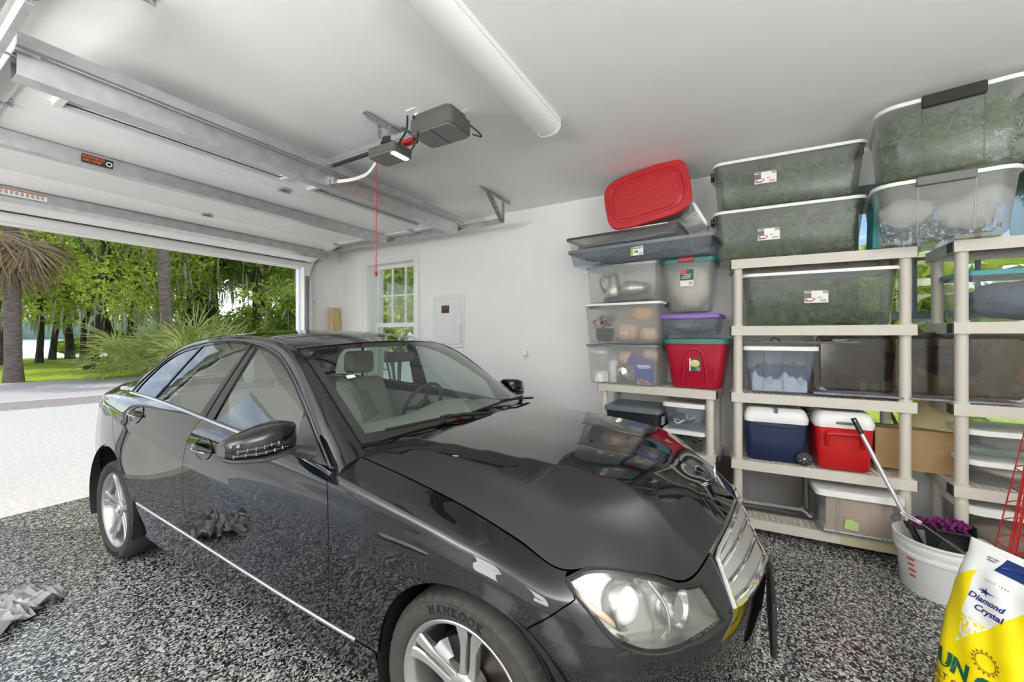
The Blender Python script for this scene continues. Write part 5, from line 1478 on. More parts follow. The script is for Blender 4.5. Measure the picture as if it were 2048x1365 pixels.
def card(t, x, z, w, h, tap, H, kind='xmas', y=None):
    """printed sticker on the front of a box"""
    yy = (tap*(1-z/H)-.0025) if y is None else y
    o = MB().box((x-w/2,yy-.0012,z-h/2),(x+w/2,yy,z+h/2)).build('sticker', 'card_white', t)
    def bit(nm, mt, a, b_, c, d_): MB().box((x+a*w,yy-.0018,z+c*h),(x+b_*w,yy-.0011,z+d_*h)).build(nm, mt, o)
    if kind == 'xmas':
        bit('sticker_picture','handle_grey',-.5,-.2,-.1,.3); bit('sticker_picture','kraft_sheet',.28,.5,.25,.5); bit('sticker_lettering','ink_black',-.46,-.2,.36,.44); bit('sticker_lettering','ink_black',-.46,-.14,-.40,-.33); bit('sticker_lettering','ink_red',.05,.22,-.10,-.04)
        q = MB(); q.lathe([(.24*h,0),(.17*h,0),(.17*h,.0006),(.24*h,.0006)], 20, Matrix.Translation((x-.26*w,yy-.0012,z-.22*h)) @ Matrix.Rotation(R(90),4,'X') @ Matrix.Diagonal((1.5,.6,1,1))); q.build('sticker_oval', 'ink_red', o)
    if kind in ('xmas','lime','green','gold'):
        for k in range(6): bit('barcode', 'ink_black', .16+.045*k, .18+.045*k, -.42, -.24)
    if kind == 'lime': bit('sticker_band','ink_lime',-.5,-.3,-.5,.5); bit('sticker_picture','handle_grey',-.2,.1,-.2,.05); bit('sticker_lettering','ink_black',-.22,.3,.25,.31)
    if kind == 'green': bit('sticker_field','ink_green',-.5,.5,-.15,.24); bit('sticker_band','ink_red',-.5,.0,.24,.5); bit('sticker_band','ink_green',.0,.5,.24,.5); bit('sticker_lettering','card_white',-.3,.3,.16,.2); bit('sticker_lettering','card_white',-.4,.3,.05,.09); bit('sticker_lettering','card_white',-.4,.2,-.04,0)
    if kind == 'gold':
        bit('sticker_field','ink_green',-.38,.5,-.5,.5); q = MB(); q.lathe([(.36*h,0),(.34*h,.0008),(.0005,.0008)], 24, Matrix.Translation((x,yy-.0019,z+.1*h)) @ Matrix.Rotation(R(90),4,'X') @ Matrix.Diagonal((1,.8,1,1))); q.build('sticker_seal', 'gold_seal', o); bit('sticker_band','ink_red',.38,.5,0,.2)
        bit('barcode','card_white',.05,.45,-.46,-.2)
    return o
def garland(label, loc, rz, w, d, h, mat, seed, n=520, group='artificial pine boughs packed in boxes'):
    r_ = random.Random(seed); m = MB()
    for _ in range(n):
        p = Vector((r_.uniform(-w/2,w/2), d*(r_.random()**1.7), r_.uniform(0,h)))
        a = r_.random()*6.28; q = Vector((math.cos(a), r_.gauss(0,.3), math.sin(a)*.8)).normalized(); u = Vector((0,-1,0)); s = q.cross(u); s = s.normalized() if s.length > .1 else Vector((1,0,0))
        L = .05+.07*r_.random()
        for j in range(6):   # a sprig: needles off a stem
            b0 = p+q*L*j/6; wd = .030*(1-j/7)
            for sg in (-1,1):
                e = b0+(q*.7+s*sg).normalized()*wd; c_ = Vector((0,.002,0))
                m.add([tuple(max(-w/2,min(w/2,v[0])) if i_ == 0 else (max(0,min(d,v[1])) if i_ == 1 else max(0,min(h,v[2]))) for i_ in range(3)) for v in (b0-q*.003, b0+q*.005, e)], [(0,1,2)])
    o = m.build('pine_garland', mat, None, loc, (0,0,rz)); return tag(o, label, 'garland', group)
def into(loc, rz, x, y, z): # a point inside a placed box
    c, s = math.cos(rz), math.sin(rz); return (loc[0]+x*c-y*s, loc[1]+x*s+y*c, loc[2]+z)

# ---- low shelf, left stack
ra = W90+R(-5.5)
LA = (3.445,.925,1.032); tote('storage_bin', 'frosted bin holding a blender and a blue box, bottom of the left stack', LA, ra, .63, .42, .34, 'frosted', 'lid_clear', .022, .035, .022, 'frosted bins stacked on the low shelf', handle=('handle_black',.10,.03,'ends'))
LB = (3.440,.925,1.388); tote('storage_bin', 'frosted bin holding pumpkins and a poinsettia, second in the left stack', LB, ra, .67, .42, .345, 'frosted_cloudy', 'lid_white', .026, .045, .020, 'frosted bins stacked on the low shelf', handle=('handle_black',.10,.03,'ends'))
LC = (3.440,.925,1.750); tote('storage_bin', 'frosted bin with two steel coffee carafes under the flat grey boxes', LC, ra, .62, .42, .315, 'frosted', 'lid_clear', .016, .03, .02, 'frosted bins stacked on the low shelf')
LD = (3.385,.80,2.088); t = tote('underbed_box', 'long flat clear box with a lime label, under the grey-lidded flat box', LD, ra, 1.20, .44, .135, 'clear_blue', 'lid_slate', .03, .03, .028, 'flat underbed boxes', ribs=[-.45,-.3,-.15,.3,.45]); card(t, .03, .072, .105, .075, .03, .135, 'lime')
LE = (3.44,.945,2.236); t = tote('underbed_box', 'flat clear box with a smoky lid, on top of the lime-labelled box', LE, ra, .98, .40, .115, 'clear', 'lid_smoke', .028, .03, .022, 'flat underbed boxes')
m = MB(); m.rbox((-.23,0,0),(.23,.30,.018), .02, 3); tag(m.build('white_tray_lid', 'lid_white', None, (3.46,.76,2.362), (0,0,ra)), 'white flat lid lying under the tilted red tote', 'lid')
# blender
def jar(prof, n=20): return MB().lathe(prof, n)
def place(o, L, rz, x, y, z, lab, cat, group=None, r2=0): o.location = into(L, rz, x, y, z); o.rotation_euler = (0,0,rz+r2); return tag(o, lab, cat, group)
principled('plastic_white', (.72,.72,.70), .4); principled('steel_brushed', (.50,.47,.42), .28, .9); principled('dark_slate', (.025,.032,.036), .4); principled('box_blue', (.02,.06,.30), .45); principled('ink_white', (.85,.85,.85), .5)
principled('purple_cloth', (.10,.05,.28), .7); principled('foil', (.70,.70,.68), .15, 1)
b_ = thing('blender', 'white blender with a clear jug in the bottom frosted bin', 'blender', into(LA,ra,-.20,.085,.012), ra)
jar([(.0005,0),(.075,0),(.078,.01),(.068,.085),(.055,.10),(.0005,.10)]).build('base', 'plastic_white', b_)
jar([(.045,.10),(.05,.11),(.068,.25),(.068,.255)]).build('jug', 'clear', b_); jar([(.07,.25),(.07,.275),(.03,.28),(.03,.295),(.0005,.296)]).build('lid', 'plastic_white', b_)
MB().tube([(.07*math.cos(a)+0,-.02,.29+.02*math.sin(a)) for a in [PI*k/8 for k in range(9)]], .006, 8).build('handle', 'plastic_white', b_)
for k in range(5): place(jar([(.0005,0),(.032,0),(.040,.088),(.043,.09),(.043,.095),(.036,.095),(.03,.004)]).build('plastic_cup','plastic_white'), LA, ra, -.085, .07, .012+.024*k, 'white cup in the stack beside the blender, %s' % ['lowest','second up','middle','fourth up','topmost'][k], 'cup', 'white cups stacked beside the blender')
o = MB(); o.box((0,0,0),(.145,.05,.20)); bx = o.build('appliance_carton', 'box_blue'); place(bx, LA, ra, .12, .035, .012, 'blue carton lettered Sendiko in the bottom frosted bin', 'box')
vs, fs = text_mesh('Sendiko', .036, .0006, .001); q = MB(); q.add([(a+.072,-.001-c,b+.155) for a,b,c in vs], [f[::-1] for f in fs]); q.build('lettering', 'ink_white', bx)
MB().box((.03,-.001,.135),(.115,0,.139)).build('lettering_line', 'ink_white', bx)
for k in range(14): 
    MB().sphere((.02+.0078*k,-.0005,.02+.016*math.sin(k*1.9)), .009, 8, 5, sc=(1,.15,1)).build('printed_flower', 'ink_red' if k % 2 else 'gold_seal', bx)
def crumple(name, size, mat, seed, sub=3, amp=.25):
    bm = bmesh.new(); bmesh.ops.create_icosphere(bm, subdivisions=sub, radius=1); r_ = random.Random(seed)
    ph = [(Vector((r_.gauss(0,2.2), r_.gauss(0,2.2), r_.gauss(0,2.2))), r_.random()*6) for k in range(9)]
    for v in bm.verts:
        p = v.co.copy(); f = sum(abs(math.sin(p.dot(d)+a)) for d, a in ph)/9-.6; v.co = Vector((p.x*size[0], p.y*size[1], p.z*size[2]))*(1+amp*f*2)
    zmin = min(v.co.z for v in bm.verts)
    for v in bm.verts: v.co.z -= zmin
    me = bpy.data.meshes.new(name); bm.to_mesh(me); bm.free(); me.materials.append(MATS[mat]); me.polygons.foreach_set('use_smooth', [True]*len(me.polygons)); me.set_sharp_from_angle(angle=R(28))
    o = bpy.data.objects.new(name, me); C.objects.link(o); return o
place(crumple('foil_bag', (.05,.03,.075), 'foil', 4), LA, ra, .005, .06, .012, 'crumpled silver foil bag between the white cups and the blue carton', 'bag')
place(crumple('purple_bag', (.06,.03,.05), 'purple_cloth', 9), LA, ra, .06, .12, .16, 'purple cloth bag behind the blue carton', 'bag')
mottled('pumpkin_cream', (.60,.46,.33), (.66,.52,.38), 9, .7); mottled('pumpkin_orange', (.55,.34,.13), (.62,.40,.18), 9, .7); mottled('pumpkin_pink', (.60,.42,.34), (.66,.48,.40), 9, .7)
def pumpkin(r, mat, lab, L, rz, x, y, z, tilt=0):
    m = MB(); n = 48; mm = 12; vs = []
    for i in range(mm+1):
        ph = PI*i/mm
        for k in range(n):
            a = 2*PI*k/n; rr = r*(1+.07*abs(math.cos(a*5)))*max(.02,math.sin(ph))**.8; vs.append((rr*math.cos(a), rr*math.sin(a), -r*.8*math.cos(ph)+r*.8-.12*r*math.exp(-(rr/r*3)**2)*(1 if ph > 1.5 else 0)))
    fs = [(i*n+j, i*n+(j+1)%n, (i+1)*n+(j+1)%n, (i+1)*n+j) for i in range(mm) for j in range(n)]
    m.add(vs, fs, True); t = thing('pumpkin', lab, 'pumpkin', into(L,rz,x,y,z), rz, 'pumpkins in the frosted bins'); t.rotation_euler = (tilt,0,rz)
    m.build('flesh', mat, t, sharp=0); MB().tube([(0,0,r*1.4),(0,0,r*1.6),(.012,0,r*1.75)], .012, 8, rad=[.018,.012,.009]).build('stem', 'cardboard', t)
pumpkin(.085, 'pumpkin_orange', 'orange pumpkin at the upper right of the second frosted bin', LB, ra, .16, .10, .185)
pumpkin(.105, 'pumpkin_pink', 'pink ribbed pumpkin at the lower middle of the second frosted bin', LB, ra, .03, .125, .014)
pumpkin(.080, 'pumpkin_cream', 'cream pumpkin at the lower right of the second frosted bin', LB, ra, .215, .11, .014)
pumpkin(.075, 'pumpkin_cream', 'cream pumpkin lying above the blender', LA, ra, .0, .19, .19, R(40)); pumpkin(.075, 'pumpkin_pink', 'pale pumpkin in the upper right of the bottom frosted bin', LA, ra, .20, .19, .20, R(-20))
t = thing('poinsettia', 'red poinsettia in a dark basket in the second frosted bin', 'flower', into(LB,ra,-.19,.13,.014), ra)
jar([(.0005,0),(.065,0),(.085,.12),(.08,.12)]).build('basket', 'dark_slate', t); leafmat('petal_red', (.16,.015,.015), (.30,.04,.03), .2)
m = MB(); r_ = random.Random(2)
for k in range(46):
    a = r_.random()*6.28; e = r_.uniform(-.2,1.1); d = Vector((math.cos(a)*math.cos(e), math.sin(a)*math.cos(e), math.sin(e))); c_ = Vector((r_.gauss(0,.035), r_.gauss(0,.035)-.01, .16+r_.gauss(0,.03))); s = d.cross(Vector((0,0,1))).normalized()*.018
    m.add([c_, c_+d*.04+s, c_+d*.085, c_+d*.04-s], [(0,1,2,3)])
m.build('petals', 'petal_red', t)
def carafe(lab, x, y, z, rx, L=LC, r2=0):
    t = thing('carafe', lab, 'carafe', into(L,ra,x,y,z), ra, 'steel coffee carafes'); t.rotation_euler = (rx[0], rx[1], ra+r2)
    jar([(.0005,0),(.06,0),(.072,.02),(.072,.09),(.045,.17),(.040,.185),(.0005,.186)], 28).build('flask', 'steel_brushed', t)
    jar([(.046,.182),(.048,.20),(.03,.225),(.012,.235),(.0005,.236)], 20).build('lid', 'dark_slate', t)
    MB().tube(catmull([(.045,0,.19),(.10,0,.19),(.115,0,.13),(.075,0,.05)],6), .010, 8).build('handle', 'dark_slate', t)
carafe('upright steel coffee carafe at the left of the top frosted bin', -.10, .12, .04, (0,0), r2=R(200)); carafe('steel coffee carafe lying on its side in the top frosted bin', .0, .11, .115, (0,R(90)), r2=R(0))
m = MB(); m.rbox((-.19,.03,0),(.19,.30,.032), .02, 3); place(m.build('warming_tray', 'dark_slate'), LC, ra, .02, .02, .008, 'dark tray under the steel carafes', 'tray')
for k, (x, L, y) in enumerate(((.0,LD,.02),(.1,LE,.03))):
    m = MB(); r_ = random.Random(k+3)
    for j in range(7): yy = .05+.04*j; m.tube(catmull([(-.42+.1*r_.random(),yy,.02+.02*r_.random()),(-.1,yy+.03*r_.random(),.03+.03*r_.random()),(.2,yy,.03+.05*r_.random()),(.40,yy+.02,.05+.03*r_.random())],6), .007, 6)
    place(m.build('wrapped_stakes', 'handle_grey' if k else 'dark_slate'), L, ra, 0, 0, .01, ['dark folded stakes inside the lime-labelled flat box','folded wire stakes inside the smoky-lidded flat box'][k], 'stakes')
# tilted red tote, lid towards the room
t = thing('red_tote', 'red storage tote tipped on its side with its lid facing the car', 'storage box', (3.455,.715,2.628)); t.rotation_euler = (R(0),R(0),W90+R(-3))
M_ = Matrix.Rotation(R(-9),4,'Y')
def lidout(w, h, i, n=64):
    pts = []
    for k in range(n):
        a = 2*PI*k/n; e = .42
        x = (w/2-i)*math.copysign(abs(math.cos(a))**e, math.cos(a)); z = (h/2-i)*math.copysign(abs(math.sin(a))**e, math.sin(a))
        x *= 1-.045*(abs(z)/(h/2))**2.5 if abs(x) > w*.3 else 1
        pts.append((x, z))
    return pts
w, h = .70, .46; m = MB()
rg = [[(x,yy,z) for x,z in lidout(w,h,i)] for i, yy in ((.012,.03),(0,.03),(0,.005),(.008,-.002),(.05,-.002),(.058,.006),(.075,.006),(.083,.0))]
m.loft(rg, False, True, M_, flip=True); q = rg[-1]; m.add(q, [tuple(range(len(q)))], False, M_); m.build('lid', 'lid_red', t, sharp=35)
for s in (-1,1):
    MB().rbox((s*(w/2-.035)-.010,-.006,-.07),(s*(w/2-.035)+.010,.001,.07), .004, 2, axis=1, M=M_).build('lid_latch', 'tote_red', t)
    m = MB(); m.tube([M_ @ Vector(p) for p in catmull([(-.27,-.001,s*.055+.0),(-.10,-.001,s*.03),(.05,-.001,s*.035),(.27,-.001,s*.09)] if s > 0 else [(-.27,-.001,-.09),(-.08,-.001,-.035),(.08,-.001,-.03),(.27,-.001,-.045)],8)], .0035, 6); m.build('lid_rib', 'lid_red', t)
m = MB(); rg = []
for yy, i in ((.03,.03),(.06,.035),(.38,.075),(.40,.09)): rg.append([(x,yy,z) for x,z in lidout(w,h,i)])
m.loft(rg, True, True, M_, flip=True); m.build('body', 'file_black', t, sharp=50)
# clear tub with a white rim tipped beside it
LH = (3.50,.385,2.262); t = tote('clear_tub', 'small clear tub with a white rim tipped beside the red tote', LH, W90, .22, .20, .13, 'clear', 'lid_white', .02, .04, lid=False, rim='lid_white', over=.012, rot=(0,R(62),W90)); t.location = (3.52,.415,2.385)
# ---- low shelf, right stack
rb = W90+R(-4)
LI = (3.465,.345,1.033); t = tote('red_tote', 'crimson tote with a dark green lid on the low shelf', LI, rb, .47, .38, .385, 'tote_red', 'lid_green', .055, .06, .040)
card(t, .005, .19, .082, .10, .055, .385, 'gold', .022)
m = MB(); arch = [(-.085,.0),(-.075,.20),(-.05,.255),(0,.268),(.05,.255),(.075,.20),(.085,.0)]; A_in = catmull([(x,0,z) for x,z in arch],8); m.tube([Vector((p.x*(1.1-.25*p.z/.27), .055*(1-(p.z+.05)/.385)-.004, p.z+.05)) for p in A_in], .010, 8); m.build('moulded_arch', 'tote_red', t)
LJ = (3.48,.385,1.462); tote('purple_lid_box', 'clear shallow box with a purple lid between the crimson tote and green-lidded bin', LJ, rb, .44, .36, .155, 'clear_blue', 'lid_purple', .025, .03, .030, ribs=(-.12,.09))
place(crumple('dark_fabric', (.17,.13,.05), 'handle_grey', 12), LJ, rb, 0, .17, .01, 'dark grey fabric inside the purple-lidded box', 'fabric')
LK = (3.49,.40,1.652); t = tote('green_lid_bin', 'tall clear bin of pale stuffing with a green lid and red latch', LK, rb, .40, .36, .415, 'frosted', 'lid_green', .05, .05, .034, ribs=(-.04,.08)); card(t, .0, .27, .10, .135, .05, .415, 'green', .010)
MB().rbox((-.06,-.022,.395),(.06,.004,.432), .01, 2, axis=1).build('latch', 'lid_red', t)
mottled('batting', (.55,.50,.42), (.62,.57,.49), 30, .9, .1, .6)
place(crumple('stuffing', (.150,.145,.185), 'batting', 21, 4, .12), LK, rb, 0, .19, .012, 'pale fibre stuffing inside the green-lidded bin', 'stuffing')
# ---- low shelf, lower tier
t = thing('file_box', 'black file box with a grey lid on the lower tier of the low shelf', 'storage box', (3.50,.845,.522), ra)
rg = shell(.46,.38,.29,.015,.03); m = MB(); m.loft(rg, True, True); m.build('body', 'file_black', t, sharp=50)
m = MB(); rr = lambda i, z: [(p[0],p[1],z) for p in rrect(-.245+i,-.015+i,.245-i,.395-i,.04,5)]; m.loft([rr(.004,.275),rr(0,.275),rr(0,.31),rr(.01,.318),rr(.03,.318),rr(.05,.325)], False, True); m.add(rr(.05,.325), [tuple(range(24))]); m.build('lid', 'lid_slate', t, sharp=40)
MB().box((.2312,.10,.17),(.234,.20,.24)).build('label_holder', 'card_white', t)
LN = (3.49,.425,.522); tote('small_clear_box', 'small clear box with a white lid, lower of the pair beside the file box', LN, rb, .31, .34, .155, 'clear_grey', 'lid_white', .02, .03, .03, 'small clear boxes on the low shelf')
LM = (3.49,.425,.702); tote('small_clear_box', 'small clear box of white cables, upper of the pair beside the file box', LM, rb, .31, .34, .195, 'clear_blue', 'lid_white', .03, .035, .034, 'small clear boxes on the low shelf')
for L, sd, lab in ((LN,5,'coiled dark cables in the lower small clear box'),(LM,6,'white coiled cables in the upper small clear box')):
    m = MB(); r_ = random.Random(sd)
    for k in range(5):
        c_ = Vector((r_.uniform(-.08,.08), r_.uniform(.05,.24), .03+.012*k)); a0 = r_.random()*3; m.tube([c_+Vector((.04*math.cos(a)*(1+.1*math.sin(3*a)), .045*math.sin(a), .012*math.sin(2*a+a0))) for a in [2*PI*j/30 for j in range(30)]], .005, 6, closed=True)
    place(m.build('cable_coils', 'plastic_white' if sd == 6 else 'dark_slate'), L, rb, 0, 0, .01, lab, 'cables')
    place(crumple('cable_bundle', (.09,.08,.04), 'handle_grey', sd), L, rb, -.04, .17, .01, 'grey cable bundle in the %s small clear box' % ('lower' if sd == 5 else 'upper'), 'cables')

# ---- tall shelf with the coolers
rc = W90+R(3.4)
pine = dict(body='clear_grey', lidm='lid_white', tap=.035, r=.06, lid_h=.022, group='long boxes of artificial pine')
LP = (3.425,-.255,2.022); t = tote('pine_box', 'long box of artificial pine standing on the tall shelf top, lower of two', LP, rc, .90, .46, .36, ribs=(), **pine, handle=('handle_black',.12,.035,'ends')); card(t, -.10, .17, .135, .085, .035, .36)
LO = (3.425,-.255,2.405); t = tote('pine_box', 'long box of artificial pine close under the ceiling, upper of two', LO, rc, .90, .46, .345, ribs=(), **pine, handle=('handle_black',.12,.035,'ends')); card(t, -.12, .20, .135, .085, .035, .345)
LS = (3.455,-.435,1.527); t = tote('pine_box', 'long box of artificial pine inside the tall shelf, above the towels', LS, rc, .88, .40, .375, ribs=(), **pine); card(t, 0, .20, .135, .085, .035, .375)
garland('green pine boughs in the lower box on the tall shelf top', into(LP,rc,0,.045,.02), rc, .80, .34, .30, 'pine_green', 1); garland('green pine boughs in the box under the ceiling', into(LO,rc,0,.045,.02), rc, .80, .34, .28, 'pine_green', 2); garland('yellow-green pine boughs in the box inside the tall shelf', into(LS,rc,0,.045,.02), rc, .78, .30, .30, 'pine_green', 3)
# boxes bridging the two tall shelves
rq = W90+R(-6)
LQ = (3.235,-1.0,2.034); t = tote('grey_handled_box', 'frosted box with a grey handle bridging the two tall shelves', LQ, rq, .60, .62, .345, 'frosted_cloudy', 'lid_white', .035, .09, .020, ribs=(-.11,.12), lid=False, rim='lid_white', handle=('handle_grey',.24,.045,'front'))
rr_ = W90+R(-9)
LR_ = (3.17,-1.01,2.40); t = tote('black_handled_box', 'frosted box of pine with a black handle touching the ceiling at upper right', LR_, rr_, .63, .66, .425, 'clear_grey', 'lid_white', .035, .10, .020, ribs=(-.12,.12), lid=False, rim='lid_white', handle=('handle_black',.25,.062,'front'))
garland('pine boughs in the black-handled box', into(LR_,rr_,0,.05,.02), rr_, .54, .40, .36, 'pine_green', 4, 420); garland('pine boughs wrapped in tissue in the grey-handled box', into(LQ,rq,0,.14,.02), rq, .50, .36, .26, 'pine_dark', 5, 300)
clearplastic('tissue', (.9,.9,.88), .55, .4, .1, (.72,.71,.68))
for k, (x, z, s) in enumerate(((-.16,.08,1.),(.10,.03,1.1),(.19,.14,.8))): place(crumple('tissue_paper', (.10*s,.03,.075*s), 'tissue', 30+k, 3, .5), LQ, rq, x, .085, z, 'crumpled tissue paper at the %s of the grey-handled box' % ['left','lower middle','right'][k], 'tissue paper', 'tissue in the grey-handled box')
m = MB(); m.loft([[(-.02,0,0),(.02,0,0),(.035,.16,0),(-.02,.16,0)],[(-.012,0,.30),(.012,0,.30),(.02,.16,.30),(-.012,.16,.30)],[(-.004,.02,.36),(.004,.02,.36),(.004,.12,.36),(-.004,.12,.36)]], True, True); mottled('bag_green', (.02,.20,.12), (.03,.25,.35), 9, .45); tag(m.build('shopping_bag', 'bag_green', None, (3.42,-.742,2.022), (0,0,W90)), 'green and blue shopping bag squeezed between the pine box and grey-handled box', 'bag')
LT = (3.475,-1.72,2.028); tote('teal_lid_box', 'dark clear box with a teal lid on the right shelf top at the photo edge', LT, W90, .55, .40, .50, 'clear_grey', 'lid_teal', .03, .05, .03, 'teal-lidded boxes'); garland('dark boughs in the teal-lidded box on the shelf top', into(LT,W90,0,.05,.02), W90, .46, .30, .44, 'pine_dark', 7, 260)
# towels box and rods
LTW = (3.455,-.225,1.033); t = tote('towel_box', 'clear box of folded towels with a white lid', LTW, rc, .44, .36, .335, 'clear_blue', 'lid_white', .045, .04, .03, ribs=(-.10,.02))
mottled('towel_white', (.55,.58,.63), (.66,.69,.73), 60, .95, .1, .4); mottled('towel_navy', (.04,.07,.12), (.07,.11,.17), 60, .95, .1, .4)
def towel(mat, L, x, y, z, w, d, h, lab, seed):
    m = MB(); r_ = random.Random(seed); n = 26; rows = []
    for j in range(14):
        rows.append([(-w/2+w*k/n, d*j/13, h*(.72+.28*math.sin(k*.42+seed)*math.cos(j*.7)+.12*math.sin(k*1.3+j)))for k in range(n+1)])
    m.loft(rows, False, True, close=False); a = [(p[0],p[1],0) for p in rows[0]]; m.loft([a, rows[0]], False, True, close=False)
    place(m.build('towel', mat), L, rc, x, y, z, lab, 'towel', 'folded towels')
towel('towel_white', LTW, 0, .055, .014, .335, .25, .13, 'white folded towel in the clear towel box', 1); towel('towel_navy', LTW, .03, .10, .10, .33, .20, .11, 'navy folded towel behind the white towel', 3)
m = MB(); m.cyl((3.44,.0,1.405),(3.46,-.67,1.408),.007,n=8); m.cyl((3.455,-.52,1.418),(3.46,-.60,1.425),.016,.008,10); tag(m.build('window_rod', 'handle_grey'), 'thin dark rod lying across the towel box lid', 'rod')
m = MB(); m.tube(catmull([(3.47,-.02,1.40),(3.46,-.08,1.412),(3.47,-.15,1.402),(3.46,-.19,1.44),(3.47,-.24,1.405),(3.48,-.28,1.41)],8), .005, 6); tag(m.build('extension_lead', 'cable_black'), 'black cord lying on the towel box lid', 'cord')
# long smoky box standing on its edge
t = thing('smoky_box', 'long smoky brown box standing on edge across both tall shelves', 'storage box', (3.66,-.985,1.034), W90)
m = MB(); rr = lambda i, y: [(p[0],y,p[1]) for p in rrect(-.53+i,.004+i,.53-i,.43-i,.05,5)]
m.loft([rr(0,0),rr(.004,.012),rr(.03,.155)], False, True, flip=True); q = rr(.03,.155); m.add(q, [tuple(range(24))]); m.build('body', 'smoke_brown', t, sharp=50)
m = MB(); m.loft([rr(-.012,-.006),rr(-.012,.012),rr(0,.012)], False, True, flip=True); q = rr(-.012,-.006); m.loft([q, rr(.02,-.006), rr(.03,.002)], False, True, flip=True); q = rr(.03,.002); m.add(q, [tuple(range(24))]); m.build('lid', 'smoke_brown', t, sharp=40)
mottled('dark_contents', (.02,.016,.013), (.06,.045,.03), 11, .8); mottled('rust_fabric', (.10,.035,.018), (.17,.07,.035), 7, .7); mottled('straw', (.34,.30,.20), (.46,.42,.32), 40, .8); mottled('print_paper', (.20,.11,.09), (.25,.33,.42), 6, .6, .3, 0, .3, .7)
o = crumple('dark_fabric', (.22,.05,.12), 'dark_contents', 41, 4, .3); o.location = (3.735,-.72,1.12); o.rotation_euler = (0,0,W90); tag(o, 'dark fabric in the left half of the smoky box', 'fabric')
m = MB(); r_ = random.Random(8)
for k in range(70): x = -.055+.11*k/69; m.tube([(x*.6,.0,.33),(x*.85,-.005,.2),(x*1.1+r_.gauss(0,.004),-.004,.04+.03*r_.random())], .0016, 4)
tag(m.build('straw_fringe', 'straw', None, (3.70,-.94,1.06), (0,0,W90)), 'pale straw fringe hanging in the middle of the smoky box', 'fringe', kind='stuff')
o = crumple('dark_fabric', (.17,.05,.09), 'dark_contents', 45, 4, .4); o.location = (3.735,-1.13,1.19); o.rotation_euler = (0,R(12),W90); tag(o, 'dark fabric in the right half of the smoky box', 'fabric')
m = MB()
for k in range(6): a = R(60+14*k); d = Vector((math.cos(a),0,math.sin(a))); s = Vector((-d.z,0,d.x))*.016; m.add([s, d*.12+s*.8, d*.2, d*.12-s*.8, -s], [(0,1,2,3,4)]); m.add([s+Vector((0,.004,0)), d*.12+s*.8+Vector((0,.004,0)), d*.2, d*.12-s*.8+Vector((0,.004,0)), -s+Vector((0,.004,0))], [(4,3,2,1,0)])
tag(m.build('feather_spray', 'rust_fabric', None, (3.72,-1.26,1.24), (0,0,W90)), 'rust coloured feather spray at the right of the smoky box', 'decoration')
m = MB(); m.lathe([(.0005,0),(.05,.004),(.085,.035),(.095,.06),(.09,.06),(.05,.01)], 24, Matrix.Rotation(R(60),4,'X')); tag(m.build('straw_bowl', 'straw', None, (3.77,-1.26,1.08), (0,0,W90)), 'shallow straw bowl at the lower right of the smoky box', 'bowl')
m = MB(); m.box((-.50,0,0),(.48,.22,.012)); tag(m.build('folded_print', 'print_paper', None, (3.48,-.92,1.047), (0,0,W90)), 'folded printed paper lying in front of the smoky box', 'paper')
# coolers
def cooler(name, label, loc, rz, w, d, h, body, wheel_=False):
    t = thing(name, label, 'cooler', loc, rz, None); hl = h*.74
    m = MB(); rg = []
    for z, i in ((0,.03),(.012,.016),(hl*.5,.008),(hl,0)): rg.append([(p[0],p[1],z) for p in rrect(-w/2+i,i,w/2-i,d-i,.035,5)])
    m.loft(rg, True, True); m.build('body', body, t, sharp=50)
    m = MB(); rg = []
    for z, i in ((hl-.004,-.004),(hl+.03,-.008),(h-.03,.004),(h-.006,.018),(h,.035)): rg.append([(p[0],p[1],z) for p in rrect(-w/2+i,i,w/2-i,d-i,.04,5)])
    m.loft(rg, True, True); m.build('lid', 'cooler_white', t, sharp=40); return t
t = cooler('blue_cooler', 'navy cooler with a white lid and black wheels', (3.465,-.20,.537), rc, .385, .36, .39, 'cooler_blue')
MB().rbox((-.012,-.004,.355),(.012,.03,.392), .004, 2, axis=1).build('lid_notch', 'handle_grey', t); m = MB(); m.rbox((-.12,-.014,.255),(.12,.004,.285), .01, 3, axis=1); m.build('handle_lip', 'cooler_blue', t)
for yy in (.008,.30):
    m = MB(); M_ = Matrix.Translation((.168,yy,.048)) @ Matrix.Rotation(R(90),4,'X'); m.lathe([(.010,.014),(.034,.016),(.046,.014),(.050,.004),(.050,-.012),(.046,-.02)], 28, M_); w_ = m.build('wheel', 'shelf_black', t)
    for k in range(7): a = 2*PI*k/7; m = MB(); m.cyl(M_ @ Vector((.010*math.cos(a),.010*math.sin(a),.018)), M_ @ Vector((.034*math.cos(a),.034*math.sin(a),.018)), .004, n=6); m.build('wheel_spoke', 'handle_grey', w_)
    MB().lathe([(.010,.014),(.008,.022),(.0005,.023)], 12, M_).build('hub_cap', 'chrome', w_)
m = MB(); m.tube([(.205,.33,.03),(.205,.33,.36),(.205,.06,.36)], .010, 8); m.build('pull_handle', 'shelf_black', t)
t = cooler('red_cooler', 'bright red cooler with a white lid and moulded handle', (3.455,-.588,.537), rc, .315, .36, .40, 'cooler_red')
m = MB(); hp = catmull([(-.095,-.006,.165),(-.10,-.03,.235),(-.085,-.036,.258),(0,-.04,.262),(.085,-.036,.258),(.10,-.03,.235),(.095,-.006,.165)],6); m.tube(hp, .013, 10); m.build('handle', 'cooler_red', t)
for x in (-.045,.035): m = MB(); m.tube([(x,.006,.22),(x,.012,.06)], .004, 6); m.build('body_rib', 'cooler_red', t)
MB().rbox((-.05,-.012,.318),(.06,-.004,.335), .004, 2, axis=1).build('lid_recess', 'handle_grey', t)
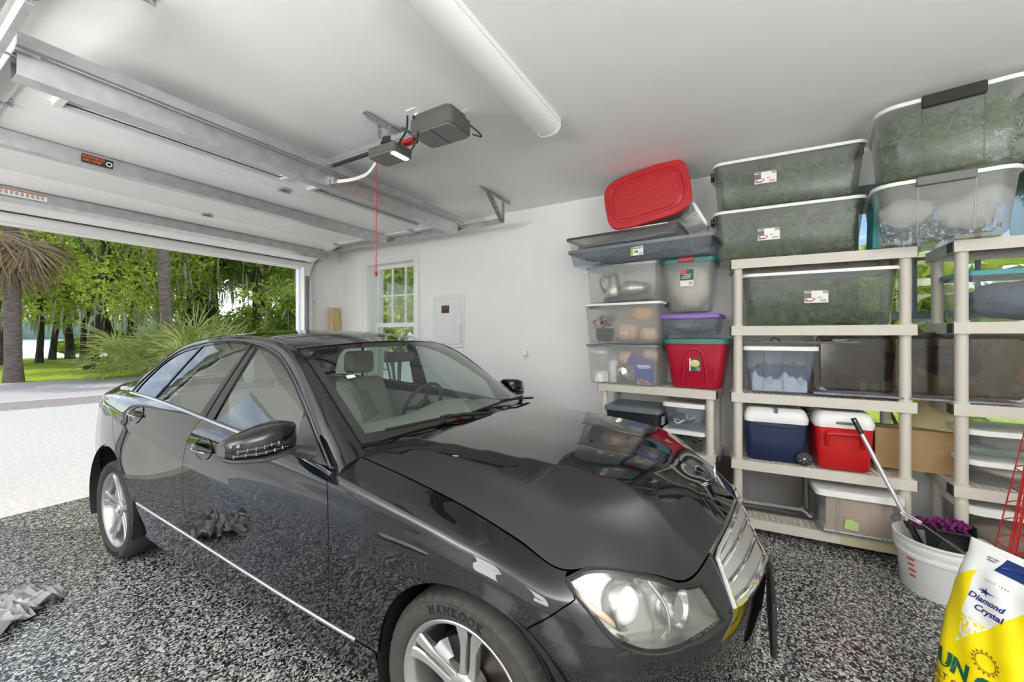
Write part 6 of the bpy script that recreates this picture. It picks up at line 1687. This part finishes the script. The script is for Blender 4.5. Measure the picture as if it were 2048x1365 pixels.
m = MB(); m.box((-.225,0,0),(.225,.19,.27)); t = tag(m.build('cardboard_box', 'cardboard', None, (3.63,-1.005,.557), (0,0,W90)), 'long brown cardboard box lying behind the gap between the tall shelves', 'box')
MB().box((-.225,.07,.27),(.225,.12,.2712)).build('packing_tape', 'kraft_sheet', t)
# lower tier
t = thing('smoky_box', 'square smoky box standing on edge on the bottom tier', 'storage box', (3.60,-.185,.118), rc); t.rotation_euler = (R(-6),0,rc)
m = MB(); rr = lambda i, y: [(p[0],y,p[1]) for p in rrect(-.26+i,i,.26-i,.36-i,.03,5)]; m.loft([rr(-.008,-.004),rr(-.008,.014),rr(0,.014),rr(.012,.12)], False, True, flip=True); q = rr(.012,.12); m.add(q,[tuple(range(24))]); q = rr(-.008,-.004); m.loft([q,rr(.03,-.004),rr(.036,.002),rr(.06,.002),rr(.066,.007)], False, True, flip=True); q = rr(.066,.007); m.add(q,[tuple(range(24))]); m.build('body', 'lid_smoke', t, sharp=40)
t = thing('smoky_box', 'smoky box standing on edge on the floor between the low shelf and tall shelf', 'storage box', (3.72,.13,.0), W90); m = MB(); rr = lambda i, y: [(p[0],y,p[1]) for p in rrect(-.20+i,.002+i,.16-i,.46-i,.03,5)]; m.loft([rr(0,0),rr(.02,.13)], True, True, flip=True); m.build('body', 'lid_smoke', t, sharp=40); m = MB(); m.loft([rr(-.01,-.014),rr(-.01,.008)], True, True, flip=True); m.build('lid', 'lid_smoke', t, sharp=40)
LZ = (3.39,-.652,.117); t = tote('papers_box', 'clear box with a white lid, cardboard and a green note on the bottom tier', LZ, rc, .44, .42, .29, 'clear', 'lid_white', .02, .03, .036, ribs=(-.12,-.10,.12,.14))
m = MB(); m.box((-.17,.022,.012),(.17,.028,.235)); place(m.build('cardboard_sheet', 'kraft_sheet'), LZ, rc, .0, .01, .02, 'brown cardboard sheet standing in the papers box', 'cardboard')
for k in range(5): m = MB(); m.box((-.18,.04,0),(.18,.36,.012)); place(m.build('paper_stack', 'card_white'), LZ, rc, .003*k, 0, .014+.014*k, 'stacked paper sheets in the papers box, %s' % ['lowest','second up','middle','fourth up','topmost'][k], 'papers', 'stacks of paper in the clear box')
principled('note_green', (.42,.56,.20), .6); principled('tape_beige', (.50,.45,.28), .5)
m = MB(); m.poly([(-.038,0,-.03),(.036,0,-.035),(.038,0,.02),(.015,0,.028),(.0,0,.036),(-.03,0,.034),(-.034,0,.0)]); m.poly([(-.038,.001,-.03),(-.034,.001,.0),(-.03,.001,.034),(.0,.001,.036),(.015,.001,.028),(.038,.001,.02),(.036,.001,-.035)]); m.build('note', 'note_green', t, (-.04,.009,.09))
m = MB(); m.box((-.19,-.003,-.066),(.16,-.0006,-.004)); o = m.build('masking_tape', 'tape_beige'); place(o, (3.435,-.433,.115), rc, .32, 0, 0, 'strip of yellowed tape on the bottom shelf front', 'tape')
# ---- right shelf
LTE = (3.475,-1.46,1.537); t = tote('teal_lid_box', 'clear box of navy cloth with a teal lid on the right shelf', LTE, W90, .62, .40, .30, 'clear', 'lid_teal', .03, .06, .03, 'teal-lidded boxes', ribs=(-.05,)); place(crumple('navy_cloth', (.25,.15,.12), 'towel_navy', 51, 4, .2), LTE, W90, .02, .19, .012, 'navy cloth filling the teal-lidded box', 'cloth')
for L, lab, sd, mt in (((3.445,-1.46,.738),'clear box of white sheets with a white lid on the right shelf, upper of two',61,'tissue'),((3.445,-1.46,.557),'clear box of cream cloth with a white lid on the right shelf, lower of two',62,'batting')):
    tote('linen_box', lab, L, W90, .60, .38, .145, 'clear', 'lid_white', .05, .07, .030, 'linen boxes on the right shelf'); place(crumple('linen', (.19,.11,.055), mt, sd, 4, .4), L, W90, 0, .18, .012, ['white sheets in the upper linen box','cream cloth in the lower linen box'][sd-61], 'cloth')
LCC = (3.43,-1.46,.093); tote('large_white_lid_box', 'large clear box with a broad white lid on the bottom right tier', LCC, W90, .62, .46, .33, 'clear_grey', 'lid_white', .04, .07, .045); place(crumple('brown_cloth', (.22,.14,.11), 'kraft_sheet', 66, 4, .3), LCC, W90, 0, .21, .012, 'brown cloth in the large white-lidded box', 'cloth')
m = MB(); m.box((-.12,0,0),(.10,.02,.26)); o = m.build('yellow_envelope', 'gold_seal', None, (3.66,-1.20,.84), (R(-35),R(-58),W90)); tag(o, 'yellow padded envelope lying on the cardboard box', 'envelope')
m = MB(); m.box((-.25,0,0),(.25,.02,.30)); tag(m.build('wooden_board', 'pumpkin_orange', None, (3.70,-1.66,1.05), (R(-18),R(30),W90)), 'tan board leaning at the right of the smoky box', 'board')
# ------------------------------------------------------------------ things standing in front of the shelves
principled('bucket_white', (.70,.70,.68), .38); principled('wire_steel', (.35,.35,.35), .3, .9); principled('pole_silver', (.58,.60,.61), .3, .6); principled('dustpan_black', (.014,.014,.015), .4)
principled('label_yellow', (.85,.45,.01), .5); mottled('chenille_purple', (.10,.006,.07), (.18,.015,.13), 60, .9); principled('cage_red', (.42,.02,.022), .45); principled('decal_red', (.55,.03,.03), .5)
BK = (3.20,-.975,0)
t = thing('bucket', 'wide white plastic bucket holding cleaning tools in front of the tall shelves', 'bucket', BK)
m = MB(); m.lathe([(.0005,.006),(.165,.006),(.17,.0),(.172,.004),(.188,.20),(.190,.205),(.196,.206),(.197,.222),(.191,.224),(.192,.248),(.199,.249),(.200,.27),(.196,.272),(.197,.292),(.206,.294),(.207,.305),(.198,.306),(.190,.29),(.168,.02),(.0005,.014)], 56); m.build('pail', 'bucket_white', t, sharp=50)
for k in range(4):
    a = R(128); m = MB(); z = .09+.032*k; r_ = .1795+.019*(z-.09)/.115
    m.loft([[(r_*math.cos(a+q)*1.003, r_*math.sin(a+q)*1.003, z) for q in np.linspace(-.15,.02+.03*(k%2),6)],[(r_*math.cos(a+q)*1.006, r_*math.sin(a+q)*1.006, z+.011) for q in np.linspace(-.15,.02+.03*(k%2),6)]], False, True, close=False); m.build('printed_stripe', 'decal_red', t)
m = MB(); bail = catmull([(-.178,-.103,.255),(-.20,-.04,.30),(-.165,.11,.405),(-.118,.165,.432),(-.06,.19,.425),(.11,.19,.33),(.178,.103,.255)],8); m.tube(bail, .0028, 6); m.build('bail', 'wire_steel', t)
m = MB(); m.cyl((-.150,.130,.418),(-.075,.188,.430),.011,n=12); m.build('grip', 'bucket_white', t)
# mop pole leaning on the shelf
t = thing('mop', 'silver mop pole with a black grip leaning from the bucket to the shelf', 'mop', (0,0,0))
a, b_ = Vector((3.225,-.965,.06)), Vector((3.385,-.618,.915)); d = (b_-a).normalized()
m = MB(); m.cyl(a+d*.30, b_-d*.10, .0125, n=16); m.build('pole', 'pole_silver', t)
m = MB(); m.cyl(b_-d*.105, b_, .0150, n=16); m.build('grip', 'dustpan_black', t)
m = MB(); m.cyl(b_-d*.022-Vector((.016,0,0)), b_-d*.010-Vector((.016,0,0)), .004, n=8); m.build('hang_hole', 'pole_silver', t)
m = MB(); m.cyl(a, a+d*.30, .016, .018, n=16); m.cyl(a+d*.27, a+d*.31, .021, n=16); m.build('socket', 'dustpan_black', t)
# dustpan, brush with a printed sleeve, purple duster
t = thing('dustpan', 'black dustpan standing in the white bucket', 'dustpan', (3.21,-1.03,.10)); t.rotation_euler = (0,0,R(-60))
m = MB(); m.loft([[(-.12,.0,0),(.12,.0,0),(.12,.012,0),(-.12,.012,0)],[(-.115,.05,.27),(.115,.05,.27),(.115,.062,.27),(-.115,.062,.27)]], True, False); m.build('pan', 'dustpan_black', t)
for s in (-1,1): m = MB(); m.loft([[(s*.12,0,0),(s*.114,0,0),(s*.114,-.02,0),(s*.12,-.02,0)],[(s*.115,.05,.27),(s*.109,.05,.27),(s*.109,-.01,.27),(s*.115,-.01,.27)]], True, False); m.build('side_lip', 'dustpan_black', t)
t = thing('hand_brush', 'hand brush with a yellow and black printed sleeve in the bucket', 'brush', (3.115,-.955,.20)); t.rotation_euler = (R(8),R(-20),R(35))
m = MB(); m.rbox((-.05,-.012,0),(.05,.012,.125), .01, 3, axis=1); m.build('sleeve', 'ink_black', t)
m = MB(); m.prism([(-.05,.01),(-.015,.035),(-.03,.085),(-.008,.122),(-.05,.122)], -.0125, -.0118, Matrix.Rotation(R(90),4,'X') @ Matrix.Scale(-1,4,(0,0,1))); o = m.build('sleeve_print', 'label_yellow', t, (0,-.0005,0))
for k in range(4): MB().box((.0,-.0132,.03+.018*k),(.038,-.0124,.037+.018*k)).build('sleeve_lettering', 'label_yellow' if k > 2 else 'ink_white', t)
m = MB(); m.box((-.04,-.010,-.10),(.04,.010,0)); m.build('bristles', 'dustpan_black', t)
t = thing('duster', 'purple chenille duster lying across the bucket rim', 'duster', (3.235,-.99,.355))
r_ = random.Random(4); m = MB()
for k in range(190):
    x = r_.uniform(-.13,.10); a_ = r_.random()*6.28; q = r_.random(); p = Vector((.045*math.cos(a_)*q+.01, -x, .03*math.sin(a_)*q+.028*math.sin((x+.13)*9)-.012)); m.sphere(p, .0105, 6, 4)
o = m.build('pile', 'chenille_purple', t); o['kind'] = 'stuff'
m = MB(); m.rbox((-.03,-.11,-.03),(.05,.14,-.012), .02, 3); m.build('backing', 'dustpan_black', t)
# red wire cage
CG = Vector((3.10,-1.36,0)); t = thing('wire_cage', 'red wire plant cage behind the salt bag', 'plant cage', tuple(CG))
def cr(z): return .25-.17*(z/1.12)
for k in range(4):
    a_ = R(20+90*k); m = MB()
    for o_ in (-.012,.012): m.tube([(cr(z)*math.cos(a_)+o_*math.sin(a_), cr(z)*math.sin(a_)-o_*math.cos(a_), z) for z in (.0,.4,.8,1.12)], .0036, 6)
    m.build('leg_wire', 'cage_red', t)
for z in np.linspace(.06,1.06,11):
    m = MB(); m.tube([(cr(z)*math.cos(q), cr(z)*math.sin(q), z) for q in [2*PI*k/36 for k in range(36)]], .003, 6, closed=True); m.build('ring_wire', 'cage_red', t)
for k in range(4):
    a_ = R(65+90*k); m = MB(); m.tube([(cr(z)*math.cos(a_), cr(z)*math.sin(a_), z) for z in (.0,.4,.8,1.06)], .003, 6); m.build('upright_wire', 'cage_red', t)

# salt bag: a filled sack leaning back, printed front
U = Vector((-.87,-.49,0)).normalized(); Vv = Vector((.30,-.20,.62)).normalized(); Nn = U.cross(Vv)
if Nn.dot(Vector((-1,1,.3))) < 0: Nn = -Nn
W_, H_ = .36, .74
O_ = Vector((2.445,-.835,.602))-Vv*H_          # lower left corner of the front
def bag_pt(u, v, off=0., back=False):
    """u across 0..1, v up 0..1"""
    bx = max(0, 1-(2*u-1)**4)**.6; top = max(0, 1-max(0,(v-.80)/.20)); top = top*top*(3-2*top); bot = min(1, v/.16)**.5
    bulge = .085*bx*top*bot
    pinch = .018*math.sin(PI*min(1,max(0,(v-.1)/.75)))*(-1 if u < .5 else 1)*abs(2*u-1)
    wr = .004*math.sin(u*21+v*13)*bx*top+.003*math.sin(v*37-u*9)*bx*top
    p = O_+U*(W_*u+pinch)+Vv*(H_*v)
    return p+Nn*((-(bulge*.8)-.006 if back else bulge+wr+.004)+off)
def lin(a, b_, c): return (a, b_, c)
m = principled('bag_print', (.8,.8,.8), .42)
n, l, b = nodes_of(m)
uvn = n.new('ShaderNodeUVMap'); sp = n.new('ShaderNodeSeparateXYZ'); l.new(uvn.outputs[0], sp.inputs[0])
def half(a, b_, c):     # 1 where a*u+b*v+c > 0
    k = n.new('ShaderNodeVectorMath'); k.operation = 'DOT_PRODUCT'; k.inputs[1].default_value = (a,b_,0); l.new(uvn.outputs[0], k.inputs[0])
    g = n.new('ShaderNodeMath'); g.operation = 'GREATER_THAN'; g.inputs[1].default_value = -c; l.new(k.outputs['Value'], g.inputs[0]); return g.outputs[0]
def op2(kind, x, y):
    g = n.new('ShaderNodeMath'); g.operation = kind; l.new(x, g.inputs[0]); l.new(y, g.inputs[1]); g.use_clamp = True; return g.outputs[0]
upper_left = half(-.495,1,-.705)          # white above the left yellow wedge
vl = half(1.0,-.0714,-.218); vr = half(-.645,1,-.290)
vee = op2('MULTIPLY', vl, vr)
side = half(1,0,-.93)
white = op2('ADD', op2('ADD', upper_left, vee), side)
# grains of salt scattered at the foot of the white wedge
vo = n.new('ShaderNodeTexVoronoi'); vo.inputs['Scale'].default_value = 60; l.new(uvn.outputs[0], vo.inputs['Vector'])
gr_ = n.new('ShaderNodeMath'); gr_.operation = 'LESS_THAN'; gr_.inputs[1].default_value = .42; sc2 = n.new('ShaderNodeSeparateColor'); l.new(vo.outputs['Color'], sc2.inputs[0]); l.new(sc2.outputs[0], gr_.inputs[0])
low = half(0,-1,.60); grains = op2('MULTIPLY', op2('MULTIPLY', vee, low), gr_.outputs[0])
inv = n.new('ShaderNodeMath'); inv.operation = 'SUBTRACT'; inv.use_clamp = True; l.new(white, inv.inputs[0]); l.new(grains, inv.inputs[1])
mixc = n.new('ShaderNodeMix'); mixc.data_type = 'RGBA'; l.new(inv.outputs[0], mixc.inputs['Factor']); mixc.inputs[6].default_value = (.86,.70,.0,1); mixc.inputs[7].default_value = (.78,.78,.77,1); l.new(mixc.outputs[2], b.inputs['Base Color'])
nu, nv = 36, 50
vsb = [bag_pt(i/nu, j/nv) for j in range(nv+1) for i in range(nu+1)]+[bag_pt(i/nu, j/nv, 0, True) for j in range(nv+1) for i in range(nu+1)]
K = (nu+1)*(nv+1); fsb = []
for j in range(nv):
    for i in range(nu):
        a_ = j*(nu+1)+i; fsb.append((a_,a_+1,a_+nu+2,a_+nu+1)); fsb.append((K+a_+nu+1,K+a_+nu+2,K+a_+1,K+a_))
for j in range(nv): a_ = j*(nu+1); fsb.append((a_,a_+nu+1,K+a_+nu+1,K+a_)); a_ += nu; fsb.append((K+a_,K+a_+nu+1,a_+nu+1,a_))
for i in range(nu): fsb.append((K+i,K+i+1,i+1,i)); a_ = nv*(nu+1)+i; fsb.append((a_,a_+1,K+a_+1,K+a_))
if Vector(U).cross(Vv).dot(Nn) < 0: fsb = [f[::-1] for f in fsb]
me = bpy.data.meshes.new('sack'); me.from_pydata([tuple(p) for p in vsb], [], fsb); me.materials.append(MATS['bag_print']); me.polygons.foreach_set('use_smooth', [True]*len(me.polygons))
uvl = me.uv_layers.new(name='UVMap'); flat = [((k % K) % (nu+1)/nu, ((k % K)//(nu+1))/nv) for k in range(2*K)]
for p in me.polygons:
    for li in p.loop_indices: uvl.data[li].uv = flat[me.loops[li].vertex_index]
bag = thing('salt_bag', 'yellow and white sack of water softener salt leaning in the lower right corner', 'bag', (0,0,0))
o = bpy.data.objects.new('sack', me); C.objects.link(o); o.parent = bag
principled('print_navy', (.012,.018,.16), .5); principled('print_green', (.005,.10,.05), .5); principled('print_brown', (.22,.09,.01), .5); principled('handle_navy', (.012,.035,.16), .4)
def onbag(name, shapes, mat):
    """lay flat shapes given in bag coordinates (metres from the lower left) on the sack"""
    q = MB()
    for vs, fs in shapes: q.add([bag_pt(x/W_, y/H_, .0022+abs(z)) for x, y, z in vs], fs)
    return q.build(name, mat, bag)
def words_(txt, x, y, size, bold=0., sh=0., al='LEFT'):
    vs, fs = text_mesh(txt, size, .0002, bold, al, sh); return [([(a+x, b+y, max(0,c)) for a,b,c in vs], fs)]
onbag('lettering_brand', words_('Diamond', .098, .526, .030, .0007, .25)+words_('Crystal', .124, .492, .030, .0007, .25), 'print_navy')
def tri(pts): return ([(x,y,.0003) for x,y in pts], [tuple(range(len(pts)))])
st_ = []
for k in range(10):
    a_ = 2*PI*k/10; L = .008+.010*(k % 2 == 0)+(.018 if k in (5,0) else 0); st_.append(tri([(.145+.004*math.cos(a_+1.57),.558+.004*math.sin(a_+1.57)),(.145+L*math.cos(a_),.558+L*math.sin(a_)),(.145+.004*math.cos(a_-1.57),.558+.004*math.sin(a_-1.57))]))
onbag('star_mark', st_, 'print_navy')
onbag('lettering_grip', words_('EASY GRIP', .086, .690, .0085, .0002)+words_('HANDLE', .089, .680, .0085, .0002), 'print_navy')
onbag('lettering_since', words_('S I N C E   1 8 8 6', .139, .602, .0095, .0001), 'handle_grey')
onbag('lettering_name', words_('SUN GEMS', .004, .252, .074, .0035), 'print_green')
onbag('lettering_kind', words_('SALT CRYSTALS', .020, .196, .032, .0004)+words_('FOR WATER SOFTENERS', .024, .166, .022, .0003), 'print_brown')
sun_ = []; c0 = (.182,.330)
ring = [( [(c0[0]+r*math.cos(2*PI*k/40), c0[1]+r*math.sin(2*PI*k/40), .0003) for k in range(40) for r in (.0245,.0272)], [(2*k,2*k+1,(2*k+3)%80,(2*k+2)%80) for k in range(40)])]
for k in range(16): a_ = 2*PI*k/16; ca, sa = math.cos(a_), math.sin(a_); sun_.append(tri([(c0[0]+.0295*ca-.0045*sa, c0[1]+.0295*sa+.0045*ca),(c0[0]+.0385*ca, c0[1]+.0385*sa),(c0[0]+.0295*ca+.0045*sa, c0[1]+.0295*sa-.0045*ca)]))
onbag('sun_mark', sun_+ring, 'print_brown')
q = MB(); gx_ = np.linspace(.138,.262,9); gy_ = np.linspace(.650,.712,5)
q.add([bag_pt(x/W_, y/H_, .0016) for y in gy_ for x in gx_], [(j*9+i,j*9+i+1,(j+1)*9+i+1,(j+1)*9+i) for j in range(4) for i in range(8)]); q.build('handle_patch', 'handle_navy', bag)
q = MB(); q.tube([bag_pt(x/W_, (.672+.014*math.sin(PI*(x-.15)/.10))/H_, .004) for x in np.linspace(.15,.25,12)], .006, 8); q.build('grip_loop', 'handle_navy', bag)

# crumpled plastic on the floor at the left
mottled('grey_plastic_film', (.30,.30,.30), (.40,.40,.40), 8, .35, .5)
def sheet(name, loc, size, seed, mat, label, cat, fold=.05):
    rr = random.Random(seed); n_ = 22; vs = []
    ph = [(rr.gauss(0,9), rr.gauss(0,9), rr.random()*6) for k in range(7)]
    edge = [rr.uniform(.75,1.1) for k in range(n_+1)]
    for j in range(n_+1):
        for i in range(n_+1):
            x = (i/n_-.5)*size[0]*edge[j]; y = (j/n_-.5)*size[1]*edge[(i*3) % (n_+1)]
            z = abs(sum(abs(math.sin(a*i/n_+b*j/n_+c)) for a, b, c in ph)/7-.45)*fold*3
            vs.append((x, y, z+.002))
    fs = [(j*(n_+1)+i, j*(n_+1)+i+1, (j+1)*(n_+1)+i+1, (j+1)*(n_+1)+i) for j in range(n_) for i in range(n_)]
    m = MB(); m.add(vs, fs, True); o = m.build(name, mat, None, loc, (0,0,R(35)), sharp=18); return tag(o, label, cat)
sheet('plastic_sheet', (.41,3.35,0), (.40,.46), 3, 'grey_plastic_film', 'crumpled grey plastic sheet on the floor at the left photo edge', 'plastic sheet', .07)
mottled('bag_film', (.80,.79,.77), (.88,.87,.85), 9, .4, .5)
o = crumple('plastic_bag', (.26,.20,.05), 'bag_film', 77, 4, .35); o.location = (-.85,2.55,0); tag(o, 'white plastic bag on the floor mirrored in the front door of the car', 'bag')
# ------------------------------------------------------------------ camera and view
cd = bpy.data.cameras.new('camera'); cam = bpy.data.objects.new('camera', cd); C.objects.link(cam)
cd.sensor_width = 36; cd.lens = 800/2048*36; cd.clip_start = .02; cd.clip_end = 500
cd.shift_y = -(682.5-672)/2048
cam.location = (0,0,1.454); cam.rotation_euler = (R(90),0,math.atan2(464,800)-R(90))
bpy.context.scene.camera = cam
vs = bpy.context.scene.view_settings
vs.view_transform = 'Standard'; vs.look = 'None'; vs.gamma = 1; vs.use_curve_mapping = False
# ------------------------------------------------------------------ light
wd = bpy.data.worlds.new('sky'); bpy.context.scene.world = wd; wd.use_nodes = True
n, l = wd.node_tree.nodes, wd.node_tree.links; bg = n['Background']
sk = n.new('ShaderNodeTexSky'); sk.sky_type = 'NISHITA'; sk.sun_disc = False; sk.sun_elevation = R(58); sk.sun_rotation = R(-23); sk.dust_density = 1.5; sk.ozone_density = 1.5
cl = n.new('ShaderNodeTexNoise'); cl.inputs['Scale'].default_value = 3.2; cl.inputs['Detail'].default_value = 6; cl.inputs['Roughness'].default_value = .6
tc = n.new('ShaderNodeTexCoord'); mp = n.new('ShaderNodeMapping'); mp.inputs['Scale'].default_value = (1,1,2.5); l.new(tc.outputs['Generated'], mp.inputs[0]); l.new(mp.outputs[0], cl.inputs['Vector'])
rp = n.new('ShaderNodeValToRGB'); rp.color_ramp.elements[0].position = .47; rp.color_ramp.elements[1].position = .66; l.new(cl.outputs['Fac'], rp.inputs[0])
mxw = n.new('ShaderNodeMix'); mxw.data_type = 'RGBA'; l.new(rp.outputs['Color'], mxw.inputs['Factor']); l.new(sk.outputs[0], mxw.inputs[6]); mxw.inputs[7].default_value = (9,9.2,9.6,1)
l.new(mxw.outputs[2], bg.inputs['Color']); bg.inputs['Strength'].default_value = .19
def light(name, kind, energy, loc, target=None, size=1, size_y=None, col=(1,1,1)):
    d = bpy.data.lights.new(name, kind); d.energy = energy; d.color = col
    if kind == 'AREA':
        d.size = size
        if size_y: d.shape = 'RECTANGLE'; d.size_y = size_y
    o = bpy.data.objects.new(name, d); C.objects.link(o); o.location = loc
    if target is not None: o.rotation_euler = (Vector(target)-Vector(loc)).to_track_quat('-Z','Y').to_euler()
    return o
s = light('sun', 'SUN', 1.6, (0,0,10), col=(1,.95,.87)); s.data.angle = R(.6)
s.rotation_euler = Vector((.194,-.446,-.875)).to_track_quat('-Z','Y').to_euler()
# daylight at the left windows; two unseen upward fills added to brighten the ceiling
light('window_daylight', 'AREA', 30, (XL+.03,1.55,1.6), (0,1.4,1.3), 1.05, 1.5)
light('window_daylight_rear', 'AREA', 30, (XL+.03,-1.05,1.6), (0,-1,1.3), 1.05, 1.5)
light('ceiling_fill', 'AREA', 205, (-2.1,2.1,1.65), (-2.1,2.1,3), 2.0, 2.0)  # added fill aimed at the ceiling, no lamp body
light('ceiling_fill_rear', 'AREA', 165, (-.9,-2.0,1.7), (-.9,-2.0,3), 2.4, 1.2)  # second added fill, out of view near the back wall
bpy.context.scene.view_settings.exposure = 0.32
sc = bpy.context.scene
sc.cycles.use_denoising = True; sc.cycles.max_bounces = 10; sc.cycles.transparent_max_bounces = 24; sc.cycles.diffuse_bounces = 6; sc.cycles.glossy_bounces = 5; sc.cycles.caustics_reflective = False; sc.cycles.caustics_refractive = False; sc.cycles.sample_clamp_indirect = 6
